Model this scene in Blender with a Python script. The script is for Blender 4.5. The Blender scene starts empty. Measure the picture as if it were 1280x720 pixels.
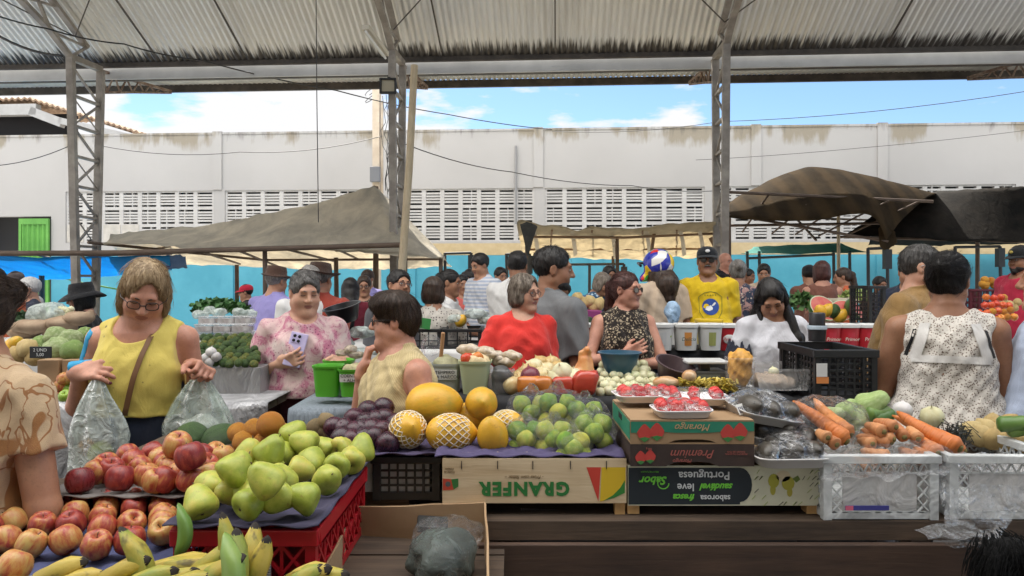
import bpy, bmesh, math, random
import numpy as np
from mathutils import Vector, Matrix, Euler
R_ = math.radians
random.seed(11); RNG = np.random.default_rng(5)
SC = bpy.context.scene; COL = SC.collection
# ---------------------------------------------------------------- camera
CAMZ, FPX = 1.5, 900.0
cam = bpy.data.cameras.new('camera'); camo = bpy.data.objects.new('camera', cam); COL.objects.link(camo)
camo.location = (0, 0, CAMZ); camo.rotation_euler = (R_(90), 0, 0)
cam.sensor_width = 36; cam.lens = 36*FPX/1280; cam.shift_y = -10/1280
cam.clip_start = 0.05; cam.clip_end = 2000
SC.camera = camo
# ---------------------------------------------------------------- sky, sun, exposure
SUN_EL, SUN_ROT = R_(51), R_(-24)          # beyond the white building, a little to the left
w = bpy.data.worlds.new('World'); SC.world = w; w.use_nodes = True
nt = w.node_tree; N = nt.nodes; L = nt.links
bg = N['Background']; bg.inputs[1].default_value = 0.09
sky = N.new('ShaderNodeTexSky'); sky.sky_type = 'NISHITA'; sky.sun_disc = False
sky.sun_elevation = SUN_EL; sky.sun_rotation = SUN_ROT; sky.altitude = 200; sky.dust_density = .3; sky.ozone_density = 1.6
def wmath(op, a, b=None, c=None, clamp=False):
    n = N.new('ShaderNodeMath'); n.operation = op; n.use_clamp = clamp
    for i, v in enumerate((a, b, c)):
        if v is None: continue
        if isinstance(v, bpy.types.NodeSocket): L.new(v, n.inputs[i])
        else: n.inputs[i].default_value = v
    return n.outputs[0]
tc = N.new('ShaderNodeTexCoord'); mp = N.new('ShaderNodeMapping'); mp.inputs['Scale'].default_value = (2.6, 2.6, 9.0)
mp.inputs['Location'].default_value = (0.35, 0.0, 0.2)
nz = N.new('ShaderNodeTexNoise'); nz.inputs['Scale'].default_value = 2.3; nz.inputs['Detail'].default_value = 9; nz.inputs['Roughness'].default_value = .55
sx = N.new('ShaderNodeSeparateXYZ'); L.new(tc.outputs['Generated'], mp.inputs[0]); L.new(mp.outputs[0], nz.inputs[0]); L.new(tc.outputs['Generated'], sx.inputs[0])
high = wmath('MULTIPLY_ADD', sx.outputs[2], 3.0, -1.05, True)               # unseen overhead cloud, added and brightened for soft fill light
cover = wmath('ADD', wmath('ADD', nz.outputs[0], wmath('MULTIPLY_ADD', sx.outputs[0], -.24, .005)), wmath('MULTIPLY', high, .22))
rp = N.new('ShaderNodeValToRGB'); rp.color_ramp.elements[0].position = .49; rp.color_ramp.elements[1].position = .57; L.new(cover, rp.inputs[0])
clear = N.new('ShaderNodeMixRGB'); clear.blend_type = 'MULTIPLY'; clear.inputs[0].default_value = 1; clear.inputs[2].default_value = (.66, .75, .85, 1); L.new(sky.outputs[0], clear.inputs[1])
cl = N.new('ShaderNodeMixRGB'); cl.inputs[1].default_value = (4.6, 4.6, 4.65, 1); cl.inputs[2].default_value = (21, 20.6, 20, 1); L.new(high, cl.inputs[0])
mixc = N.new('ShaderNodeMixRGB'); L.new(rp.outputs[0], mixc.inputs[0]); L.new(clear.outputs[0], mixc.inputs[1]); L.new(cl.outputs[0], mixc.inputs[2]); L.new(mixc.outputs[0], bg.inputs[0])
sl = bpy.data.lights.new('sun', 'SUN'); slo = bpy.data.objects.new('sun', sl); COL.objects.link(slo)
sl.energy = 5.0; sl.angle = R_(.53); sl.color = (1, .95, .87)
sdir = Vector((math.sin(SUN_ROT)*math.cos(SUN_EL), math.cos(SUN_ROT)*math.cos(SUN_EL), math.sin(SUN_EL)))
slo.rotation_euler = sdir.to_track_quat('Z', 'Y').to_euler(); slo.location = (-10, 30, 40)
VS = SC.view_settings; VS.view_transform = 'Standard'; VS.look = 'None'; VS.gamma = 1; VS.exposure = 1.27

cy = SC.cycles; cy.use_denoising = True; cy.max_bounces = 8; cy.diffuse_bounces = 5; cy.glossy_bounces = 3
cy.transmission_bounces = 4; cy.transparent_max_bounces = 16; cy.caustics_reflective = False; cy.caustics_refractive = False
cy.sample_clamp_indirect = 8; cy.use_adaptive_sampling = True; cy.adaptive_threshold = .015
# ---------------------------------------------------------------- placing helpers
def P(px, py, d): return Vector(((px-640)/FPX*d, d, CAMZ-(py-350)/FPX*d))
YAW = R_(3.6); CY, SY = math.cos(YAW), math.sin(YAW)
def MU(px, v):                      # market axes: u along the wall, v away from the camera
    t = (px-640)/FPX; return v*(t*CY-SY)/(CY+t*SY)
def MW(px, py, v):
    u = MU(px, v); y = -u*SY+v*CY; return Vector((u, v, CAMZ-(py-350)/FPX*y))
def world_uv(u, v, z): return Vector((u*CY+v*SY, -u*SY+v*CY, z))
# ---------------------------------------------------------------- objects
def link(o): COL.objects.link(o); return o
def tag(o, label=None, cat=None, group=None, kind=None):
    if label: o['label'] = label
    if cat: o['category'] = cat
    if group: o['group'] = group
    if kind: o['kind'] = kind
    return o
def empty(name, loc=(0, 0, 0), rz=0, label=None, cat=None, group=None):
    o = bpy.data.objects.new(name, None); o.location = loc; o.rotation_euler = (0, 0, rz); o.empty_display_size = .05
    link(o); tag(o, label, cat, group); return o
def mobj(name, me, mats=None, parent=None, loc=None, rot=None, scale=None):
    if mats is not None and not me.materials:
        for m in (mats if isinstance(mats, (list, tuple)) else [mats]): me.materials.append(m)
    o = bpy.data.objects.new(name, me); link(o)
    if parent: o.parent = parent
    if loc is not None: o.location = loc
    if rot is not None: o.rotation_euler = rot
    if scale is not None: o.scale = scale if hasattr(scale, '__len__') else (scale,)*3
    return o
def copyo(o, parent=None):
    c = o.copy(); link(c)
    if parent: c.parent = parent
    return c
def copy_tree(o, parent=None):
    c = copyo(o, parent)
    for ch in list(o.children): copy_tree(ch, c)
    return c
class MB:                            # collects geometry into one mesh
    def __init__(s): s.v = []; s.f = []; s.m = []
    def quadstrip(s, rows, closed=False, mi=0, flip=False):
        b = len(s.v); n = len(rows[0])
        for r in rows: s.v += [tuple(p) for p in r]
        for i in range(len(rows)-1):
            for j in range(n if closed else n-1):
                k = (j+1) % n; q = (b+i*n+j, b+i*n+k, b+(i+1)*n+k, b+(i+1)*n+j)
                s.f.append(q[::-1] if flip else q); s.m.append(mi)
        return b
    def face(s, pts, mi=0):
        b = len(s.v); s.v += [tuple(p) for p in pts]; s.f.append(tuple(range(b, b+len(pts)))); s.m.append(mi)
    def box(s, x0, x1, y0, y1, z0, z1, mi=0, M=None):
        c = [(x0, y0, z0), (x1, y0, z0), (x1, y1, z0), (x0, y1, z0), (x0, y0, z1), (x1, y0, z1), (x1, y1, z1), (x0, y1, z1)]
        if M is not None: c = [tuple(M @ Vector(p)) for p in c]
        b = len(s.v); s.v += c
        for q in ((3, 2, 1, 0), (4, 5, 6, 7), (0, 1, 5, 4), (1, 2, 6, 5), (2, 3, 7, 6), (3, 0, 4, 7)):
            s.f.append(tuple(b+i for i in q)); s.m.append(mi)
    def bar(s, p, q, w, h=None, mi=0, up=(0, 0, 1)):
        p, q = Vector(p), Vector(q); h = h or w; d = (q-p); ln = d.length
        if ln < 1e-6: return
        d.normalize(); upv = Vector(up)
        if abs(d.dot(upv)) > .98: upv = Vector((0, 1, 0))
        a = d.cross(upv).normalized(); b_ = a.cross(d).normalized()
        M = Matrix((a, d, b_)).transposed().to_4x4(); M.translation = p
        s.box(-w/2, w/2, 0, ln, -h/2, h/2, mi, M)
    def tube(s, pts, r, n=8, mi=0, cap=True):
        pts = [Vector(p) for p in pts]; m = len(pts); rr = r if hasattr(r, '__len__') else [r]*m
        t0 = (pts[1]-pts[0]).normalized(); a = t0.orthogonal().normalized(); rows = []
        for i in range(m):
            t = (pts[min(i+1, m-1)]-pts[max(i-1, 0)]).normalized()
            a = (a-t*a.dot(t))
            a = a.normalized() if a.length > 1e-6 else t.orthogonal().normalized()
            b_ = t.cross(a)
            rows.append([pts[i]+(a*math.cos(k*2*math.pi/n)+b_*math.sin(k*2*math.pi/n))*rr[i] for k in range(n)])
        s.quadstrip(rows, True, mi, flip=False)
        if cap: s.face(rows[0][::-1], mi); s.face(rows[-1], mi)
    def lathe(s, prof, n=24, mi=0, M=None, sq=0):
        rows = []
        for r, z in prof:
            row = []
            for k in range(n):
                a = k*2*math.pi/n; ca, sa = math.cos(a), math.sin(a)
                if sq:   # rounded square
                    e = 2/(2+sq); x = math.copysign(abs(ca)**e, ca)*r; y = math.copysign(abs(sa)**e, sa)*r
                else: x, y = ca*r, sa*r
                p = Vector((x, y, z)); row.append(M @ p if M is not None else p)
            rows.append(row)
        s.quadstrip(rows, True, mi)
    def ell(s, c, r, n=12, m=8, mi=0, rot=None):
        c = Vector(c); rows = []
        for i in range(m+1):
            t = math.pi*(i/m-.5); rr = max(math.cos(t), 1e-3)
            row = []
            for k in range(n):
                a = 2*math.pi*k/n; q = Vector((r[0]*rr*math.cos(a), r[1]*rr*math.sin(a), r[2]*math.sin(t)))
                row.append(c+(rot @ q if rot is not None else q))
            rows.append(row)
        s.quadstrip(rows, True, mi)
    def mesh(s, name='mesh', smooth=False, bevel=0):
        me = bpy.data.meshes.new(name); me.from_pydata(s.v, [], s.f); me.polygons.foreach_set('material_index', s.m)
        if bevel:
            bm = bmesh.new(); bm.from_mesh(me)
            bmesh.ops.remove_doubles(bm, verts=bm.verts, dist=1e-5)
            es = [e for e in bm.edges if len(e.link_faces) == 2 and e.calc_face_angle(0) > .6]
            bmesh.ops.bevel(bm, geom=es, offset=bevel, segments=2, affect='EDGES', profile=.5, clamp_overlap=True)
            bm.to_mesh(me); bm.free()
        if smooth: me.polygons.foreach_set('use_smooth', [True]*len(me.polygons))
        me.update(); return me
    def build(s, name, mats, parent=None, loc=None, rot=None, smooth=False, bevel=0):
        return mobj(name, s.mesh(name, smooth, bevel), mats, parent, loc, rot)
def smooth_angle(me, ang=.7):
    bm = bmesh.new(); bm.from_mesh(me)
    for f in bm.faces: f.smooth = True
    for e in bm.edges:
        if len(e.link_faces) == 2 and e.calc_face_angle(0) > ang: e.smooth = False
    bm.to_mesh(me); bm.free(); return me
def vnoise(p, f=1.0, seed=0):        # cheap smooth noise from sines, on numpy arrays or floats
    rs = np.random.default_rng(seed); out = 0
    for i in range(4):
        k = rs.normal(size=3)*f*(1+.5*i); out = out+np.sin(p[0]*k[0]+p[1]*k[1]+p[2]*k[2]+rs.uniform(0, 6.28))/(1+.4*i)
    return out/2.4
def text_mesh(txt, size, bold=0.0, shear=0.0, depth=.0004, spacing=1.0, align='CENTER'):
    c = bpy.data.curves.new('lettering', 'FONT'); c.body = txt; c.size = size; c.offset = bold; c.shear = shear
    c.extrude = depth; c.space_character = spacing; c.align_x = align; c.align_y = 'CENTER'; c.resolution_u = 3
    o = bpy.data.objects.new('tmp_text', c); link(o); bpy.context.view_layer.update()
    me = bpy.data.meshes.new_from_object(o.evaluated_get(bpy.context.evaluated_depsgraph_get()))
    bpy.data.objects.remove(o); bpy.data.curves.remove(c); return me
def lettering(txt, size, mat, parent, loc, rot, **k):
    me = text_mesh(txt, size, **k); return mobj('lettering', me, mat, parent, loc, rot)
# ---------------------------------------------------------------- materials
class NT:
    def __init__(s, m): s.t = m.node_tree; s.n = s.t.nodes; s.l = s.t.links
    def new(s, ty, **k):
        n = s.n.new(ty)
        for a, b in k.items():
            if isinstance(a, str) and hasattr(n, a): setattr(n, a, b)
        return n
    def put(s, sock, v):
        if isinstance(v, bpy.types.NodeSocket): s.l.new(v, sock)
        elif v is not None:
            if sock.type == 'RGBA' and len(v) == 3: v = (*v, 1)
            sock.default_value = v
    def coord(s, kind='Object', scale=(1, 1, 1), loc=(0, 0, 0), rot=(0, 0, 0)):
        a = s.new('ShaderNodeTexCoord'); b = s.new('ShaderNodeMapping'); s.l.new(a.outputs[kind], b.inputs[0])
        b.inputs['Scale'].default_value = scale if hasattr(scale, '__len__') else (scale,)*3
        b.inputs['Location'].default_value = loc; b.inputs['Rotation'].default_value = rot; return b.outputs[0]
    def noise(s, vec, scale=5, detail=4, rough=.5, dist=0):
        n = s.new('ShaderNodeTexNoise'); s.put(n.inputs['Vector'], vec); n.inputs['Scale'].default_value = scale
        n.inputs['Detail'].default_value = detail; n.inputs['Roughness'].default_value = rough; n.inputs['Distortion'].default_value = dist
        return n.outputs[0]
    def vor(s, vec, scale=5, feature='F1', out='Distance', rand=1):
        n = s.new('ShaderNodeTexVoronoi'); n.feature = feature; s.put(n.inputs['Vector'], vec); n.inputs['Scale'].default_value = scale
        n.inputs['Randomness'].default_value = rand; return n.outputs[out]
    def wave(s, vec, scale=5, dist=0, dscale=1, direc='X', prof='SIN', detail=2):
        n = s.new('ShaderNodeTexWave'); n.bands_direction = direc; n.wave_profile = prof; s.put(n.inputs['Vector'], vec)
        n.inputs['Scale'].default_value = scale; n.inputs['Distortion'].default_value = dist; n.inputs['Detail Scale'].default_value = dscale
        n.inputs['Detail'].default_value = detail; return n.outputs[1]
    def ramp(s, fac, stops, interp='LINEAR'):
        n = s.new('ShaderNodeValToRGB'); s.put(n.inputs[0], fac); cr = n.color_ramp; cr.interpolation = interp
        while len(cr.elements) < len(stops): cr.elements.new(.5)
        for e, (p, c) in zip(cr.elements, stops):
            e.position = p; c = (c, c, c) if not hasattr(c, '__len__') else c; e.color = (*c, 1) if len(c) == 3 else c
        return n.outputs[0]
    def mix(s, fac, a, b, mode='MIX'):
        n = s.new('ShaderNodeMixRGB'); n.blend_type = mode; s.put(n.inputs[0], fac); s.put(n.inputs[1], a); s.put(n.inputs[2], b); return n.outputs[0]
    def math(s, op, a, b=0, clamp=False):
        n = s.new('ShaderNodeMath'); n.operation = op; n.use_clamp = clamp; s.put(n.inputs[0], a); s.put(n.inputs[1], b); return n.outputs[0]
    def sep(s, vec):
        n = s.new('ShaderNodeSeparateXYZ'); s.put(n.inputs[0], vec); return n.outputs
    def bump(s, h, strength=.3, dist=.01):
        n = s.new('ShaderNodeBump'); s.put(n.inputs['Height'], h); n.inputs['Strength'].default_value = strength; n.inputs['Distance'].default_value = dist
        return n.outputs[0]
    def rnd(s): return s.new('ShaderNodeObjectInfo').outputs['Random']
MATS = {}
def mat(name, color=(.5, .5, .5), rough=.6, fn=None, metal=0, spec=.5, sss=0, trans=0, alpha=1, sheen=0, coat=0, translucent=0):
    """principled material; fn(nt) returns a dict of sockets: color, rough, normal, alpha"""
    if name in MATS: return MATS[name]
    m = bpy.data.materials.new(name); m.use_nodes = True; MATS[name] = m; t = NT(m)
    b = m.node_tree.nodes['Principled BSDF']; out = m.node_tree.nodes['Material Output']
    d = fn(t) if fn else {}
    t.put(b.inputs['Base Color'], d.get('color', color)); t.put(b.inputs['Roughness'], d.get('rough', rough))
    b.inputs['Metallic'].default_value = metal; b.inputs['Specular IOR Level'].default_value = spec
    if sss: b.inputs['Subsurface Weight'].default_value = sss; b.inputs['Subsurface Radius'].default_value = (.012, .005, .003); b.inputs['Subsurface Scale'].default_value = 1
    if trans: b.inputs['Transmission Weight'].default_value = trans
    if sheen: b.inputs['Sheen Weight'].default_value = sheen
    if coat: b.inputs['Coat Weight'].default_value = coat; b.inputs['Coat Roughness'].default_value = .1
    if 'normal' in d: t.put(b.inputs['Normal'], d['normal'])
    t.put(b.inputs['Alpha'], d.get('alpha', alpha))
    if translucent:
        tr = t.new('ShaderNodeBsdfTranslucent'); t.put(tr.inputs[0], d.get('tcolor', d.get('color', color))); ms = t.new('ShaderNodeMixShader')
        ms.inputs[0].default_value = translucent; t.l.new(b.outputs[0], ms.inputs[1]); t.l.new(tr.outputs[0], ms.inputs[2]); t.l.new(ms.outputs[0], out.inputs[0])
    return m
def clear_plastic(name, tint=(1, 1, 1), body=.12, rough=.12, wrinkle=30, col=(.9, .9, .9)):
    if name in MATS: return MATS[name]
    m = bpy.data.materials.new(name); m.use_nodes = True; MATS[name] = m; t = NT(m); t.n.clear()
    out = t.new('ShaderNodeOutputMaterial'); tr = t.new('ShaderNodeBsdfTransparent'); tr.inputs[0].default_value = (*tint, 1)
    g = t.new('ShaderNodeBsdfGlossy'); g.inputs['Roughness'].default_value = rough; df = t.new('ShaderNodeBsdfDiffuse'); df.inputs[0].default_value = (*col, 1)
    c = t.coord('Object'); h = t.noise(c, wrinkle, 4, .6, .8); nrm = t.bump(h, .9, .02)
    t.put(g.inputs['Normal'], nrm); t.put(df.inputs['Normal'], nrm)
    lw = t.new('ShaderNodeLayerWeight'); lw.inputs[0].default_value = .25; t.put(lw.inputs['Normal'], nrm)
    m1 = t.new('ShaderNodeMixShader'); f1 = t.math('MULTIPLY_ADD', t.ramp(h, [(.45, 0), (.75, 1)]), body*1.5); t.n[-1].inputs[2].default_value = body
    t.put(m1.inputs[0], f1); t.l.new(tr.outputs[0], m1.inputs[1]); t.l.new(df.outputs[0], m1.inputs[2])
    m2 = t.new('ShaderNodeMixShader'); f2 = t.math('MULTIPLY', t.math('MULTIPLY', lw.outputs['Fresnel'], .8), t.ramp(h, [(.40, .10), (.60, 1)]))
    t.put(m2.inputs[0], f2); t.l.new(m1.outputs[0], m2.inputs[1]); t.l.new(g.outputs[0], m2.inputs[2]); t.l.new(m2.outputs[0], out.inputs[0])
    return m
def wood(name, c1, c2, scale=1.0, rough=.75, axis='X'):
    def fn(t):
        sc = {'X': (1.5, 22, 22), 'Y': (22, 1.5, 22), 'Z': (22, 22, 1.5)}[axis]
        c = t.coord('Object', tuple(x*scale for x in sc)); n = t.noise(c, 1.6, 6, .65, .6); n2 = t.noise(t.coord('Object', 4*scale), 1.5, 3)
        col = t.mix(.35, t.ramp(n, [(.3, c1), (.7, c2)]), t.ramp(n2, [(.3, c1), (.7, c2)]))
        return dict(color=col, normal=t.bump(n, .4, .004))
    return mat(name, rough=rough, fn=fn)
def dirty(name, c1, c2, scale=6, rough=.6, lo=.4, hi=.7, bump=.15, **k):
    def fn(t):
        n = t.noise(t.coord('Object'), scale, 6, .6); return dict(color=t.ramp(n, [(lo, c1), (hi, c2)]), normal=t.bump(n, bump, .01))
    return mat(name, rough=rough, fn=fn, **k)
# ---------------------------------------------------------------- distance fields -> continuous bodies
def _v(a): return np.asarray(a, dtype=np.float32)
def q_ell(c, r, Rm=None, infl=0):
    c, r = _v(c), _v(r)+infl; hs = 1.0; Ri = None
    if Rm is not None: A = np.asarray(Rm, dtype=np.float32); hs = float(np.linalg.det(A))**(1/3); Ri = A.T/hs**2      # a scaled rotation scales the shape
    def fn(X, Y, Z):
        x, y, z = X-c[0], Y-c[1], Z-c[2]
        if Ri is not None: x, y, z = (Ri[i, 0]*x+Ri[i, 1]*y+Ri[i, 2]*z for i in range(3))
        k0 = np.sqrt((x/r[0])**2+(y/r[1])**2+(z/r[2])**2); k1 = np.sqrt((x/r[0]**2)**2+(y/r[1]**2)**2+(z/r[2]**2)**2)+1e-9
        return k0*(k0-1)/k1*hs
    m = r.max()*hs if Rm is not None else r
    return fn, c-m, c+m
def q_cone(a, b, r1, r2=None, infl=0):
    a, b = _v(a), _v(b); r2 = r1 if r2 is None else r2; r1 += infl; r2 += infl; ba = b-a; l2 = float(ba@ba)+1e-12
    def fn(X, Y, Z):
        x, y, z = X-a[0], Y-a[1], Z-a[2]; h = np.clip((x*ba[0]+y*ba[1]+z*ba[2])/l2, 0, 1)
        return np.sqrt((x-h*ba[0])**2+(y-h*ba[1])**2+(z-h*ba[2])**2)-(r1+(r2-r1)*h)
    m = max(r1, r2); return fn, np.minimum(a, b)-m, np.maximum(a, b)+m
def q_plane(p, n):                  # negative on the side the normal points away from
    p, n = _v(p), _v(n)/np.linalg.norm(n)
    return (lambda X, Y, Z: (X-p[0])*n[0]+(Y-p[1])*n[1]+(Z-p[2])*n[2]), None, None
HS = .90
def hcone(H, a, b, r1, r2=None): return q_cone(H(a), H(b), r1*HS, (r1 if r2 is None else r2)*HS)
class Field:
    def __init__(s): s.ops = []
    def add(s, q, k=.02): s.ops.append(('a', q, k)); return s
    def sub(s, q, k=.008): s.ops.append(('s', q, k)); return s
    def cut(s, q, k=.004): s.ops.append(('i', q, k)); return s
    def warp(s, fn): s.ops.append(('w', fn, 0)); return s
    def mesh(s, name, h, matfn=None, lo=None, hi=None):
        los = [q[1] for o, q, k in s.ops if o == 'a']; his = [q[2] for o, q, k in s.ops if o == 'a']
        lo_ = np.min(los, 0)-3*h-.01; hi_ = np.max(his, 0)+3*h+.01
        if lo is not None: lo_ = np.maximum(lo_, lo)
        if hi is not None: hi_ = np.minimum(hi_, hi)
        n = np.ceil((hi_-lo_)/h).astype(int)+1; ax = [(lo_[i]+h*np.arange(n[i])).astype(np.float32) for i in range(3)]
        F = np.full(n, .15, np.float32)
        def win(a, b, pad):
            if a is None: return tuple(slice(0, m) for m in n)
            i0 = np.clip(np.floor((a-pad-lo_)/h).astype(int), 0, n); i1 = np.clip(np.ceil((b+pad-lo_)/h).astype(int)+1, 0, n)
            return tuple(slice(i0[i], i1[i]) for i in range(3))
        for o, q, k in s.ops:
            if o == 'w':
                X, Y, Z = ax[0][:, None, None], ax[1][None, :, None], ax[2][None, None, :]
                F += q(X, Y, Z).astype(np.float32)*(np.abs(F) < .06); continue
            W = win(q[1], q[2], k+2*h+.02)
            X, Y, Z = ax[0][W[0]][:, None, None], ax[1][W[1]][None, :, None], ax[2][W[2]][None, None, :]
            A = F[W]
            if A.size == 0: continue
            d = np.broadcast_to(q[0](X, Y, Z), A.shape)
            if o == 'a': hh = np.maximum(k-np.abs(A-d), 0)/max(k, 1e-6); F[W] = np.minimum(A, d)-hh*hh*k*.25
            else:
                d = -d if o == 's' else d; hh = np.maximum(k-np.abs(A-d), 0)/max(k, 1e-6); F[W] = np.maximum(A, d)+hh*hh*k*.25
        F[0], F[-1], F[:, 0], F[:, -1], F[:, :, 0], F[:, :, -1] = (np.maximum(F[0], .01), np.maximum(F[-1], .01), np.maximum(F[:, 0], .01),
            np.maximum(F[:, -1], .01), np.maximum(F[:, :, 0], .01), np.maximum(F[:, :, -1], .01))
        V, Q = surface_nets(F); V = V*h+lo_
        me = bpy.data.meshes.new(name); me.vertices.add(len(V)); me.vertices.foreach_set('co', V.astype(np.float32).ravel())
        me.loops.add(len(Q)*4); me.loops.foreach_set('vertex_index', Q.ravel().astype(np.int32)); me.polygons.add(len(Q))
        me.polygons.foreach_set('loop_start', np.arange(0, len(Q)*4, 4, dtype=np.int32)); me.polygons.foreach_set('use_smooth', np.ones(len(Q), bool))
        if matfn is not None and len(Q): me.polygons.foreach_set('material_index', matfn(V[Q].mean(1)).astype(np.int32))
        me.update(calc_edges=True); return me
def surface_nets(F):
    S = F < 0; n = np.array(F.shape)
    c = sum(S[i:n[0]-1+i, j:n[1]-1+j, k:n[2]-1+k].astype(np.int8) for i in (0, 1) for j in (0, 1) for k in (0, 1))
    act = (c > 0) & (c < 8); I = np.argwhere(act)
    if len(I) == 0: return np.zeros((0, 3)), np.zeros((0, 4), int)
    acc = np.zeros((len(I), 3)); cnt = np.zeros(len(I)); corners = [(i, j, k) for i in (0, 1) for j in (0, 1) for k in (0, 1)]
    val = {cc: F[I[:, 0]+cc[0], I[:, 1]+cc[1], I[:, 2]+cc[2]] for cc in corners}
    for a in corners:
        for ax in range(3):
            if a[ax]: continue
            b = list(a); b[ax] = 1; b = tuple(b); va, vb = val[a], val[b]; m = (va < 0) != (vb < 0)
            t = np.where(m, va/np.where(m, va-vb, 1), 0); p = np.tile(np.array(a, float), (len(I), 1)); p[:, ax] += t
            acc[m] += p[m]; cnt[m] += 1
    V = I+acc/cnt[:, None]; idx = np.full(act.shape, -1, np.int64); idx[act] = np.arange(len(I)); quads = []
    for ax in range(3):
        u, v = [(1, 2), (2, 0), (0, 1)][ax]
        sl0 = [slice(None)]*3; sl1 = [slice(None)]*3; sl0[ax] = slice(0, -1); sl1[ax] = slice(1, None)
        for s_ in (sl0, sl1):
            s_[u] = slice(1, -1); s_[v] = slice(1, -1)
        A, B = S[tuple(sl0)], S[tuple(sl1)]; E = np.argwhere(A != B)
        if len(E) == 0: continue
        fl = A[tuple(E.T)]; E = E.copy(); E[:, u] += 1; E[:, v] += 1
        def cell(du, dv):
            q = E.copy(); q[:, u] -= du; q[:, v] -= dv; return idx[q[:, 0], q[:, 1], q[:, 2]]
        q = np.stack([cell(1, 1), cell(0, 1), cell(0, 0), cell(1, 0)], 1); q[~fl] = q[~fl][:, ::-1]; quads.append(q)
    return V, np.concatenate(quads)
# ---------------------------------------------------------------- setting
def m_concrete(t):
    c = t.coord('Object'); n = t.noise(c, .6, 6, .6); n2 = t.noise(c, 9, 5, .65)
    return dict(color=t.mix(.5, t.ramp(n, [(.3, (.27, .26, .24)), (.7, (.44, .42, .39))]), t.ramp(n2, [(.3, (.25, .24, .225)), (.7, (.46, .44, .41))])), normal=t.bump(n2, .3, .01))
g = MB(); g.box(-300, 300, -120, 500, -.3, 0); tag(g.build('ground', mat('concrete', rough=.9, fn=m_concrete)), kind='structure')
g = MB(); g.box(-13, 13, -10.6, 8.2, 0, .03); tag(g.build('bounce_cut_floor', dirty('dark_floor', (.045, .042, .04), (.10, .095, .09), 1.2, .85), None, (0, 0, 0), (0, 0, -YAW)), kind='structure')  # dark slab added under the shed to cut bounced fill light
VW = 18.0
def m_wallwhite(t):
    c = t.coord('Object'); z = t.sep(c)[2]
    n = t.noise(t.coord('Object', (2.6, 1, .38)), 1.9, 7, .68); n2 = t.noise(t.coord('Object', (.5, 1, .5)), .8, 4, .6); fine = t.noise(c, 5, 5, .7)
    top = t.math('MULTIPLY_ADD', z, .95, True); t.n[-1].inputs[2].default_value = -4.10
    pt = t.ramp(t.noise(t.coord('Object', (.55, 1, .3)), 1.3, 4, .6), [(.42, .25), (.60, 1)]); st = t.math('MULTIPLY', t.math('MULTIPLY', t.math('MULTIPLY', top, t.math('ADD', n, .25)), 1.35), pt)
    col = t.mix(t.ramp(n2, [(.3, 0), (.7, .5)]), (.43, .42, .41), (.345, .335, .325))
    col = t.mix(t.ramp(st, [(.44, 0), (.66, .85)]), col, (.26, .225, .165)); col = t.mix(t.ramp(t.math('MULTIPLY', top, n), [(.43, 0), (.62, .85)]), col, (.13, .12, .11))
    col = t.mix(t.ramp(fine, [(.58, 0), (.78, .4)]), col, (.42, .40, .36))
    return dict(color=col, normal=t.bump(fine, .15, .02))
M_WALL = mat('white_limewash', rough=.9, fn=m_wallwhite)
M_BLUE = dirty('blue_paint', (.06, .31, .42), (.09, .38, .50), 1.3, .6)
M_BEIGE = dirty('beige_paint', (.50, .39, .22), (.60, .49, .30), 2.5, .85)
M_LATT = dirty('lattice_white', (.46, .45, .435), (.54, .53, .515), 3, .9)
M_SHADEIN = mat('interior_shade', (.035, .035, .04), .9)
bld = empty('white_building', (0, 0, 0), -YAW, 'long white building with lattice vents and a blue painted base behind the market', 'building')
ZL0, ZL1, ZT = 2.47, 3.80, 5.24
edges = [(82, 267), (281, 470), (484, 668), (681, 881), (895, 1075), (1090, 1270), (1285, 1465)]
wl = MB(); U0, U1 = MU(-700, VW), MU(1980, VW)
uo0, uo1 = MU(-60, VW), MU(64, VW)      # doorway
wl.box(U0, uo0, VW, VW+.25, 0, ZL0); wl.box(uo1, U1, VW, VW+.25, 0, ZL0); wl.box(U0, uo0, VW, VW+.25, ZL0, ZT)
wl.box(uo0, uo1, VW, VW+.25, 3.16, ZT); wl.box(uo1, U1, VW, VW+.25, ZL1, ZT)
pu = [uo1]+[x for e in edges for x in (MU(e[0], VW), MU(e[1], VW))]+[U1]
for a, b in zip(pu[0::2], pu[1::2]): wl.box(a, b, VW, VW+.25, ZL0, ZL1)
wl.build('wall', M_WALL, bld)
cp = MB(); cp.box(U0, U1, VW-.02, VW+.28, ZT, ZT+.05)
for px in (272, 673, 945, 1103): u = MU(px, VW); cp.box(u-.12, u+.12, VW-.035, VW+.28, ZL1+.02, ZT+.075)
cp.build('coping', M_WALL, bld)
d_ = MB(); d_.box(uo1+.02, U1, VW-.03, VW, 0, 2.12)
for px in (285, 512, 745, 1103): u = MU(px, VW); d_.box(u-.16, u+.16, VW-.07, VW-.03, 0, 2.11)
d_.build('painted_base', M_BLUE, bld)
d_ = MB(); d_.box(MU(380, VW), U1, VW-.02, VW, 2.125, 2.42); d_.build('beige_band', M_BEIGE, bld)
bk = MB(); bk.box(U0, U1, VW+1.2, VW+1.25, 0, ZT); bk.box(U0, U1, VW+.25, VW+1.2, ZT-.06, ZT); bk.build('room_shade_backing', mat('vent_shade', (.085, .085, .09), .9), bld)  # dark colour stands in for the shade behind the vents
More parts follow.
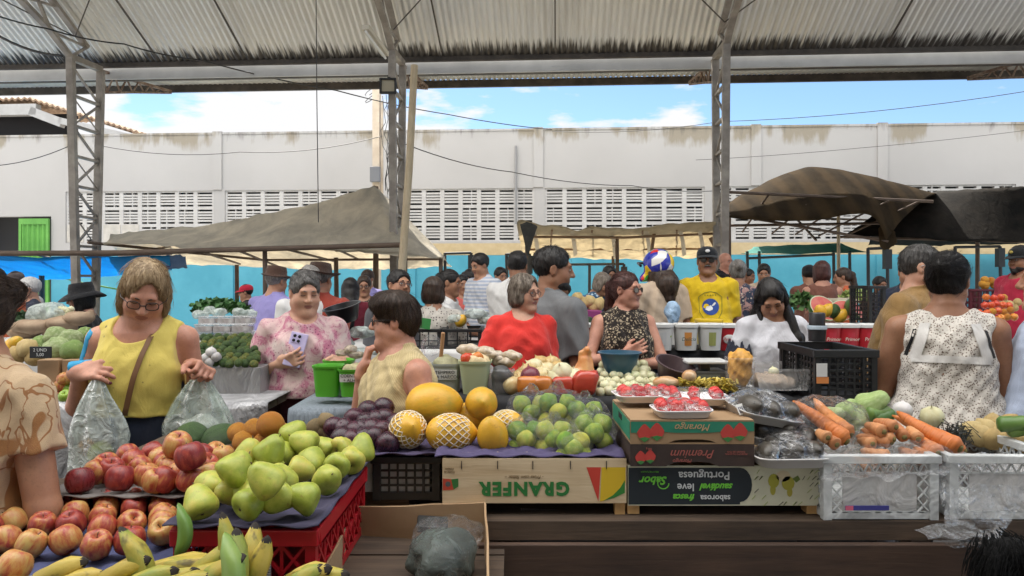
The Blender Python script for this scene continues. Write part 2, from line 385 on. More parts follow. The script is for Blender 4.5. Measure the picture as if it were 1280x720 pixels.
for pi, (a, b) in enumerate(edges):
    u0, u1 = MU(a, VW), MU(b, VW); m = MB(); nc = 8; cw = (u1-u0)/nc; rh = (ZL1-ZL0)/3
    for i in range(nc+1): x = u0+i*cw; m.box(max(u0, x-.055), min(u1, x+.055), VW+.03, VW+.15, ZL0, ZL1)
    for j in range(4): z = ZL0+j*rh; m.box(u0, u1, VW+.033, VW+.147, max(ZL0, z-.04), min(ZL1, z+.04))
    for i in range(nc):
        for j in range(3):
            if pi == 0 and j == 0 and i in (0, 2, 3): m.box(u0+i*cw+.02, u0+(i+1)*cw-.02, VW+.02, VW+.16, ZL0+.01, ZL0+rh*1.05, 1); continue
            for k in range(1, 5):
                z = ZL0+j*rh+.04+(rh-.08)*k/5; dx = random.uniform(0, .1); m.box(u0+i*cw+.045, u0+(i+1)*cw-.045, VW+.036, VW+.144, z-.0235, z+.0235)
            if random.random() < .5: x = u0+(i+.5)*cw+random.uniform(-.05, .05); m.box(x-.012, x+.012, VW+.038, VW+.14, ZL0+j*rh+.04, ZL0+(j+1)*rh-.04)
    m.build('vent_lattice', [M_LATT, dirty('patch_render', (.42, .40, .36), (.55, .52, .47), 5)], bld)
def corr_sheet(m, u0, u1, v, z0, z1, period, amp, mi=0):
    n = int((u1-u0)/period*6); pts = [u0+(u1-u0)*i/n for i in range(n+1)]
    m.quadstrip([[(u, v-amp*math.sin((u-u0)/period*6.283), z) for u in pts] for z in (z0, z1)], mi=mi)
gd = MB(); gu0, gu1 = MU(26, VW), uo1-.02; corr_sheet(gd, gu0+.06, gu1-.06, VW-.05, .1, 2.95, .14, .02)
for a, b, c, d in ((gu0, gu0+.07, 0, 3.1), (gu1-.07, gu1, 0, 3.1), (gu0+.07, gu1-.07, 2.95, 3.1)): gd.box(a, b, VW-.08, VW-.02, c, d)
gd.build('door', dirty('green_gate_paint', (.085, .28, .045), (.13, .38, .065), 2, .5), bld)
pi_ = MB(); u = MU(645, VW); pi_.tube([(u, VW-.06, 2.9), (u, VW-.06, 4.85)], .03, 8); pi_.build('drain_pipe', mat('pipe_grey', (.25, .25, .25), .6), bld)
# tiled house behind on the left
th = empty('tiled_house', (0, 0, 0), -YAW, 'low house with a tiled gable roof rising above the white wall at far left', 'house')
def hw(px, py, v=22): q = MW(px, py, v); return q
M_TILE = dirty('roof_tile', (.22, .14, .09), (.42, .30, .20), 6, .9)
rf = MB(); a, b, c = hw(-160, 128), hw(36, 122), hw(190, 170)
def roofstrip(p, q, n=26):
    rows = []
    for i in range(n*4+1):
        t = i/(n*4); x = p.lerp(q, t); rows.append([(x.x, x.y+dv, x.z+.035*math.sin(t*n*6.28)+(dv*.02)) for dv in (0, 3.5)])
    rf.quadstrip(rows); rf.quadstrip([[(x, y, z-.07) for x, y, z in r] for r in rows], flip=True)
    rf.quadstrip([[r[0], (r[0][0], r[0][1], r[0][2]-.07)] for r in rows])
roofstrip(a, b); roofstrip(b, c, 22); rf.build('roof', M_TILE, th)
m = MB()
for p, q, wd in ((hw(-160, 140), hw(44, 136), .35), (hw(36, 138), hw(75, 153), .28), (hw(72, 150), hw(165, 172), .2)): m.bar(p+Vector((0, .15, 0)), q+Vector((0, .15, 0)), .25, wd)
m.build('eave_beam', M_LATT, th)
m = MB(); q0, q1 = hw(64, 172), hw(150, 190); m.box(q0.x, q1.x, 22.4, 22.7, 0, q0.z); q2 = hw(-160, 178); m.box(q2.x, q0.x, 22.4, 22.7, 0, q2.z); m.build('wall', M_WALL, th)
m = MB(); q0, q1 = hw(-160, 158), hw(64, 182); m.box(q0.x, q1.x, 23.2, 23.3, q1.z-.2, q0.z+.6); m.build('opening_shade_panel', M_SHADEIN, th)  # dark panel paints the shade inside the opening
# ---------------------------------------------------------------- the market shed
shed = empty('market_shed', (0, 0, 0), -YAW, 'steel market shed with corrugated metal roof on lattice columns', 'shed')
M_STEEL = dirty('old_steel', (.24, .215, .19), (.40, .365, .32), 5, .6, metal=.1)
M_STEELD = dirty('dark_steel', (.05, .042, .036), (.10, .085, .07), 5, .6)
M_RUST = dirty('rusty_rod', (.16, .10, .07), (.32, .26, .21), 9, .8)
VE, ZE = 10.35, 4.72
def zroof(v): t = VE-v; return ZE+.60*t-.030*t*t
def m_roof(t):
    c = t.coord('Object'); v = t.sep(c)[1]; n = t.noise(t.coord('Object', (9, .9, 1)), 1, 5, .7); n2 = t.noise(t.coord('Object', (.35, .35, 1)), 1, 4, .6); n3 = t.noise(t.coord('Object', (26, 1.6, 1)), 1, 3, .7)
    col = t.mix(t.ramp(n2, [(.35, 0), (.65, 1)]), (.72, .75, .77), (.80, .80, .755)); col = t.mix(t.ramp(n, [(.45, 0), (.75, .3)]), col, (.34, .32, .29))
    e = t.math('MULTIPLY_ADD', v, 2.6); t.n[-1].inputs[2].default_value = -2.6*9.99      # grimy band close to the gutter
    s_ = t.math('ADD', e, t.math('MULTIPLY', t.math('SUBTRACT', n3, .5), 1.5))
    col = t.mix(t.ramp(s_, [(.28, 0), (.62, .96)]), col, (.035, .030, .027))
    return dict(color=col, rough=t.ramp(n, [(.3, .38), (.7, .6)]))
M_ROOF = mat('galvanised_roof', rough=.42, fn=m_roof, metal=.12)
RU0, RU1 = -11.5, 11.5
def roof_part(name, fz, v0, v1, nv, period=.088, amp=.015, mt=None):
    n = int((RU1-RU0)/period*6); us = [RU0+(RU1-RU0)*i/n for i in range(n+1)]; sw = [amp*math.sin(u/period*6.2832) for u in us]
    m = MB(); m.quadstrip([[(u, v, fz(v)+s) for u, s in zip(us, sw)] for v in [v0+(v1-v0)*j/nv for j in range(nv+1)]])
    return m.build(name, mt or M_ROOF, shed, smooth=True)
roof_part('roof_sheet', zroof, 4.4, VE, 12)
roof_part('roof_sheet', zroof, -9.6, -1.7, 12)  # unseen rear sheet added to block light; gap before it lets skylight in
roof_part('overhang_sheet', lambda v: 4.66+(v-10.55)*.16, 10.5, 12.3, 1, mt=dirty('overhang_metal', (.38, .37, .35), (.55, .54, .51), 4, .5, metal=.3))
m = MB(); m.box(RU0, RU1, 10.32, 10.38, 4.668, 4.738); m.box(RU0, RU1, 10.66, 10.72, 4.56, 4.62); m.build('purlin', M_STEELD, shed)
m = MB(); m.box(RU0, RU1, 12.24, 12.30, 4.80, 4.925); m.build('edge_purlin', M_STEELD, shed)
m = MB(); m.box(RU0, RU1, 10.44, 10.47, 4.52, 4.70); m.build('gutter_beam', dirty('gutter_paint', (.45, .46, .46), (.62, .63, .63), 1.2, .5), shed)
for v in (9.0, 7.2, 5.4): m = MB(); m.box(RU0, RU1, v-.03, v+.03, zroof(v)-.075, zroof(v)-.022); m.build('purlin', M_STEEL, shed)
cu = [MU(p, 9.6) for p in (88, 490, 908)]; sp = (cu[2]-cu[0])/2; cu = [cu[0]-sp]+cu+[cu[2]+sp]
for ci, u in enumerate(cu):
    m = MB(); zt = 4.60
    nr = lambda z: (u, 9.60+.17*max(0, (zt-z))/zt, z); fr = lambda z: (u+.0, 10.27-.17*max(0, (zt-z))/zt, z)
    for f in (nr, fr): m.bar(f(0), f(zt), .095, .075, 0, up=(0, 1, 0))
    m.bar(nr(zt), fr(zt+.02), .08, .08)
    k = 0; z = .3
    while z < zt-.2:
        z2 = min(z+.42, zt-.05)
        m.bar(nr(z), fr(z), .05, .035); a, b = (nr(z), fr(z2)) if k % 2 == 0 else (fr(z), nr(z2)); m.bar(a, b, .028, .028)
        if ci == 1: m.bar(nr(z2), fr(z), .014, .014)
        if ci <= 1: m.bar(nr(z2), fr(z), .012, .012)
        z = z2; k += 1
    m.build('column', M_STEEL, shed)
    t = MB(); vs = [9.95-.62*i for i in range(10)]
    up_ = [(u, v, zroof(v)-.11) for v in vs]; lo_ = [(u, v-.12, zroof(v)-.11-.52*min(1, .55+.15*i)) for i, v in enumerate(vs)]; lo_[0] = (u, 9.60, 4.60)
    for i in range(9):
        t.bar(up_[i], up_[i+1], .08, .055); t.bar(lo_[i], lo_[i+1], .08, .055); t.bar(lo_[i], up_[i+1] if i % 2 else up_[i], .04, .03); t.bar(lo_[i+1], up_[i], .03, .03)
    t.build('roof_truss', M_STEEL, shed)
    b = MB(); b.bar((u, 10.27, 4.60), (u, 12.2, 4.80), .05, .04); b.bar((u, 10.25, 4.28), (u, 12.2, 4.77), .04, .03)
    for i in range(6):
        f0, f1 = i/6, (i+.5)/6; P0 = lambda f: (u, 10.27+1.93*f, 4.60+.2*f); Q0 = lambda f: (u, 10.25+1.95*f, 4.28+.49*f)
        b.bar(P0(f0), Q0(f1), .02, .02); b.bar(Q0(f1), P0((i+1)/6), .02, .02)
    b.build('eave_bracket', M_RUST, shed)
for pa, pb in (((275, -20), (306, 76)), ((695, -20), (694, 72)), ((1140, -20), (1110, 58)), ((140, -20), (196, 74)), ((545, -20), (552, 68))):
    m = MB(); u_ = MU(pb[0], 10.2); m.bar((u_, 10.2, zroof(10.2)-.05), (u_+.0, 6.5, zroof(6.5)-.05), .02, .02); m.build('roof_tie', M_STEELD, shed)
for ua, va, ub, vb in ((cu[1], 9.7, cu[1]-3.0, 6.5), (cu[1], 9.7, cu[1]+3.2, 6.6), (cu[2], 9.7, cu[2]+3.2, 6.5), (cu[3], 9.7, cu[3]-3.2, 6.6), (cu[3], 9.7, cu[3]+3.0, 6.4)): m = MB(); m.tube([(ua, va, zroof(va)-.18), (ub, vb, zroof(vb)-.16)], .009, 5); m.build('wind_brace', M_STEELD, shed)
rear_blocker = MB(); rear_blocker.box(-14, 14, -11.0, -10.7, 0, 6.5); tag(rear_blocker.build('rear_light_blocker', dirty('dull_plaster', (.24, .23, .22), (.34, .32, .30), 2, .9), None, (0, 0, 0), (0, 0, -YAW)), 'plain pale wall added unseen behind the camera to block low sky light', 'wall')  # unseen wall added behind the camera to cut frontal sky light
# floodlight, tube light, leaning pole, utility pole, cables
c = world_uv(cu[2], 9.45, 0); q = P(486, 109, c.y)
fl = empty('flood_light', (q.x, q.y-.05, q.z), 0, 'small dark floodlight fixed high on the middle column', 'lamp')
m = MB(); m.box(-.10, .10, 0, .05, -.095, .095); m.box(-.11, .11, -.03, 0, -.105, -.08); m.box(-.11, .11, -.03, 0, .08, .105); m.box(-.11, -.085, -.03, 0, -.08, .08); m.box(.085, .11, -.03, 0, -.08, .08); m.box(-.02, .02, .05, .12, -.02, .14)
m.build('housing', mat('lamp_black', (.02, .02, .02), .5), fl, bevel=.004)
m = MB(); m.box(-.084, .084, -.012, -.004, -.079, .079); m.build('glass_front', mat('lamp_glass', (.42, .38, .28), .2), fl)
q0, q1 = P(457, 34, 8.7), P(482, 68, 9.3)
tl = empty('tube_light_batten', q0, 0, 'pale tube light batten slung beside the middle roof truss', 'lamp'); m = MB(); m.bar((0, 0, 0), q1-q0, .09, .06); m.build('batten', mat('batten_white', (.62, .58, .48), .5), tl)
m = MB(); m.tube([Vector((0, 0, -.05)), q1-q0+Vector((0, 0, -.05))], .016, 8); m.build('tube', mat('tube_glass', (.8, .8, .78), .2), tl)
lp = MB(); a, b = P(518, 82, 9.2), P(503, 330, 8.9); b2 = Vector((b.x-.07, b.y-.05, 0)); lp.tube([a, a.lerp(b, .5)+Vector((.012, 0, 0)), b, b2], [.045, .047, .05, .055], 10)
tag(lp.build('leaning_pole', wood('pale_pole', (.42, .33, .21), (.62, .52, .36), axis='Z'), smooth=True), 'pale wooden pole leaning against the middle steel column', 'pole')
ut = empty('utility_pole', world_uv(MU(471, 15.5), 15.5, 0), -YAW, 'beige concrete utility pole with a grey meter box and wires', 'utility pole')
m = MB(); m.box(-.075, .075, -.09, .09, 0, 5.95); m.box(.10, .14, -.03, .03, 2.5, 5.4); m.build('post', dirty('pole_concrete', (.50, .42, .33), (.62, .54, .44), 4, .9), ut)
m = MB(); m.box(-.11, .11, -.18, -.092, 3.62, 3.95); m.build('meter_box', mat('meter_grey', (.16, .17, .19), .6), ut, bevel=.01)
m = MB(); rs = random.Random(3)
for k in range(7):
    x0 = .15+.03*k; pts = [(x0+rs.uniform(-.05, .12), -.05, 5.5-2.1*i/8+rs.uniform(-.06, .06)) for i in range(9)]; m.tube(pts, .008, 4)
for k in range(3): m.tube([(-.1-.14*math.sin(i*.7+k), -.08, 5.75-.15*k-.1*math.cos(i*.7)) for i in range(9)], .008, 4)
m.build('hanging_wires', mat('wire_black', (.02, .02, .02), .5), ut)
M_WIRE = mat('wire_black')
def cable(pts, d, label, r=.007, sag=.0):
    w3 = [P(x, y, dd) for (x, y), dd in zip(pts, d if hasattr(d, '__len__') else [d]*len(pts))]; out = []
    for i in range(len(w3)-1):
        for k in range(8): t = k/8; q = w3[i].lerp(w3[i+1], t); q.z -= sag*4*t*(1-t); out.append(q)
    out.append(w3[-1]); m = MB(); m.tube(out, r, 5); tag(m.build('cable', M_WIRE, smooth=True), label, 'cable')
cable([(-40, 6), (60, 36), (155, 55), (250, 75), (420, 113), (560, 143), (690, 162)], [8.5, 9, 9.4, 10, 12, 14, 16], 'black cable drooping under the roof from upper left to the white wall', .010, .03)
cable([(-20, 33), (78, 70)], 9.3, 'thick twisted cable running to the top of the left column', .018, .08)
cable([(-20, 208), (90, 181)], 12, 'thin wire crossing the white wall at far left', .007, .08)
cable([(120, 181), (300, 190), (478, 170)], 15, 'thin wire sagging along the white wall between left column and utility pole', .008, .12)
cable([(506, 180), (640, 215), (790, 232), (900, 238)], [10.5, 12, 14, 16], 'dark wire sagging from the middle column across the white wall', .008, .06)
cable([(690, 164), (900, 152), (1290, 113)], [17, 15, 13], 'thin wire rising across the blue sky to the right edge', .007, .1)
cable([(870, 200), (1075, 185), (1290, 162)], 15, 'thin wire crossing the stained top of the wall at right', .005, .02)
cable([(395, -10), (396, 120), (398, 278)], 7.6, 'single plumb wire hanging from the roof over the grey canopy', .005)
# ---------------------------------------------------------------- canopies
def sheet(rows, nu=40, nv=24, amp=.03, f=3, seed=0, thick=.003, sag=.04, lin=False):
    """smooth sheet through rows of points (front to back), with sag, folds and a real thickness"""
    rows = [[Vector(p) for p in r] for r in rows]
    def along(r, t):
        x = t*(len(r)-1); i = min(int(x), len(r)-2); f_ = x-i
        if lin: return r[i].lerp(r[i+1], f_)
        p0, p1, p2, p3 = r[max(i-1, 0)], r[i], r[i+1], r[min(i+2, len(r)-1)]
        return .5*((2*p1)+(p2-p0)*f_+(2*p0-5*p1+4*p2-p3)*f_*f_+(3*p1-p0-3*p2+p3)*f_**3)
    G = []
    for j in range(nv+1):
        x = j/nv*(len(rows)-1); jj = min(int(x), len(rows)-2); f_ = x-jj; line = []
        for i in range(nu+1):
            t = i/nu; q = along(rows[jj], t).lerp(along(rows[jj+1], t), f_); q.z -= sag*4*f_*(1-f_)
            q.z += amp*float(vnoise((np.float64(q.x), np.float64(q.y), np.float64(0)), f, seed))+amp*.45*float(vnoise((np.float64(q.x), np.float64(q.y*.3), np.float64(0)), f*4, seed+1))-amp*1.3*abs(float(vnoise((np.float64(q.x*1.3+q.y*.7), np.float64(q.y*.5-q.x*.4), np.float64(0)), f*1.7, seed+2))); line.append(q)
        G.append(line)
    m = MB(); m.quadstrip(G); me = m.mesh('tarp', True); bm = bmesh.new(); bm.from_mesh(me); bmesh.ops.recalc_face_normals(bm, faces=bm.faces)
    bmesh.ops.solidify(bm, geom=bm.faces[:], thickness=thick); bm.to_mesh(me); bm.free(); me.polygons.foreach_set('use_smooth', [True]*len(me.polygons)); return me
def tarp_mat(name, c1, c2, tl, sc=2.5, light_streaks=None, rough=.65, lines=True):
    def fn(t):
        n = t.noise(t.coord('Object', (1, .5, 1)), sc, 6, .65, .5); col = t.ramp(n, [(.3, c1), (.7, c2)])
        if light_streaks: col = t.mix(t.ramp(t.wave(t.coord('Object', (1, .25, .4), rot=(0, 0, .35)), .9, 2.5, .8), [(.3, 0), (.85, .34)]), col, light_streaks)  # streaks put light shining through the cloth into its colour
        return dict(color=col, tcolor=col, normal=t.bump(t.noise(t.coord('Object', (1.6, .35, 1)), 7, 5, .6, .6), .5, .03))
    return mat(name, rough=.85, fn=fn, translucent=tl, spec=.12)
M_POLE = wood('stall_pole', (.075, .05, .036), (.19, .135, .10), axis='Z'); M_POLEX = wood('stall_bar', (.075, .05, .036), (.19, .135, .10), axis='X')
def part_pole(par, px, ytop, d, r=.028, bottom=0, mt=None, name='pole'):
    q = P(px, ytop, d); m = MB(); b = Vector((q.x+random.uniform(-.03, .03), q.y, bottom)); m.tube([b, b.lerp(q, .5)+Vector((.008, 0, 0)), q], [r*1.1, r, r*.9], 8); return m.build(name, mt or M_POLE, par, smooth=True)
def part_bar(par, pts, r=.025, mt=None, name='crossbar'):
    m = MB(); m.tube([P(*p) for p in pts], r, 8); return m.build(name, mt or M_POLEX, par, smooth=True)
c1 = empty('market_canopy', (0, 0, 0), 0, 'large grey and beige tarpaulin tent raised on wooden poles left of the middle column', 'canopy')
mobj('tarp', sheet([[P(128, 303, 9.14), P(250, 309, 9.14), P(400, 312, 9.14), P(505, 318, 9.14), P(553, 322, 9.27)],
                    [P(138, 294, 10.67), P(250, 281, 10.79), P(380, 256, 10.92), P(468, 231, 11.05), P(556, 320, 11.18)],
                    [P(152, 327, 13.97), P(260, 331, 13.97), P(380, 336, 13.97), P(480, 335, 13.97), P(565, 331, 13.97)]], 60, 30, .024, 2.2, 1, sag=.05, lin=True),
     tarp_mat('grey_tarp', (.44, .41, .35), (.78, .72, .60), .5), c1)
for px, y, d, r in ((331, 309, 9.25, .034), (505, 318, 9.4, .05), (551, 322, 9.4, .03), (296, 331, 12.2, .04), (420, 322, 11.5, .04), (470, 233, 11.05, .045)): part_pole(c1, px, y, d, r)
part_bar(c1, [(-30, 317, 9.1), (150, 316, 9.1), (330, 311, 9.1), (505, 306, 9.1)], .034); part_bar(c1, [(110, 303, 9.3), (330, 325, 12), (555, 324, 12)], .02)
for a, b in (((250, 311), (300, 330)), ((300, 311), (350, 334)), ((360, 309), (420, 327)), ((420, 308), (450, 325)), ((160, 314), (230, 305)), ((420, 310), (495, 312))): part_bar(c1, [(a[0], a[1]+3, 9.4), (b[0], b[1], 13)], .018, name='rafter')
P_near = P
P = lambda x, y, d: P_near(x, y, d*1.25)
c2 = empty('blue_canopy', (0, 0, 0), 0, 'bright blue tarpaulin awning over the stalls at far left', 'canopy')
mobj('tarp', sheet([[P(-80, 314, 8.2), P(60, 319, 8.2), P(140, 318, 8.3), P(212, 320, 8.3)], [P(-80, 354, 11), P(20, 350, 11), P(120, 344, 11), P(215, 337, 11)]], 40, 20, .03, 2.5, 5), tarp_mat('blue_tarp', (.02, .30, .62), (.04, .42, .72), .65), c2)
mobj('tarp_flap', sheet([[P(172, 317, 9.4), P(200, 318, 9.4), P(232, 316, 9.5)], [P(186, 328, 9.3), P(205, 335, 9.3), P(235, 334, 9.4)]], 14, 10, .04, 5, 6), tarp_mat('pale_blue_tarp', (.10, .20, .42), (.25, .36, .55), .5), c2)
part_bar(c2, [(-60, 316, 8.15), (120, 318, 8.2), (215, 316, 8.3)], .03); part_bar(c2, [(-20, 324, 8.5), (60, 334, 10.5)], .018, name='rafter'); part_bar(c2, [(45, 318, 8.3), (105, 333, 10.8)], .018, name='rafter')
part_pole(c2, 52, 330, 10.2, .05, mt=mat('pole_dark_green', (.03, .05, .05), .6)); part_bar(c2, [(40, 336, 10.8), (95, 352, 12), (160, 364, 13)], .018, mat('green_bar', (.08, .22, .05), .6))
P = lambda x, y, d: P_near(x, y, d*1.38)
c3 = empty('patched_canopy', (0, 0, 0), 0, 'low beige patched tarpaulin roof on rough sticks near the middle of the market', 'canopy')
mobj('tarp', sheet([[P(646, 281, 7.0), P(655, 276, 7.0), P(720, 284, 7.0), P(800, 281, 7.0), P(895, 275, 7.0)], [P(655, 318, 9.6), P(720, 322, 9.6), P(800, 323, 9.6), P(900, 318, 9.6)]], 60, 24, .035, 4, 8),
     tarp_mat('cream_tarp', (.52, .46, .34), (.76, .68, .52), .55, 4), c3)
mobj('tarp_flap', sheet([[P(650, 280, 6.9), P(660, 277, 6.9), P(672, 283, 6.9)], [P(655, 300, 6.95), P(661, 304, 6.95), P(666, 300, 6.95)], [P(659, 318, 7.0), P(661, 316, 7.0), P(662, 313, 7.0)]], 12, 16, .015, 9, 9, sag=0), tarp_mat('dark_tarp', (.05, .05, .048), (.12, .115, .10), .1), c3)
for px, y, d, r in ((658, 290, 7.1, .022), (771, 285, 7.6, .03), (766, 300, 9.2, .03)): part_pole(c3, px, y, d, r)
for pts in ([(655, 296, 7.3), (780, 297, 7.3), (893, 292, 7.3)], [(662, 312, 8.4), (890, 311, 8.4)]): part_bar(c3, pts, .018, wood('rough_stick', (.22, .13, .07), (.38, .25, .15)))
for a in (690, 740, 803, 846): part_bar(c3, [(a, 288, 7.15), (a+random.randint(-8, 8), 319, 9.3)], .013, wood('rough_stick', (0, 0, 0), (0, 0, 0)), 'batten')
for k, a in enumerate((665, 712, 762, 805, 848, 872)):
    m = MB(); m.quadstrip([[P(a, 289, 7.12), P(a+5, 289, 7.12)], [P(a+3, 302, 7.6), P(a+8, 302, 7.6)], [P(a+5, 318+3*(k % 3), 8.8), P(a+10, 318, 8.8)]]); mobj('hanging_strap', m.mesh('strap'), mat('strap_cream', (.55, .48, .36), .8), c3)
part_bar(c3, [(888, 297, 7.4), (905, 330, 7.4)], .03, wood('rough_stick', (0, 0, 0), (0, 0, 0)), 'strut'); part_bar(c3, [(818, 290, 7.4), (812, 330, 7.3)], .025, wood('rough_stick', (0, 0, 0), (0, 0, 0)), 'strut')
P = lambda x, y, d: P_near(x, y, d*1.62)
c4 = empty('brown_canopy', (0, 0, 0), 0, 'dark brown tarpaulin with painted light streaks arched over the stalls at right', 'canopy')
mobj('tarp', sheet([[P(903, 268, 6.4), P(930, 274, 6.3), P(1010, 276, 6.2), P(1085, 268, 6.2), P(1108, 300, 6.2)],
                    [P(906, 262, 7.2), P(940, 236, 7.2), P(1010, 209, 7.2), P(1085, 219, 7.2), P(1170, 242, 7.2)],
                    [P(925, 270, 8.5), P(960, 255, 8.8), P(1030, 250, 8.8), P(1100, 258, 8.8), P(1175, 270, 8.8)]], 60, 30, .010, 2.5, 12, sag=-.10),
     tarp_mat('brown_tarp', (.05, .036, .022), (.105, .074, .042), .6, 3, light_streaks=(.19, .125, .062)), c4)
mobj('tarp_flap', sheet([[P(1098, 285, 6.3), P(1104, 282, 6.3), P(1119, 288, 6.3)], [P(1100, 308, 6.3), P(1108, 312, 6.3), P(1122, 303, 6.35)]], 10, 10, .02, 9, 13), tarp_mat('brown_tarp', None, None, 0), c4)
part_pole(c4, 1048, 262, 7.2, .03, mt=wood('pale_pole', None, None) if False else MATS['pale_pole']); part_bar(c4, [(900, 266, 6.5), (1110, 302, 6.3)], .02); part_bar(c4, [(935, 270, 6.6), (1085, 275, 8.5)], .018, name='rafter'); part_bar(c4, [(985, 262, 8.6), (1020, 300, 6.6)], .018, name='rafter')
part_pole(c4, 912, 268, 6.4, .022)
part_bar(c4, [(908, 240, 6.3), (1166, 252, 6.6)], .022); part_bar(c4, [(911, 282, 6.6), (1102, 279, 6.5)], .02)
for a, b in (((961, 243), (928, 290)), ((1008, 256), (965, 292)), ((1049, 258), (994, 293)), ((1111, 251), (1023, 295)), ((1150, 251), (1061, 293))): part_bar(c4, [(a[0], a[1], 6.4), (b[0], b[1], 6.9)], .014, name='rafter')
c5 = empty('black_canopy', (0, 0, 0), 0, 'sagging black tarpaulin awning on a dark pole at far right', 'canopy')
mobj('tarp', sheet([[P(1048, 297, 7.6), P(1110, 294, 7.2), P(1200, 300, 6.8), P(1300, 302, 6.6)], [P(1100, 262, 8.0), P(1165, 241, 7.4), P(1240, 236, 7.0), P(1340, 231, 6.8)], [P(1085, 306, 10.5), P(1180, 306, 10.5), P(1290, 304, 10.5), P(1360, 303, 10.5)]], 50, 30, .018, 2.6, 15, sag=.03),
     tarp_mat('black_tarp', (.014, .014, .014), (.05, .043, .036), .2), c5)
part_pole(c5, 1222, 268, 7.4, .035); part_bar(c5, [(1050, 296, 7.3), (1300, 303, 6.9)], .02); part_bar(c5, [(1160, 270, 7.2), (1225, 290, 8.6), (1290, 282, 9)], .018, name='rafter')
P = P_near
c6 = empty('teal_canopy', (0, 0, 0), 0, 'small pale teal tarpaulin awning far back against the blue wall', 'canopy')
mobj('tarp', sheet([[P(926, 315, 12.5), P(1000, 316, 12.5), P(1090, 313, 12.5)], [P(942, 307, 13.2), P(1000, 305, 13.2), P(1052, 304, 13.2)], [P(955, 313, 14), P(1000, 313, 14), P(1068, 312, 14)]], 30, 16, .02, 2, 18), tarp_mat('teal_tarp', (.10, .30, .26), (.18, .42, .37), .4), c6)
for px in (934, 949, 1042, 1062): part_pole(c6, px, 314, 12.6, .03, mt=mat('frame_dark', (.05, .055, .06), .6), name='post')
part_bar(c6, [(934, 323, 12.6), (1042, 318, 12.6)], .022, mat('frame_dark'))
for i, (xs, yt, d, lb) in enumerate((((556, 589), 316, 12, 'thin dark steel stall frame behind the man in the white polo'), ((633, 662), 317, 12, 'thin dark steel stall frame behind the middle column of people'), ((688, 737, 780), 330, 12.6, 'wide dark steel stall frame in front of the blue wall behind the bearded man'), ((1085, 1109), 310, 11, 'narrow dark steel stall frame beside the black plastic crate'), ((1194, 1250), 308, 11.5, 'dark steel stall frame behind the red melons crate at right'))):
    f = empty('market_stand', (0, 0, 0), 0, lb, 'stand', 'steel stall frames by the wall')
    for x in xs: part_pole(f, x, yt, d, .028, mt=mat('frame_dark'), name='post')
    part_bar(f, [(xs[0], yt+1, d), (xs[-1], yt, d)], .022, mat('frame_dark'))
    m = MB(); q = P(xs[-1], yt+14, d); m.box(q.x-.05, q.x+.05, q.y-.05, q.y+.05, q.z-.15, q.z+.15); m.build('clamp', mat('frame_dark'), f)
# ---------------------------------------------------------------- tables
def table(label, x0, x1, y0, y1, z, top, legs=None, cloth=None, front=None, th=.035, name='stall_table', drop=None):
    t = empty(name, ((x0+x1)/2, (y0+y1)/2, 0), 0, label, 'table'); cx, cy_ = (x0+x1)/2, (y0+y1)/2; X0, X1, Y0, Y1 = x0-cx, x1-cx, y0-cy_, y1-cy_
    m = MB(); n = max(2, int((y1-y0)/.16))
    for i in range(n): a = Y0+(Y1-Y0)*i/n; m.box(X0, X1, a+.004, Y0+(Y1-Y0)*(i+1)/n-.004, z-th, z-.001*(i % 2))
    m.build('table_top', top, t)
    for x in (X0+.06, X1-.06):
        for y in (Y0+.06, Y1-.06): m = MB(); m.box(x-.035, x+.035, y-.035, y+.035, 0, z-th); m.build('leg', legs or M_POLE, t)
    if cloth:
        dz = drop or z*.75; m = MB(); nn = int((x1-x0)/.03); rows = []
        for k, zz in enumerate((z+.006, z+.004, z-.02)+tuple(z-dz*j/8 for j in range(1, 9))):
            y = Y1 if k == 0 else Y0-.012; rows.append([(X0-.02+(X1-X0+.04)*i/nn, y-(0 if k < 2 else (.010+.02*(k-2)/8)*(1+math.sin(i*.55+.8*math.sin(i*.21)))), zz) for i in range(nn+1)])
        m.quadstrip(rows); me = m.mesh('cloth', True)
        bm = bmesh.new(); bm.from_mesh(me); bmesh.ops.solidify(bm, geom=bm.faces[:], thickness=.003); bm.to_mesh(me); bm.free(); mobj('table_cloth', me, cloth, t)
    return t
M_OLDWOOD = wood('old_table_wood', (.016, .011, .008), (.12, .078, .05), 1.0)
# ---------------------------------------------------------------- people
def skin_mat(name, c):
    def fn(t):
        co = t.coord('Object'); n = t.noise(co, 9, 5, .6); f = t.noise(co, 140, 3, .6)
        a = (c[0]*.82, c[1]*.72, c[2]*.70); b = (min(1, c[0]*1.12), c[1]*1.10, c[2]*1.08)
        col = t.ramp(n, [(.35, a), (.65, b)]); col = t.mix(t.ramp(f, [(.54, 0), (.68, .5)]), col, tuple(x*.72 for x in c))
        return dict(color=col, normal=t.bump(t.noise(co, 220, 3), .12, .002))
    return mat(name, rough=.5, fn=fn, sss=.12, spec=.4)
SKINS = dict(fair=(.56, .33, .23), tan=(.43, .235, .145), brown=(.30, .155, .09), dark=(.19, .095, .055), pinkish=(.52, .27, .19))
LIP = lambda: mat('lip', (.34, .135, .105), .5)
def hair_mat(name, c1, c2):
    def fn(t):
        n = t.noise(t.coord('Object', (90, 90, 9)), 1.2, 4, .6, 1.2)
        return dict(color=t.ramp(n, [(.35, c1), (.68, c2)]), normal=t.bump(n, .55, .004))
    return mat(name, rough=.48, fn=fn, spec=.4)
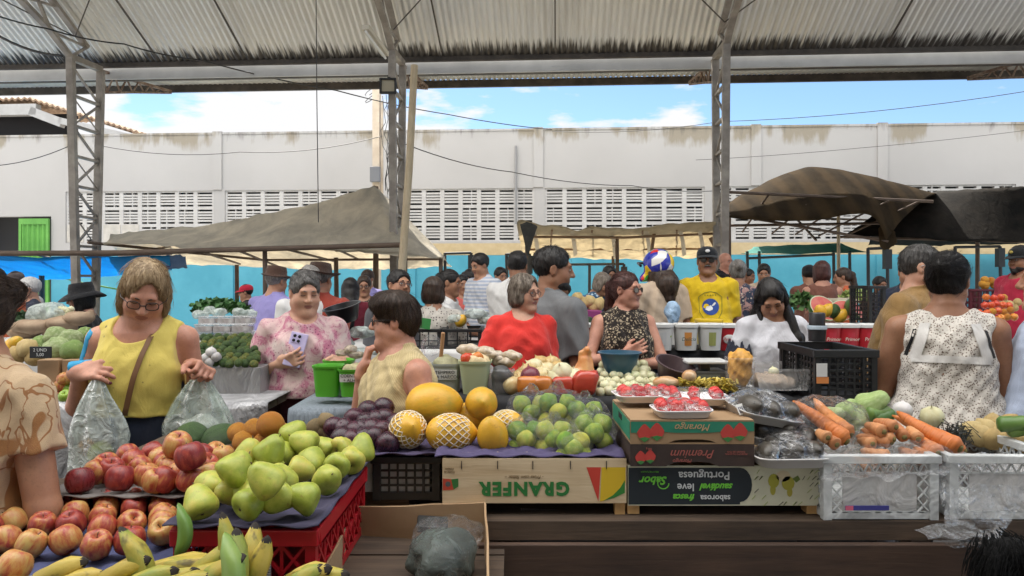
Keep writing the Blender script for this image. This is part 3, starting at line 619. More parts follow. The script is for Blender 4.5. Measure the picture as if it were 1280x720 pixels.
HAIRS = dict(black=((.006, .005, .005), (.022, .018, .016)), brown=((.02, .012, .008), (.07, .042, .028)), grey=((.12, .11, .10), (.34, .32, .30)),
             saltpepper=((.03, .027, .025), (.17, .16, .15)), blond=((.20, .13, .065), (.50, .37, .22)), darkgrey=((.018, .016, .015), (.085, .08, .075)), reddish=((.035, .012, .010), (.10, .035, .028)), white=((.42, .41, .40), (.68, .67, .65)),
             greybrown=((.07, .05, .035), (.30, .25, .20)))
def fabric(name, c, rough=.85, fn=None, weave=500, var=.12, **k):
    def f(t):
        co = t.coord('Object'); d = fn(t, co) if fn else {}
        col = d.get('color', c); n = t.noise(co, 7, 4, .6)
        if not isinstance(col, bpy.types.NodeSocket): col = (*col, 1)
        col = t.mix(1, col, t.ramp(n, [(.3, 1-var), (.7, 1.0)]), 'MULTIPLY')
        hgt = t.math('ADD', t.noise(t.coord('Object', (1, 1, .45)), 14, 3, .55, .8), t.math('MULTIPLY', t.noise(co, weave, 1), .15))
        r = dict(color=col, normal=t.bump(hgt, .55, .02))
        if 'alpha' in d: r['alpha'] = d['alpha']
        return r
    return mat(name, rough=rough, fn=f, sheen=.15, spec=.2, **k)
def TORSO(w=1, belly=0, bust=1, fem=True):
    z = np.array([.70, .78, .86, .93, 1.0, 1.08, 1.16, 1.24, 1.30, 1.335, 1.37])
    if fem: rx = np.array([.160, .172, .175, .162, .146, .140, .143, .142, .120, .085, .050])*w
    else: rx = np.array([.150, .160, .165, .160, .156, .160, .170, .170, .140, .095, .055])*w
    ry = np.array([.110, .122, .128, .120, .112, .112, .115, .110, .092, .072, .05])*(.5+.5*w)
    b = belly*np.exp(-((z-.98)/.11)**2); yc = -b*.55; ry = ry+b*.55; rx = rx+b*.35
    return z, rx, ry, yc
class Body:
    """A person in local space: faces -Y, reference height 1.62 m; lean tilts everything above the hips."""
    def __init__(s, w=1, belly=0, bust=1, fem=True, lean=0, side=0, head=(0, 0, 0), armr=1):
        s.w, s.fem, s.lean, s.side, s.armr = w, fem, lean, side, armr; s.prof = TORSO(w, belly, bust, fem); s.bust = bust if fem else 0
        s.hd = [R_(a) for a in head]; s.Rm = (Matrix.Rotation(s.hd[0], 3, 'Z') @ Matrix.Rotation(s.hd[1], 3, 'X') @ Matrix.Rotation(s.hd[2], 3, 'Y'))*HS
        s.neck = s.sh((0, .012, 1.378)); s.ho = s.neck+s.Rm @ Vector((0, -.022, .105)); s.arms = {}
        sw = .150*w if fem else .166*w
        s.shoulder = {-1: s.sh((-sw, .008, 1.272)), 1: s.sh((sw, .008, 1.272))}
    def sh(s, p):
        p = Vector(p); k = max(0, p.z-.9); return Vector((p.x+s.side*k, p.y-s.lean*k, p.z))
    def H(s, p): return s.ho+s.Rm @ Vector(p)
    def arm(s, side, d1, d2, u=None, n=(0, 0, 1), th=None, curl=.6, l1=.275, l2=.235):
        a = s.shoulder[side]; e = a+Vector(d1).normalized()*l1; w = e+Vector(d2).normalized()*l2
        s.arms[side] = dict(e=e, w=w, u=Vector(u).normalized() if u else (w-e).normalized(), n=Vector(n), th=th if th is not None else 1, curl=curl)
    def q_torso(s, infl=0, flare=0, zmin=.70):
        z, rx, ry, yc = s.prof
        def fn(X, Y, Z):
            zz = Z+0*Z; a = np.interp(zz, z, rx)+infl+flare*np.maximum(0, 1.05-zz); b = np.interp(zz, z, ry)+infl+flare*np.maximum(0, 1.05-zz); c = np.interp(zz, z, yc)
            k = np.maximum(0, zz-.9); x = X-s.side*k; y = Y-c+s.lean*k
            d = ((np.abs(x)/a)**2.3+(np.abs(y)/b)**2.3)**(1/2.3); d = (d-1)*np.minimum(a, b)
            return np.maximum(d, np.maximum(zmin-Z, Z-1.37-infl))
        e = abs(s.lean)*.5+abs(s.side)*.5+infl+flare*.4+.12
        return fn, _v((-.2*s.w-e, -.25-e, zmin)), _v((.2*s.w+e, .2+e, 1.40+infl))
    def torso_ops(s, F, infl=0, flare=0, zmin=.70, k=.03, drape=0):
        F.add(s.q_torso(infl, flare, zmin), k)
        for sd in (-1, 1):
            F.add(q_cone(s.sh((sd*.045, .014, 1.325)), s.shoulder[sd], .040, .044*s.armr, infl*.8), k*.8)
            if s.bust: F.add(q_ell(s.sh((sd*.068*s.w, -.086*(.5+.5*s.w), 1.155)), (.064*s.bust, .060*s.bust, .066*s.bust), None, infl), .045+drape)
        if s.bust and drape: F.add(q_ell(s.sh((0, -.075, 1.07)), (.13*s.w, .06, .10), None, infl), .05)
    def arm_ops(s, F, sd, infl=0, t=2.0, k=.02, loose=0):
        A = s.arms[sd]; a = s.shoulder[sd]; r = s.armr
        t1 = min(t, 1); e = a+(A['e']-a)*t1
        F.add(q_cone(a, e, .046*r, (.046-.007*t1)*r, infl*.7+loose*.8), k)
        if t > 1: F.add(q_cone(A['e'], A['e']+(A['w']-A['e'])*(t-1), .039*r, (.039-.013*(t-1))*r, infl+loose), .012)
    def hand_ops(s, F, sd):
        A = s.arms[sd]; W, u = A['w'], A['u']; n = (A['n']-u*A['n'].dot(u)).normalized(); v = u.cross(n)*A['th']; c = A['curl']
        F.add(q_cone(W-u*.03, W+u*.02, .026, .024), .015)
        for i, ln in enumerate((.066, .074, .068, .053)):
            o = (1.5-i)*.0195; K = W+u*.088+v*o-n*.004*abs(i-1.2)
            F.add(q_cone(W+u*.012+v*o*.6, K, .0145, .0118), .012); p = K; ang = 0
            for j, (fr, da) in enumerate(((.45, 48), (.32, 62), (.25, 38))):
                ang += R_(da)*c; sp = v*(1.5-i)*.06; dr = (u*math.cos(ang)+n*math.sin(ang)+sp).normalized(); q = p+dr*ln*fr*1.12
                F.add(q_cone(p, q, .0094-.0008*j, .0088-.0011*j), .003); p = q
        B = W+u*.022+v*.022; d1 = (u*.62+v*.66+n*.42*(.4+c)).normalized(); M = B+d1*.046; d2 = (u*.95+v*.12+n*.55*c).normalized()
        F.add(q_cone(W+u*.012, B, .018, .016), .014); F.add(q_cone(B, M, .0148, .0112), .012); F.add(q_cone(M, M+d2*.034, .0108, .0085), .004)
    def head_ops(s, F, jaw=1.0, chub=0, nose=1.0):
        H, Rm = s.H, s.Rm
        def el(c, r, k): F.add(q_ell(H(c), r, Rm), k)
        F.add(q_cone(s.sh((0, .02, 1.30)), H((0, .022, -.055)), .058, .050+.006*chub), .035)
        el((0, .014, .036), (.0745, .094, .084), .02); el((0, -.026, -.038), (.060+.006*chub, .064, .080), .035)
        for sd in (-1, 1):
            el((sd*.036, -.052, -.030), (.028+.006*chub, .030, .030), .03); F.add(hcone(H, (sd*.056, -.005, -.055), (sd*.018, -.070, -.100), .018+.008*chub, .015), .03)
        F.add(q_ell(H((0, -.076, -.098)), (.021*jaw, .019, .018), Rm), .025)
        if chub: F.add(q_ell(H((0, -.030, -.105)), (.045, .045, .025), Rm), .035)
        F.add(hcone(H, (-.036, -.082, .032), (.036, -.082, .032), .010, .010), .022)
        for sd in (-1, 1): F.sub(q_ell(H((sd*.031, -.108, .010)), (.019, .024, .013), Rm), .016)
        F.add(hcone(H, (0, -.090, .022), (0, -.110*(1 if nose < 1.1 else 1.03), -.020), .0075, .0125*nose), .012)
        for sd in (-1, 1): F.add(q_ell(H((sd*.0125*nose, -.099, -.024)), (.009, .011, .008), Rm), .006)
        for sd in (-1, 1): F.add(q_ell(H((sd*.031, -.074, .010)), (.0165, .012, .0115), Rm), .006)
        F.add(q_ell(H((0, -.086, -.0505)), (.024, .0085, .0065), Rm), .010); F.add(q_ell(H((0, -.0845, -.0625)), (.019, .0085, .0065), Rm), .009)
        F.sub(hcone(H, (-.024, -.098, -.0565), (.024, -.098, -.0565), .0040), .003)
        for sd in (-1, 1):
            F.add(q_ell(H((sd*.079, .006, .0)), (.011, .021, .033), Rm), .008); F.sub(q_ell(H((sd*.091, .002, .003)), (.008, .011, .019), Rm), .004)
    def lip_index(s, C):
        Ri = np.array(s.Rm.transposed())/HS**2; q = (C-np.array(s.ho)) @ Ri.T
        lip = ((q[:, 0]/.024)**2+((q[:, 2]+.0565)/.0105)**2 < 1) & (q[:, 1] < -.080)
        return lip.astype(int)
def hair_field(B, style, t=.012, length=0):
    F = Field(); H, Rm = B.H, B.Rm; el = lambda c, r, k=.02: F.add(q_ell(H(c), r, Rm), k)
    cap = lambda tt: el((0, .016, .040), (.0755+tt, .096+tt, .086+tt))
    pl = lambda p, n: F.cut(q_plane(H(p), Rm @ Vector(n)), .012)
    if style == 'crop':
        cap(t); F.sub(q_ell(H((0, -.126, .022)), (.078, .070, .076), Rm), .010); pl((0, 0, -.012), (0, -.62, -1))
        for sd in (-1, 1): F.sub(q_ell(H((sd*.088, -.01, -.012)), (.02, .034, .036), Rm), .008)
    elif style == 'bob':
        cap(t); el((0, .030, -.035), (.080+t*.8, .070+t, .085), .03)
        for sd in (-1, 1): el((sd*.076, -.012, -.035), (.016+t*.3, .036, .065+length), .025)
        F.sub(q_ell(H((.016, -.122, .034)), (.062, .074, .086), Rm), .010); F.sub(q_ell(H((0, -.118, -.04)), (.058, .080, .09), Rm), .015); F.sub(q_ell(H((0, -.075, -.15)), (.068, .075, .10), Rm), .015)
    elif style == 'puff':            # short, full on top, nape cut close
        cap(t); el((0, -.015, .085), (.075+t, .085+t, .05+t*.6), .03); el((0, .062, -.012), (.062+t*.5, .05, .07), .03)
        F.sub(q_ell(H((0, -.122, -.012)), (.068, .074, .090), Rm), .012)
        for sd in (-1, 1): F.sub(q_ell(H((sd*.092, -.012, -.035)), (.024, .04, .045), Rm), .01)
        pl((0, 0, -.062), (0, -.25, -1))
    elif style == 'tied':
        cap(t); el((0, .04, -.02), (.066, .06, .06), .03); F.sub(q_ell(H((0, -.126, .018)), (.074, .072, .082), Rm), .012)
        for sd in (-1, 1): F.sub(q_ell(H((sd*.088, -.008, -.02)), (.02, .03, .04), Rm), .008)
        if length == 0: el((0, .118, .045), (.04, .035, .04), .012)
        else:
            F.add(hcone(H, (0, .10, .055), (0, .128, .02), .026, .030), .01)
            a = H((0, .128, .02)); b = a+Vector((0, .02, -length*.55)); F.add(q_cone(a, b, .030, .034), .012); F.add(q_cone(b, b+Vector((0, -.02, -length*.45)), .034, .014), .012)
    elif style == 'long':
        cap(t); el((0, .050, -.04), (.085, .06, .11), .03)
        for sd in (-1, 1): el((sd*.080, .0, -.04), (.022, .045, .09), .03)
        F.sub(q_ell(H((-.008, -.122, .0)), (.056, .076, .105), Rm), .012)
        a = H((0, .072, -.10)); b = B.sh((0, .10, 1.34)); F.add(q_cone(a, b, .075, .075), .04); F.add(q_cone(b, b+Vector((0, .02, -length)), .078, .045), .04)
    def strand(X, Y, Z):
        p = (X-B.ho.x, Y-B.ho.y, Z-B.ho.z); a = np.arctan2(p[0], p[1])
        return .0012*np.sin(a*46+6*vnoise(p, 14, 3))+.0026*vnoise(p, 45, 4)
    F.warp(strand); return F
def add_strands(me, B, style, n, ln, seed=0, r=.0011):
    from mathutils.bvhtree import BVHTree
    V = [v.co.copy() for v in me.vertices]; Q = [tuple(p.vertices) for p in me.polygons]; bvh = BVHTree.FromPolygons(V, Q); rs = random.Random(seed); m = MB()
    crown = B.H((.012, .02, .14)); bun = B.H((0, .14, .045)); low = B.ho.z-.03
    for k in range(n):
        p = V[rs.randrange(len(V))].copy(); q, nr, i, d = bvh.find_nearest(p)
        pts = [p+nr*.0005]; lift = rs.uniform(.0005, .0035) if rs.random() < .88 else rs.uniform(.004, .012); cur = Vector((rs.gauss(0, 1), rs.gauss(0, 1), rs.gauss(0, 1)))*.22; st = ln*rs.uniform(.6, 1.2)/6
        for j in range(6):
            t = (bun-p).normalized() if style == 'tied' else ((p-crown).normalized()*.6+Vector((0, 0, -.7)))
            t = t+cur; t = t-nr*t.dot(nr)
            if t.length < 1e-4: break
            p = p+t.normalized()*st; q, nr, i, d = bvh.find_nearest(p); p = q+nr*lift*(.4+j*.25); pts.append(p.copy())
        if len(pts) > 3: m.tube(pts, [r*(1-.11*i) for i in range(len(pts))], 3, 0, False)
    b = len(V); out = bpy.data.meshes.new('hair'); out.from_pydata([tuple(v) for v in V]+m.v, [], Q+[tuple(i+b for i in f) for f in m.f]); out.polygons.foreach_set('use_smooth', [True]*len(out.polygons)); out.update(); return out
def trousers_field(B, floor, slim=1.0, top=0):
    F = Field(); z, rx, ry, yc = B.prof
    F.add(B.q_torso(.010, 0, .70), .03); F.cut(((lambda X, Y, Z: Z-max(.96, top)+0*X), None, None), .01)
    for sd in (-1, 1):
        F.add(q_cone((sd*.088*B.w, 0, .82), (sd*.10*B.w, -.01, .45), .098*slim*B.w, .066*slim), .03)
        F.add(q_cone((sd*.10*B.w, -.01, .45), (sd*.105*B.w, .01, floor+.06), .066*slim, .052*slim), .02)
    return F
def person(label, d, px, s=1.0, yaw=0, skin='tan', hair='black', style='crop', ht=.012, hlen=0, cloth=None, legs=None, sleeve=.6, neck='round', hem=.82, B=None, arms=None,
           h=.006, group=None, loose=.012, flare=.06, extra=None, eyes='open', face=None, brow=True, wr=.009, lapel=None, inf=.011, nolegs=False):
    """px: picture position of the head's middle at distance d; arm directions are given in world axes"""
    B = B or Body(); rz = R_(yaw); Rz = Matrix.Rotation(rz, 3, 'Z')
    toL = lambda v: Rz.transposed() @ Vector(v)
    for sd, A in (arms or {-1: ((-.12, .05, -1), (0, -.15, -1)), 1: ((.12, .05, -1), (0, -.15, -1))}).items():
        A = list(A); kw = A[2] if len(A) > 2 else {}; kw = dict(kw)
        if 'u' in kw: kw['u'] = toL(kw['u'])
        kw['n'] = toL(kw.get('n', (0, 0, 1) if len(A) > 2 else (-sd, 0, 0))); kw.setdefault('th', sd)
        B.arm(sd, toL(A[0]), toL(A[1]), **kw)
    hw = P(px[0], px[1], d); ho = Rz @ B.ho; off = hw.z/s-B.ho.z; floor = -off
    root = empty('person', (hw.x-ho.x*s, hw.y-ho.y*s, 0), rz, label, 'person', group); root.scale = (s,)*3
    def kid(name, me, m, par=None):
        o = mobj(name, me, m, par or root)
        if par is None: o.location = (0, 0, off)
        return o
    F = Field(); B.torso_ops(F); B.head_ops(F, **(face or {}))
    for sd in (-1, 1): B.arm_ops(F, sd); B.hand_ops(F, sd)
    body = kid('body', F.mesh('body', h, B.lip_index), [skin_mat('skin_'+skin, SKINS[skin]), LIP()])
    if cloth:
        C = Field(); sl = [0 if x is None else x for x in (sleeve if hasattr(sleeve, '__len__') else (sleeve, sleeve))]
        for sd, t in zip((-1, 1), sl):
            if t > 0:
                B.arm_ops(C, sd, inf, min(t+.05, 2), .022, loose); A = B.arms[sd]; a = B.shoulder[sd]
                e = a+(A['e']-a)*t if t <= 1 else A['e']+(A['w']-A['e'])*(t-1); dr = (A['e']-a if t <= 1 else A['w']-A['e']).normalized()
                pl = q_plane(e, dr)[0]; rad = .12
                def cutf(X, Y, Z, pl=pl, e=e, dr=dr, rad=.15):      # only trims close to the sleeve's end
                    dd = pl(X, Y, Z); x, y, z = X-e.x, Y-e.y, Z-e.z; q = x*dr.x+y*dr.y+z*dr.z
                    return np.minimum(dd, rad-np.sqrt(np.maximum(x*x+y*y+z*z-q*q, 0)+0*dd))
                C.cut((cutf, None, None), .003)
        B.torso_ops(C, inf, flare, hem-.02, .022, .03)
        for sd, t in zip((-1, 1), sl):
            if t == 0:
                a = B.shoulder[sd]; C.sub(q_ell(a+Vector((sd*.052, 0, -.02)), (.072, .2, .125)), .012)
        nk = dict(round=((0, -.075, 1.385), (.088, .10, .075)), scoop=((0, -.085, 1.385), (.105, .105, .12)), high=((0, -.05, 1.42), (.07, .09, .07)), vee=((0, -.09, 1.38), (.055, .10, .13)), back=((0, .02, 1.42), (.12, .12, .10)))[neck]
        C.sub(q_ell(B.sh(nk[0]), nk[1]), .008); C.sub(q_ell(B.sh((0, .0, 1.43)), (.078, .085, .075)), .008)
        C.cut(((lambda X, Y, Z: hem-Z+0*X+.012*np.sin(9*X+2)), None, None), .004)
        if wr:
            sdn = int(d*100) % 97
            def folds(X, Y, Z):
                p = (X, Y, Z); n1 = vnoise((X*1.0+Z*.6, Y, Z*.55), 17, sdn); n2 = vnoise((X-Z*.8, Y, Z*.5), 30, sdn+1)
                return wr*(np.abs(n1)*1.4-.5)+wr*.5*n2
            C.warp(folds)
        cme = C.mesh('clothing', h); ct = kid('clothing', cme, cloth)
    if legs and not nolegs: kid('trousers', trousers_field(B, floor, 1.0, hem+.03).mesh('trousers', .02), legs)
    if not nolegs:
        for sd in (-1, 1):
            m = MB(); m.ell((sd*.105*B.w, -.05, floor+.045), (.045, .125, .045), 12, 8); kid('shoe', m.mesh('shoe', True), mat('shoe_leather', (.05, .04, .035), .6))
    if style != 'bald' and hair:
        hme = hair_field(B, style, ht, hlen).mesh('hair', min(h, .007))
        if d < 6.2: hme = add_strands(hme, B, style, 1500 if d < 3 else 600 if d < 4.4 else 200, .022 if style == 'crop' else .07, int(d*100), .0009 if d < 3 else .0014)
        kid('hair', hme, hair_mat('hair_'+hair, *HAIRS[hair]))
    if eyes:
        for sd in (-1, 1):
            m = MB(); c = Vector((sd*.031, -.0835, .010))
            if eyes == 'open':
                m.ell(c, (.0125, .0075, .0058), 14, 10, 0); m.ell(c+Vector((0, -.0045, 0)), (.0052, .0042, .0052), 10, 8, 1); m.tube([c+Vector((x, -.0048+abs(x)*.32, .0062-abs(x)*.22)) for x in (-.014, -.007, 0, .007, .014)], .0018, 5, 2)
            else: m.tube([c+Vector((x, -.0052+abs(x)*.32, -.003+abs(x)*.18)) for x in (-.014, -.007, 0, .007, .014)], .0016, 5, 2)
            me = m.mesh('eye', True); me.transform(Matrix.Translation(B.ho) @ B.Rm.to_4x4())
            kid('eye', me, [mat('eye_white', (.62, .58, .54), .3), mat('iris', (.02, .012, .008), .15), mat('lash', (.015, .01, .008), .6)])
            if brow:
                m = MB(); m.tube([Vector((sd*x, y, z)) for x, y, z in ((.012, -.0925, .030), (.024, -.0925, .0345), (.036, -.087, .0345), (.046, -.077, .029))], [.0022, .0032, .0030, .0012], 6)
                me = m.mesh('eyebrow', True); me.transform(Matrix.Translation(B.ho) @ B.Rm.to_4x4()); kid('eyebrow', me, hair_mat('hair_'+(hair if hair in ('black', 'brown', 'saltpepper', 'grey') else 'brown'), *HAIRS[hair if hair in ('black', 'brown', 'saltpepper', 'grey') else 'brown']))
    root['_'] = 0; del root['_']
    ctx = dict(cme=cme if cloth else None, root=root, B=B, kid=kid, off=off, floor=floor, h=h, HM=Matrix.Translation(B.ho) @ B.Rm.to_4x4())
    if extra: extra(ctx)
    return ctx
def headmesh(ctx, name, mb, mats, smooth=True):
    me = mb.mesh(name, smooth); me.transform(ctx['HM']); return ctx['kid'](name, me, mats)
def glasses(col=(.02, .015, .012), r=.022, square=1, lens=.15, th=.0022, dark=False):
    def fx(ctx):
        m = MB()
        for sd in (-1, 1):
            pts = []
            for k in range(19):
                a = k*2*math.pi/18; e = 2/(2+square); ca, sa = math.cos(a), math.sin(a)
                x = sd*.033+math.copysign(abs(ca)**e, ca)*r; z = .006+math.copysign(abs(sa)**e, sa)*r*.78; pts.append((x, -.104+abs(x)*.16, z))
            m.tube(pts, th, 6, 0, False); m.face([p for p in pts[:-1]], 1)
            m.tube([(sd*.055, -.094, .012), (sd*.081, -.06, .014), (sd*.087, .0, .012), (sd*.084, .018, -.002)], th*.9, 5, 0)
        m.tube([(-.012, -.104, .010), (0, -.106, .012), (.012, -.104, .010)], th, 6, 0)
        lm = mat('sunglass_lens', (.03, .025, .02), .08) if dark else clear_plastic('glass_lens', body=.02, rough=.03, wrinkle=2)
        headmesh(ctx, 'glasses', m, [mat('glasses_frame_%d' % int(col[0]*1000), col, .3), lm])
    return fx
def beard(col='black', full=1):
    def fx(ctx):
        B = ctx['B']; F = Field(); H, Rm = B.H, B.Rm
        F.add(q_ell(H((0, -.030, -.070)), (.068, .068, .060), Rm), .02); F.add(q_ell(H((0, -.075, -.100)), (.030, .030, .030), Rm), .02)
        F.sub(q_ell(H((0, -.10, -.055)), (.026, .03, .014), Rm), .006); F.cut(q_plane(H((0, -.09, -.040)), Rm @ Vector((0, -.45, 1))), .01)
        F.sub(q_ell(H((0, .05, -.12)), (.09, .07, .06), Rm), .01)
        F.warp(lambda X, Y, Z: .003*vnoise((X, Y, Z), 90, 9)); ctx['kid']('beard', F.mesh('beard', ctx['h']), hair_mat('hair_'+col, *HAIRS[col]))
    return fx
def moustache(col):
    def fx(ctx):
        m = MB(); m.tube([(-.028, -.092, -.048), (-.014, -.104, -.041), (0, -.107, -.039), (.014, -.104, -.041), (.028, -.092, -.048)], [.003, .0065, .0065, .0065, .003], 8)
        headmesh(ctx, 'moustache', m, hair_mat('hair_'+col, *HAIRS[col]))
    return fx
def cap(col, brim=True, badge=None):
    def fx(ctx):
        m = MB(); rows = []
        for i in range(9):
            t = i/8*math.pi/2; rows.append([(.088*math.cos(t)*math.cos(a), .018+.109*math.cos(t)*math.sin(a), .055+.078*math.sin(t)**.8) for a in [k*2*math.pi/24 for k in range(24)]])
        rows.insert(0, [(x*1.0, .018+(y-.018), .035) for x, y, z in rows[0]]); m.quadstrip(rows, True)
        if brim:
            top = []; bot = []
            for k in range(13):
                a = math.pi+k*math.pi/12; x, y = .086*math.cos(a), .018+.105*math.sin(a); o = max(0, math.sin(k*math.pi/12))
                top.append([(x, y, .045), (x*1.02, y-.035*o, .044+.004*o), (x*1.0, y-.072*o, .030)]); bot.append([(a_, b_, c_-.004) for a_, b_, c_ in top[-1]])
            m.quadstrip(top, False); m.quadstrip(bot, False, flip=True); m.quadstrip([[t[-1] for t in top], [b[-1] for b in bot]], False)
        c = headmesh(ctx, 'cap', m, fabric('cap_%d_%d' % (int(col[0]*1000), int(col[1]*1000)), col))
        if badge:
            b = MB(); b.ell((0, -.094, .085), (.020, .006, .014), 12, 8); headmesh(ctx, 'cap_badge', b, mat('cap_badge_%d' % int(badge[0]*100), badge, .6)).name = 'cap_badge'
    return fx
def hat(col, brim=.06, height=.10, droop=.01, name='hat'):
    def fx(ctx):
        m = MB(); pr = [(.090, .040), (.094, .06), (.090, .04+height*.6), (.080, .04+height*.95), (.05, .04+height), (.02, .035+height), (.001, .035+height)]
        el = lambda r, z: [(r*.95*math.cos(a), .016+r*1.17*math.sin(a), z+(.012*math.sin(2*a) if r > .1 else 0)) for a in [k*2*math.pi/28 for k in range(28)]]
        rows = [el(.091, .036), el(.091+brim*.5, .046-droop*.3), el(.091+brim, .050-droop*1.5), el(.093+brim, .054-droop*1.5), el(.091+brim*.5, .052-droop*.3)]+[el(r, z) for r, z in pr[1:]]
        m.quadstrip(rows, True); headmesh(ctx, name, m, fabric('hat_%d_%d' % (int(col[0]*1000), int(col[2]*1000)), col))
    return fx
def multi(*fs): return lambda ctx: [f(ctx) for f in fs]
def torsomesh(ctx, name, mb, mats, smooth=True): return ctx['kid'](name, mb.mesh(name, smooth), mats)
def on_cloth(ctx, x, z, front=-1, out=.016):
    """a point just off the clothing, met from the front (or the back) at local (x, z)"""
    from mathutils.bvhtree import BVHTree
    if 'bvh' not in ctx: m = ctx['cme']; ctx['bvh'] = BVHTree.FromPolygons([v.co.copy() for v in m.vertices], [tuple(p.vertices) for p in m.polygons])
    B = ctx['B']; q = B.sh((x, 0, z)); hit = ctx['bvh'].ray_cast(Vector((q.x, front*1.0, z)), Vector((0, -front, 0)))[0]
    if hit is None: hit = B.sh((x, front*.12, z))
    return Vector((hit.x, hit.y+front*max(.002, (out-.010)*.22), hit.z))
# ---------------------------------------------------------------- fabrics
FAB = {}
def pat(name, fn, c=(.5, .5, .5), **k): FAB[name] = fabric(name, c, fn=fn, **k); return FAB[name]
def f_floral(base, a, b, sc=10):
    def fn(t, co):
        n = t.noise(co, sc, 5, .7, 1.2); v = t.vor(co, sc*6); n2 = t.noise(co, sc*.8, 4, .6, .5)
        col = t.mix(t.ramp(n, [(.44, 0), (.58, .85)]), base, a); col = t.mix(t.ramp(n2, [(.54, 0), (.66, .7)]), col, (.62, .55, .50)); col = t.mix(t.math('MULTIPLY', t.ramp(v, [(.18, 1), (.3, 0)]), t.ramp(n, [(.42, 0), (.6, .95)])), col, b)
        return dict(color=col)
    return fn
pat('pink_floral', f_floral((.66, .48, .46), (.46, .12, .22), (.17, .03, .08)))
def f_leaf(t, co):
    d = t.coord('Object', (1, .6, .55), rot=(.3, .5, .5)); n = t.noise(d, 10, 2, .4, 2.2)
    l = t.ramp(t.math('ABSOLUTE', t.math('SUBTRACT', n, .5)), [(.0, 1), (.018, 1), (.026, 0)]); w = t.ramp(t.noise(d, 8, 1, .3, 1.5), [(.57, 0), (.585, 1)])
    col = t.mix(w, (.58, .42, .26), (.36, .17, .065)); return dict(color=t.mix(l, col, (.33, .15, .06)))
pat('leaf_print', f_leaf)
def f_leopard(t, co):
    v = t.vor(co, 48); n = t.noise(co, 30, 3, .6, 1); r = t.ramp(v, [(.28, 1), (.40, 0), (.62, 0), (.72, .7)])
    return dict(color=t.mix(t.math('MULTIPLY', r, t.ramp(n, [(.47, 0), (.52, 1)])), (.018, .013, .011), (.52, .42, .29)))
pat('leopard_print', f_leopard)
def f_dots(t, co):
    v = t.vor(co, 46, rand=.5); return dict(color=t.mix(t.ramp(v, [(.22, 1), (.28, 0)]), (.58, .54, .48), (.10, .075, .07)))
pat('dotted_blouse', f_dots)
def f_crochet(t, co):
    v = t.vor(co, 130); v2 = t.noise(co, 160, 2, .7); return dict(color=t.mix(t.ramp(v, [(.24, 1), (.42, 0)]), (.68, .64, .58), (.13, .075, .05)))
pat('crochet_blouse', f_crochet)
def f_knit(t, co):
    w = t.wave(co, 60, 2, 2, 'DIAGONAL'); n = t.noise(co, 120, 2); return dict(color=t.mix(t.ramp(w, [(.3, 0), (.6, .5)]), (.62, .50, .27), (.42, .32, .15)))
pat('tan_knit', f_knit)
def f_bluefloral(t, co):
    n = t.noise(co, 14, 3, .6, 1.2); v = t.vor(co, 22); c = t.mix(t.ramp(n, [(.5, 0), (.56, 1)]), (.035, .045, .075), (.40, .24, .22)); return dict(color=t.mix(t.ramp(v, [(.16, 1), (.24, 0)]), c, (.5, .42, .36)))
pat('navy_floral', f_bluefloral)
def f_paleflower(t, co):
    v = t.vor(co, 26); return dict(color=t.mix(t.ramp(v, [(.3, 1), (.42, 0)]), (.05, .12, .22), (.48, .60, .70)))
pat('blue_flowers', f_paleflower)
def f_stripes(t, co):
    w = t.wave(co, 9, .3, 1, 'Z'); return dict(color=t.mix(t.ramp(w, [(.45, 0), (.55, 1)]), (.68, .68, .70), (.42, .48, .60)))
pat('pale_stripes', f_stripes)
def f_eyelet(t, co):
    z = t.sep(co)[2]; v = t.vor(co, 26, rand=1); n = t.noise(co, 6, 2); m = t.math('MULTIPLY', t.ramp(v, [(.10, 1), (.16, 0)]), t.ramp(n, [(.52, 0), (.58, 1)]))
    return dict(color=t.mix(m, (.72, .58, .14), (.16, .10, .03)))
pat('yellow_eyelet', f_eyelet)
def f_flame(t, co):
    z = t.sep(t.coord('Object'))[2]; n = t.noise(t.coord('Object', (1, 1, .4)), 22, 2, .4, .6); return dict(color=t.mix(t.ramp(t.math('ADD', z, t.math('MULTIPLY', n, .22)), [(1.165, 1), (1.17, 0)] if False else [(.5, 1), (.51, 1)]), (.66, .66, .69), (.66, .66, .69)))
for nm, c in dict(red_shirt=(.72, .045, .035), grey_polo=(.17, .175, .18), yellow_tee=(.76, .52, .02), white_tee=(.66, .66, .70), brown_shirt=(.26, .155, .055), pale_blue_shirt=(.46, .53, .68),
                  tan_tee=(.58, .45, .33), jeans=(.035, .06, .12), maroon=(.085, .015, .025), navy=(.025, .032, .055), black_cloth=(.015, .015, .017), lavender=(.28, .25, .52), rust=(.34, .06, .04), dark_red=(.17, .02, .035),
                  white_shirt=(.68, .67, .65), salmon=(.62, .24, .16), orange_top=(.60, .13, .05), brown_top=(.20, .085, .06), crimson=(.52, .03, .07), grey_trousers=(.10, .10, .11), coral=(.75, .16, .13), pink_tee=(.65, .25, .32)).items(): FAB[nm] = fabric(nm, c)
D_ = lambda **k: k
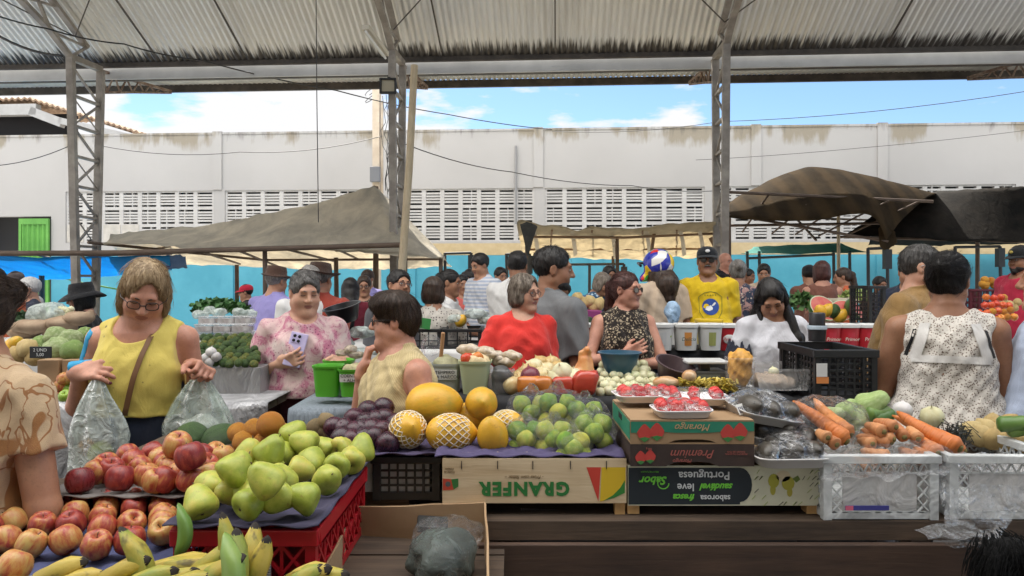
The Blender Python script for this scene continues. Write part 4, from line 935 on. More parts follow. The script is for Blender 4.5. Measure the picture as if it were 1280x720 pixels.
# ---------------------------------------------------------------- front people
def tapes(ctx):
    B, kid = ctx['B'], ctx['kid']; T = mat('blue_tape', (.02, .30, .55), .7)
    for off, t0, t1 in ((-.03, .05, .62), (.04, .1, .42)):
        F = Field(); A = B.arms[-1]; a = B.shoulder[-1]; B.arm_ops(F, -1, .0022, 1.0); F.add(q_cone(B.sh((-.045, .014, 1.325)), a, .040, .044, .002), .02)
        d = (A['e']-a).normalized(); y0 = a.y-.047
        F.cut(((lambda X, Y, Z, o=off: np.abs(X-a.x-(Z-a.z)*d.x/d.z-o)-.013+0*Y), None, None), .001); F.cut(((lambda X, Y, Z: Y-a.y-.0+0*X), None, None), .001)
        F.cut(q_plane(a+d*.26*t1, d), .001); F.cut(q_plane(a+d*.26*t0-Vector((0, 0, -.05)), -d), .001)
        kid('sport_tape', F.mesh('tape', .005), T)
    A = B.arms[-1]; W, u, n = A['w'], A['u'], (A['n']-A['u']*A['n'].dot(A['u'])).normalized(); v = u.cross(n)*A['th']
    m = MB(); p = W-u*.04+v*.012-n*.012; m.tube([p, W+u*.0+v*.024, W+u*.022+v*.034+n*.01, W+u*.05+v*.055+n*.022], [.025, .022, .0195, .016], 10); kid('sport_tape', m.mesh('tape', True), T)
def strap(x0, z0, x1, z1, w=.018, col=(.16, .075, .03), name='bag_strap'):
    def fx(ctx):
        rows = []
        for i in range(15):
            t = i/14; x, z = x0+(x1-x0)*t, z0+(z1-z0)*t; p = on_cloth(ctx, x, z, -1, .036); rows.append([p+Vector((-w/2, 0, 0)), p+Vector((w/2, 0, 0))])
        m = MB(); m.quadstrip(rows); m.quadstrip([[p+Vector((0, -.004, 0)) for p in r] for r in rows], flip=True); torsomesh(ctx, name, m, mat('strap_leather_%d' % int(col[0]*99), col, .6))
    return fx
def nails(col):
    def fx(ctx):
        for sd in (-1, 1):
            A = ctx['B'].arms[sd]; W, u = A['w'], A['u']; n = (A['n']-u*A['n'].dot(u)).normalized(); v = u.cross(n)*A['th']; c = A['curl']; m = MB()
            for i, ln in enumerate((.066, .074, .068, .053)):
                o = (1.5-i)*.0195; p = W+u*.088+v*o-n*.004*abs(i-1.2); ang = 0
                for j, (fr, da) in enumerate(((.45, 48), (.32, 62), (.25, 38))):
                    ang += R_(da)*c; dr = (u*math.cos(ang)+n*math.sin(ang)+v*(1.5-i)*.06).normalized(); p = p+dr*ln*fr*1.12
                m.ell(p-n*math.cos(ang)*.006+u*math.sin(ang)*.006, (.0058, .0058, .0058), 8, 6)
            ctx['kid']('painted_nails', m.mesh('nails', True), mat('nail_dark_red', (.10, .008, .02), .25))
    return fx
PEOPLE = {}
def scallop(ctx):
    m = MB(); pts = []
    for i in range(64): a = i/63*math.pi; pts.append(Vector((-.178*math.cos(a), -.148*math.sin(a)**.8*1.0-.0, 0)))
    rows = [[Vector((p.x, p.y, 1.012)) for p in pts], [Vector((p.x*1.01, p.y*1.01, .992-.012*abs(math.sin(i*.5))-.004)) for i, p in enumerate(pts)]]
    m.quadstrip(rows); torsomesh(ctx, 'lace_hem', m, FAB['yellow_eyelet'])
PEOPLE['yellow'] = person('woman in yellow sleeveless top with blond hair and glasses looking down at her hands', 2.55, (181, 366), .98, 8, 'pinkish', 'blond', 'bob', .010, .0, FAB['yellow_eyelet'], FAB['navy'], 0, 'scoop', 1.0,
    Body(.98, .02, .95, head=(14, 34, 8), lean=.05), {-1: ((-.42, .16, -1), (.66, -1.0, .95), D_(u=(.9, -.35, .12), n=(.1, .8, -.6), th=1, curl=.55)), 1: ((.10, .25, -1), (.25, -.85, .95), D_(u=(.75, -.65, .0), n=(-.4, -.5, -.8), th=-1, curl=1.35))},
    h=.005, eyes='closed', extra=multi(glasses((.03, .015, .012), .023, .7), tapes, strap(.075, 1.33, -.01, 1.0), nails(0)), face=dict(chub=.4), wr=.005, flare=.10)
def phone(ctx):
    pass
PEOPLE['pink'] = person('woman in pink floral blouse with tied grey hair holding a lilac phone', 3.35, (381, 367), .89, 22, 'fair', 'saltpepper', 'tied', .010, 0, FAB['pink_floral'], FAB['maroon'], (.92, .92), 'round', .93,
    Body(1.08, .05, 1.1, head=(8, 12, 0), lean=.03), {-1: ((-.40, .0, -1), (.86, -.50, .46), D_(u=(.9, -.3, .30), n=(.1, .9, .25), th=1, curl=.75)), 1: ((.30, -.1, -1), (.10, -.85, .50), D_(u=(-.2, -.95, .1), n=(-.6, 0, -.7), th=-1, curl=1.0))},
    h=.006, face=dict(chub=.9), loose=.022, flare=.08, eyes='closed')
PEOPLE['leaf'] = person('woman in beige blouse with brown leaf print at the far left edge', 1.80, (-44, 396), 1.0, -20, 'tan', 'brown', 'tied', .012, 0, FAB['leaf_print'], FAB['jeans'], (.55, .50), 'round', .80,
    Body(1.05, .05, 1.15, head=(-20, 10, 0)), {-1: ((-.1, .1, -1), (0, -.2, -1)), 1: ((.24, -.10, -1), (.06, -.16, -1))}, h=.006, loose=.02, flare=.10)
PEOPLE['tan'] = person('woman in tan knit vest with short dark hair, hand at her chin', 2.62, (493, 402), .86, -62, 'pinkish', 'brown', 'puff', .014, 0, FAB['tan_knit'], FAB['grey_trousers'], 0, 'round', .78,
    Body(1.16, .12, 1.25, head=(-22, 4, 0), lean=.16, armr=1.1), {1: ((.24, -.34, -1), (-.75, .25, -.25), D_(curl=.6)), -1: ((-.55, -.1, -1), (.12, -.25, 1), D_(u=(.35, .1, 1), n=(.9, .3, .2), th=-1, curl=1.0))},
    h=.0055, extra=glasses((.015, .012, .012), .022, .8), face=dict(chub=.6), flare=.10)
PEOPLE['red'] = person('woman in plain red tee shirt with short greying hair and glasses looking to the right', 3.85, (656, 367), .88, 12, 'fair', 'greybrown', 'bob', .014, -.02, FAB['red_shirt'], FAB['black_cloth'], (.80, .80), 'round', .80,
    Body(.99, .05, 1.0, head=(38, 4, 0)), {-1: ((-.42, -.2, -1), (-.38, -.85, -.25), D_(u=(-.6, -.7, -.15), n=(0, 0, -1), th=1, curl=.4)), 1: ((.14, 0, -1), (-.75, -.55, -.30), D_(curl=.8))}, h=.0065, extra=glasses((.10, .05, .03), .021, .3), loose=.018, flare=.08)
PEOPLE['polo'] = person('bearded man in grey polo shirt seen from behind in profile', 4.25, (692, 338), 1.20, 128, 'brown', 'black', 'crop', .010, 0, FAB['grey_polo'], FAB['jeans'], (.78, .78), 'high', .80,
    Body(1.04, .02, 0, False, head=(-38, 6, 0), armr=1.1), {-1: ((.12, -.15, -1), (.45, .2, -.55), D_(curl=.8)), 1: ((.2, .1, -1), (.5, .3, -.4), D_(curl=.8))}, h=.0065, extra=beard(), loose=.020)
PEOPLE['leopard'] = person('woman in black and cream patterned sleeveless top with crossed arms and sunglasses', 4.1, (783, 363), .92, 8, 'pinkish', 'reddish', 'tied', .008, .26, FAB['leopard_print'], FAB['black_cloth'], 0, 'high', .80,
    Body(1.02, .03, 1.05, head=(42, 2, 0)), {-1: ((-.30, -.40, -.75), (.93, -.22, .22), D_(u=(.8, -.1, .35), n=(.1, .9, 0), th=1, curl=.5)), 1: ((.28, -.40, -.88), (-.92, -.34, .02), D_(u=(-.9, .1, .1), n=(0, .9, .1), th=-1, curl=.5))}, h=.0065, extra=glasses((.05, .015, .015), .023, .6, dark=True))
def helmet(ctx):
    F = Field(); H, Rm = ctx['B'].H, ctx['B'].Rm
    F.add(q_ell(H((0, .010, .028)), (.118, .138, .128), Rm), .02); F.add(hcone(H, (-.05, -.105, -.09), (.05, -.105, -.09), .045), .05); F.sub(q_ell(H((0, -.14, .015)), (.088, .09, .060), Rm), .01)
    F.cut(q_plane(H((0, 0, -.115)), Rm @ Vector((0, 0, -1))), .01); F.sub(q_ell(H((0, .0, -.12)), (.09, .10, .09), Rm), .01)
    def fn(t, co=None):
        co = t.coord('Object'); v = t.vor(t.coord('Object', (1, 1, .55), rot=(.2, .5, .3)), 17, out='Color'); s = t.sep(v)
        col = t.ramp(s[0], [(0, (.02, .03, .30)), (.28, (.75, .72, .68)), (.42, (.80, .55, .02)), (.58, (.05, .35, .06)), (.70, (.62, .03, .03)), (.84, (.03, .04, .35))], 'CONSTANT'); return dict(color=col)
    ctx['kid']('helmet', F.mesh('helmet', .008), mat('helmet_paint', rough=.2, fn=fn, coat=.5))
    m = MB(); m.tube([(.10, -.10, .02), (.06, -.155, .05), (-.06, -.155, .05), (-.10, -.10, .02)], .012, 6); headmesh(ctx, 'visor', m, mat('visor_dark', (.02, .02, .025), .1))
PEOPLE['helmet'] = person('person in beige tee shirt wearing a bright multicoloured motorcycle helmet', 5.5, (822, 334), 1.0, 205, 'tan', 'brown', 'long', .0, .10, FAB['tan_tee'], FAB['jeans'], (.75, .75), 'high', .84,
    Body(1.12, .02, .9, head=(20, 5, 0)), {-1: ((.25, -.1, -1), (-.15, .3, .75), D_(curl=.7)), 1: ((-.2, .1, -1), (-.2, .5, -.4), D_(curl=.7))}, h=.008, extra=helmet, eyes=None, loose=.022)
def emblem(ctx):
    def disc(name, pts, col, out):
        vs = [on_cloth(ctx, x, z, -1, out) for x, z in pts]; c = on_cloth(ctx, sum(p[0] for p in pts)/len(pts), sum(p[1] for p in pts)/len(pts), -1, out); m = MB()
        for i in range(len(vs)): m.face([c, vs[i], vs[(i+1) % len(vs)]])
        torsomesh(ctx, name, m, mat('print_'+name+'_%d' % int(col[2]*100), col, .7))
    cx, cz = .0, 1.13; disc('print_disc', [(cx+.062*math.cos(a), cz+.062*math.sin(a)) for a in [k*.2618 for k in range(24)]], (.025, .07, .30), .026)
    disc('print_bird', [(cx-.042, cz-.02), (cx-.015, cz-.032), (cx+.012, cz-.022), (cx+.02, cz+.002), (cx+.04, cz+.028), (cx+.034, cz+.034), (cx+.02, cz+.03), (cx+.004, cz+.014), (cx-.012, cz+.006), (cx-.03, cz+.004)], (.8, .8, .8), .030)
    m = MB(); sh = [(cx-.085, cz+.075), (cx-.045, cz+.105), (cx, cz+.115), (cx+.045, cz+.105), (cx+.088, cz+.075), (cx+.083, cz-.04), (cx+.05, cz-.095), (cx, cz-.125), (cx-.05, cz-.095), (cx-.083, cz-.04)]
    m.tube([on_cloth(ctx, x, z, -1, .026) for x, z in sh+sh[:1]], .0018, 5); torsomesh(ctx, 'print_outline', m, mat('print_green', (.10, .16, .04), .7))
    for k in range(5): m = MB(); m.ell(on_cloth(ctx, cx-.04+.02*k, cz+.088, -1, .026), (.004, .003, .004), 6, 5); torsomesh(ctx, 'print_star', m, mat('print_green'))
PEOPLE['yellowtee'] = person('man in yellow tee shirt with a blue bird badge and a black cap', 5.6, (884, 327), 1.01, -5, 'brown', 'black', 'crop', .006, 0, FAB['yellow_tee'], FAB['jeans'], (.85, .85), 'round', .78,
    Body(.96, .05, 0, False, head=(-8, -2, 0)), None, h=.0075, extra=multi(cap((.012, .014, .018), True, (.7, .7, .7)), glasses((.03, .02, .02), .022, .6, dark=True), moustache('saltpepper'), emblem), loose=.030, flare=.10)
def flames(ctx):
    B = ctx['B']; K = mat('flame_navy', (.015, .018, .035), .8)
    for sd in (-1, 1):
        A = B.arms[sd]; a = B.shoulder[sd]; d = (A['e']-a).normalized()
        F = Field(); B.arm_ops(F, sd, .026, .80, loose=.032); e = a+(A['e']-a)*.77; pl = q_plane(e, d)[0]; F.cut((pl, None, None), .001)
        def up(X, Y, Z, a=a, d=d): 
            q = (X-a.x)*d.x+(Y-a.y)*d.y+(Z-a.z)*d.z; n = np.sin(X*160)+np.sin(Y*140+1)+.6*np.sin(X*310+Y*200); return .125+.018*n-q
        F.cut((up, None, None), .002); ctx['kid']('sleeve_flames', F.mesh('flames', .006), K)
    rs = random.Random(4)
    for k in range(9):
        x = -.13+.03*k; z0 = .92; h_ = rs.uniform(.05, .13); m = MB(); rows = []
        for i in range(8):
            t = i/7; w_ = .013*(1-t)**.7; xx = x+.012*math.sin(t*5+k)-.03*t; rows.append([on_cloth(ctx, xx-w_, z0+h_*t, -1, .036), on_cloth(ctx, xx+w_, z0+h_*t, -1, .036)])
        m.quadstrip(rows); torsomesh(ctx, 'printed_flame', m, K)
    m = MB(); sw = [(-.030, 1.135), (-.018, 1.118), (.0, 1.126), (.030, 1.152), (.002, 1.136), (-.016, 1.131)]; c = on_cloth(ctx, -.012, 1.128, -1, .034); vs = [on_cloth(ctx, x+.0, z, -1, .034) for x, z in sw]
    for i in range(len(vs)): m.face([c, vs[i], vs[(i+1) % len(vs)]])
    torsomesh(ctx, 'chest_mark', m, K)
    for sd in (-1, 1): m = MB(); m.tube([B.shoulder[sd]+Vector((-sd*.03, -.02, .055)), B.sh((sd*.075, -.075, 1.27))], .006, 6); torsomesh(ctx, 'shoulder_stripe', m, K)
    F = Field(); a = B.H((.074, -.015, -.06)); b = B.sh((.10, -.105, 1.22)); F.add(q_cone(a, b, .030, .030), .02); F.add(q_cone(b, b+Vector((.01, -.01, -.20)), .032, .018), .02); a = B.H((-.076, .0, -.05)); b = B.sh((-.085, -.06, 1.26)); F.add(q_cone(a, b, .022, .016), .02); F.add(q_cone(b, b+Vector((-.005, -.02, -.06)), .016, .006), .01)
    F.warp(lambda X, Y, Z: .003*np.sin(180*X+20*Z)); ctx['kid']('hair_lock', F.mesh('lock', .006), hair_mat('hair_black', *HAIRS['black']))
PEOPLE['girl'] = person('girl with long black hair in white tee shirt with dark flames on sleeves', 3.6, (964, 374), .88, 4, 'tan', 'black', 'long', .010, .26, FAB['white_tee'], FAB['navy'], (.74, .74), 'round', .78,
    Body(.96, .0, .85, head=(-14, 37, -10)), {-1: ((-.30, -.05, -1), (.25, -.8, -.4), D_(curl=.6)), 1: ((.30, -.05, -1), (-.25, -.8, -.4), D_(curl=.6))}, h=.006, eyes='closed', extra=flames, loose=.022, flare=.06, wr=.005)
PEOPLE['brown'] = person('man in ochre brown shirt with greying hair behind the woman in the white lace top', 3.25, (1153, 335), .90, 48, 'fair', 'darkgrey', 'crop', .010, 0, FAB['brown_shirt'], FAB['grey_trousers'], (.85, .85), 'high', .78,
    Body(1.18, .05, 0, False, head=(12, 2, 0), lean=.30), {-1: ((-.32, -.35, -1), (-.2, -.55, -.75), D_(curl=.7)), 1: ((.2, .2, -1), (0, -.3, -1))}, h=.007, extra=glasses((.5, .5, .5), .021, .3, th=.0015), loose=.03)
PEOPLE['lace'] = person('woman seen from behind in white openwork lace sleeveless top with dark tied hair', 2.72, (1185, 352), .92, 158, 'brown', 'black', 'tied', .013, 0, FAB['crochet_blouse'], FAB['black_cloth'], 0, 'back', .74,
    Body(1.12, .05, 1.05, head=(-22, 8, 0), lean=.06, armr=1.12), {-1: ((.20, .02, -1), (-.55, .55, -.55), D_(curl=.7)), 1: ((-.2, .2, -1), (-.1, .8, -.2), D_(curl=.7))}, h=.0055, eyes=None, flare=.16, wr=.010)
def yoke(ctx):
    M = fabric('white_trim', (.72, .70, .67)); m = MB()
    def ribbon(pts, w, vert, out):
        rows = []
        for x, z in pts:
            lo, hi = ((x, z-w), (x, z+w)) if vert else ((x-w, z), (x+w, z)); rows.append([on_cloth(ctx, lo[0], lo[1], 1, out), on_cloth(ctx, x, z, 1, out+.003), on_cloth(ctx, hi[0], hi[1], 1, out)])
        m.quadstrip([[p+Vector((0, .004, 0)) for p in r] for r in rows])
    ribbon([(x, 1.165-.25*x*x) for x in np.linspace(-.138, .138, 21)], .014, True, .017)
    for sd in (-1, 1): ribbon([(sd*(.126-.005*i), 1.16+.018*i) for i in range(9)], .019, False, .017)
    torsomesh(ctx, 'trim_band', m, M)
    for sd in (-1, 1): m = MB(); rows = [[on_cloth(ctx, sd*(.146-.005*i), 1.17+.018*i, 1, .012), on_cloth(ctx, sd*(.158-.005*i), 1.17+.018*i, 1, .011)] for i in range(7)]; m.quadstrip(rows); torsomesh(ctx, 'inner_strap', m, FAB['black_cloth'])
yoke(PEOPLE['lace'])
PEOPLE['blue'] = person('man in pale blue shirt cut off by the right edge of the picture', 2.6, (1316, 352), 1.03, -125, 'tan', 'saltpepper', 'crop', .010, 0, FAB['pale_blue_shirt'], FAB['black_cloth'], (.85, .85), 'high', .76,
    Body(1.08, .05, 0, False, armr=1.1), {1: ((-.06, -.05, -1), (-.25, -.3, -.7), D_(curl=.6)), -1: ((.1, .1, -1), (-.4, .4, -.6), D_(curl=.6))}, h=.008, loose=.03, eyes=None)
# ---------------------------------------------------------------- people farther back
BG = 'people in the back of the market'
def bgp(label, d, px, s, yaw, skin, hair, style, cloth, legs='jeans', sleeve=.75, neck='round', hlen=0, ht=.012, extra=None, arms=None, head=(0, 8, 0), w=1.05, fem=True, lean=0, belly=.03, h=None, eyes=None):
    person(label, d, px, s*.90, yaw, skin, hair, style, ht, hlen, FAB[cloth], FAB[legs], sleeve, neck, .80, Body(w, belly, .95 if fem else 0, fem, lean, 0, head), arms, h or (.009 if d < 6.5 else .011), BG, .02, .08, extra, eyes or ('open' if abs(yaw) < 80 else None), wr=.007, brow=d < 9)
DN = {-1: ((-.15, -.1, -1), (.4, -.8, -.2), D_(curl=.6)), 1: ((.15, -.1, -1), (-.4, -.8, -.2), D_(curl=.6))}
bgp('elderly man with white hair and beard in a navy polo shirt at far left', 6.2, (36, 362), 1.0, -55, 'fair', 'white', 'crop', 'navy', fem=False, extra=beard('white'), arms=DN)
bgp('man in grey cap and pale shirt behind the woman in salmon', 6.9, (19, 354), 1.03, 15, 'brown', 'black', 'crop', 'white_shirt', fem=False, extra=multi(cap((.12, .10, .10)), glasses(dark=True)))
bgp('woman in a salmon top between the man in the cap and the white haired man', 6.5, (21, 370), .92, 20, 'tan', 'brown', 'tied', 'salmon', arms=DN, extra=glasses(dark=True))
bgp('person in an orange brown shirt at the very left edge behind the sacks', 5.6, (-6, 352), 1.02, 60, 'brown', 'black', 'crop', 'orange_top', fem=False)
bgp('woman in a wide black hat and dark top bending beside the left steel column', 5.2, (101, 374), .98, -70, 'pinkish', 'black', 'bob', 'black_cloth', hlen=.03, extra=hat((.012, .012, .014), .075, .11, .03), lean=.2, arms=DN)
bgp('child in a bright red cap and dark top beyond the green bundles', 8.2, (307, 366), .88, -75, 'tan', 'black', 'crop', 'black_cloth', fem=False, extra=cap((.60, .03, .06)))
bgp('man in a lavender shirt and brown hat seen from behind', 5.6, (346, 352), 1.02, 150, 'tan', 'grey', 'crop', 'lavender', 'jeans', 1.4, 'high', fem=False, extra=hat((.075, .04, .028), .035, .105, .005), lean=.22, w=1.1)
bgp('grey haired man in white half hidden behind the woman with the phone', 4.9, (388, 352), 1.02, 30, 'fair', 'grey', 'crop', 'white_shirt', fem=False, w=1.08)
bgp('man in a rust red shirt and wide brown hat with his back turned', 5.0, (401, 350), 1.06, 165, 'tan', 'saltpepper', 'crop', 'rust', 'black_cloth', 1.9, 'high', fem=False, extra=hat((.05, .028, .02), .07, .10, .0), w=1.15, lean=-.05)
bgp('woman with long black hair and a hair clip in a dark red top', 6.4, (438, 362), .98, 190, 'brown', 'black', 'long', 'dark_red', hlen=.22)
bgp('woman in a patterned sleeveless top facing the camera beyond the black bowl', 7.0, (455, 358), 1.0, 10, 'tan', 'brown', 'tied', 'leopard_print', sleeve=0, extra=glasses())
bgp('person with brown hair in a violet top behind the woman in the patterned top', 8.2, (459, 349), 1.02, -20, 'tan', 'brown', 'crop', 'lavender')
bgp('young man with dark hair and glasses looking over the shoulder of the woman in tan', 4.6, (499, 358), 1.0, 40, 'tan', 'black', 'crop', 'grey_trousers', fem=False, ht=.014, head=(0, -6, 8), extra=glasses((.05, .04, .04), .021))
bgp('woman in a dotted blouse with one hand on her brown hair', 4.7, (541, 366), .95, 200, 'tan', 'brown', 'bob', 'dotted_blouse', ht=.016, hlen=-.02, w=1.12, arms={1: ((-1, -.3, .05), (.62, -.1, .72), D_(u=(.9, .1, -.2), n=(.2, .3, -.9), th=1, curl=.45)), -1: ((.3, .1, -1), (0, .5, -.7), D_(curl=.6))})
bgp('woman in a pale top with dark tied hair reaching out to the right', 5.5, (563, 354), 1.0, 75, 'brown', 'black', 'tied', 'white_shirt', ht=.008, lean=.3, arms={-1: ((.72, -.35, -.55), (.9, -.2, -.28), D_(n=(0, 0, -1), curl=.4)), 1: ((.5, .2, -.7), (.8, 0, -.3), D_(curl=.5))}, eyes='open')
bgp('man in a white and blue striped polo shirt looking down', 6.6, (600, 332), 1.05, -50, 'tan', 'black', 'crop', 'pale_stripes', fem=False, head=(0, 18, 0), arms=DN, w=1.1)
bgp('woman in a striped white top stooping behind the man in the striped polo', 7.6, (589, 349), 1.0, 60, 'tan', 'black', 'tied', 'pale_stripes', lean=.15)
bgp('person in a coral top half hidden by the woman reaching out', 7.2, (578, 356), .95, 20, 'tan', 'black', 'tied', 'coral')
bgp('man with short black hair whose head shows above the woman in red', 5.4, (647, 333), 1.06, 170, 'brown', 'black', 'crop', 'white_shirt', fem=False)
bgp('man in a pale blue top looking down behind the striped polo', 8.0, (626, 346), 1.0, 30, 'tan', 'black', 'crop', 'pale_blue_shirt', fem=False)
bgp('woman in a blue flowered blouse bending over the fruit stall', 6.6, (753, 355), .98, 55, 'tan', 'greybrown', 'bob', 'blue_flowers', lean=.75, belly=0, head=(0, 25, 0))
bgp('woman with curly black hair up behind the one in the leopard top', 7.5, (762, 345), 1.0, 20, 'brown', 'black', 'tied', 'black_cloth')
bgp('woman in a navy flowered blouse with a pale head scarf behind the man in yellow', 6.0, (922, 341), 1.0, 170, 'brown', 'grey', 'tied', 'navy_floral', ht=.012, lean=.1, w=1.1)
bgp('bald man in dark clothes partly hidden by the right steel column', 8.6, (907, 327), 1.06, 30, 'pinkish', None, 'bald', 'black_cloth', fem=False)
bgp('woman with dark hair up looking down behind the girl in white', 7.8, (955, 342), 1.0, -20, 'tan', 'black', 'tied', 'tan_tee', head=(0, 15, 0))
bgp('small child peeking out beside the flowered blouse', 8.6, (936, 346), .9, 40, 'brown', 'black', 'crop', 'orange_top', fem=False)
bgp('woman in a dusty brown top and black cap with her back to us', 7.4, (1011, 344), .97, 165, 'tan', 'black', 'crop', 'brown_top', sleeve=.5, extra=cap((.015, .015, .018)), w=.95)
bgp('woman with dark red hair in a brown sleeveless top', 6.9, (1027, 341), 1.0, 175, 'pinkish', 'reddish', 'bob', 'brown_top', sleeve=0, neck='back', hlen=.05, ht=.02)
bgp('woman with a ponytail in an orange sleeveless top', 7.3, (1053, 347), .97, -110, 'tan', 'brown', 'tied', 'orange_top', sleeve=0, neck='scoop', hlen=.26, ht=.008, w=.95)
bgp('man with black hair in a dark shirt between the ochre shirt and the blue wall', 5.2, (1136, 341), .98, -30, 'tan', 'black', 'crop', 'navy', fem=False)
bgp('person whose dark head shows above the black plastic crate', 7.6, (1100, 357), .92, 10, 'brown', 'black', 'crop', 'black_cloth', fem=False)
bgp('bearded man in a crimson polo shirt and cap at the right edge', 5.8, (1275, 325), 1.08, -75, 'brown', 'black', 'crop', 'crimson', fem=False, extra=multi(cap((.015, .016, .018), True, (.5, .4, .1)), beard()), arms=DN, w=1.02)
# ---------------------------------------------------------------- produce: prototypes
def recalc(me, smooth=True):
    bm = bmesh.new(); bm.from_mesh(me); bmesh.ops.remove_doubles(bm, verts=bm.verts, dist=1e-6); bmesh.ops.recalc_face_normals(bm, faces=bm.faces); bm.to_mesh(me); bm.free()
    if smooth: me.polygons.foreach_set('use_smooth', [True]*len(me.polygons))
    return me
def lathe_fruit(prof, n=22, lump=.03, f=3, seed=0, ribs=0, stem=None, bend=0):
    m = MB(); P_ = [prof[0]]; pr = []
    for i in range(len(prof)-1):                      # refine the profile
        a, b = prof[i], prof[i+1]
        p0, p3 = prof[max(i-1, 0)], prof[min(i+2, len(prof)-1)]
        for k in range(2):
            t = k/2; pr.append(tuple(.5*((2*a[j])+(b[j]-p0[j])*t+(2*p0[j]-5*a[j]+4*b[j]-p3[j])*t*t+(3*a[j]-p0[j]-3*b[j]+p3[j])*t**3) for j in (0, 1)))
    pr.append(prof[-1]); rows = []
    for r, z in pr:
        row = []
        for k in range(n):
            a = k*6.2832/n; rr = abs(r)*(1+ribs*math.cos(5*a)); x, y = rr*math.cos(a), rr*math.sin(a); d = 1+lump*float(vnoise((np.float64(x), np.float64(y), np.float64(z)), f, seed)); row.append((x*d+bend*z*z, y*d, z*d))
        rows.append(row)
    m.quadstrip(rows, True)
    if stem: m.ell((bend*.8, 0, prof[-1][1]+.03), (.11, .11, .07), 8, 5, 1); m.tube([(bend*stem[0]**2, 0, stem[0]), (.03, .01, (stem[0]+stem[1])/2), (.09, .03, stem[1])], [.035, .03, .04], 6, 1)
    return recalc(m.mesh('fruit'))
APPLE = [(.02, .62), (.12, .68), (.28, .83), (.52, .89), (.77, .73), (.94, .42), (1, .05), (.95, -.34), (.8, -.66), (.56, -.84), (.32, -.86), (.13, -.77), (.02, -.73)]
PEAR = [(.02, 1.12), (.16, 1.12), (.40, 1.0), (.58, .78), (.73, .48), (.87, .14), (.98, -.22), (1, -.50), (.92, -.78), (.68, -.98), (.36, -1.02), (.14, -.94), (.02, -.90)]
PLUM = [(.02, .86), (.12, .90), (.45, .86), (.78, .6), (.97, .2), (1, -.1), (.88, -.5), (.6, -.8), (.3, -.92), (.02, -.95)]
LIME = [(.02, 1.10), (.10, 1.06), (.30, .95), (.62, .74), (.88, .42), (1, 0), (.88, -.42), (.62, -.74), (.30, -.95), (.08, -1.06), (.02, -1.08)]
PAPAYA = [(.03, 1.34), (.14, 1.30), (.42, 1.14), (.72, .82), (.93, .40), (1, -.05), (.95, -.45), (.76, -.85), (.46, -1.10), (.18, -1.20), (.05, -1.20)]
ROUND = [(.02, .90), (.20, .92), (.55, .80), (.85, .50), (.99, .12), (.99, -.15), (.85, -.52), (.55, -.82), (.2, -.93), (.02, -.92)]
ONION = [(.05, 1.25), (.07, 1.08), (.22, .92), (.60, .74), (.90, .42), (1, .02), (.92, -.38), (.68, -.68), (.35, -.86), (.10, -.92), (.02, -.95)]
CHAYOTE = [(.04, 1.35), (.22, 1.32), (.48, 1.12), (.62, .75), (.75, .30), (.95, -.15), (1, -.52), (.88, -.88), (.55, -1.08), (.22, -1.02), (.02, -.90)]
STRAW = [(.02, .55), (.35, .62), (.75, .52), (.95, .22), (.95, -.12), (.78, -.58), (.5, -.98), (.2, -1.22), (.02, -1.28)]
def fruit_mat(name, stops, sc=(3, 3, 1.2), nscale=1.6, speck=None, rough=.38, spots=None, rndw=.5, bump=.05, sss=.05, unit=1.0):
    def fn(t):
        co = t.coord('Object', tuple(x/unit for x in sc)); r = t.rnd(); off = t.new('ShaderNodeVectorMath'); off.operation = 'ADD'
        cx = t.new('ShaderNodeCombineXYZ'); t.put(cx.inputs[0], t.math('MULTIPLY', r, 37.0)); t.put(cx.inputs[1], t.math('MULTIPLY', r, 91.0)); t.l.new(co, off.inputs[0]); t.l.new(cx.outputs[0], off.inputs[1]); v = off.outputs[0]
        n = t.noise(v, nscale, 5, .6, .3); f = t.math('ADD', n, t.math('MULTIPLY', t.math('SUBTRACT', r, .5), rndw)); col = t.ramp(f, stops)
        if spots: col = t.mix(t.ramp(t.noise(v, 2.2, 3, .7), [(.60, 0), (.72, .8)]), col, spots)
        if speck: col = t.mix(t.ramp(t.vor(v, 9), [(.07, .7), (.14, 0)]), col, speck)
        d = dict(color=col, rough=t.math('MULTIPLY_ADD', n, .25)); t.n[-1].inputs[2].default_value = rough-.12
        d['normal'] = t.bump(t.noise(v, 14, 3), bump*4, .004); return d
    return mat(name, rough=rough, fn=fn, sss=sss)
M_STEM = mat('fruit_stem', (.08, .05, .025), .8)
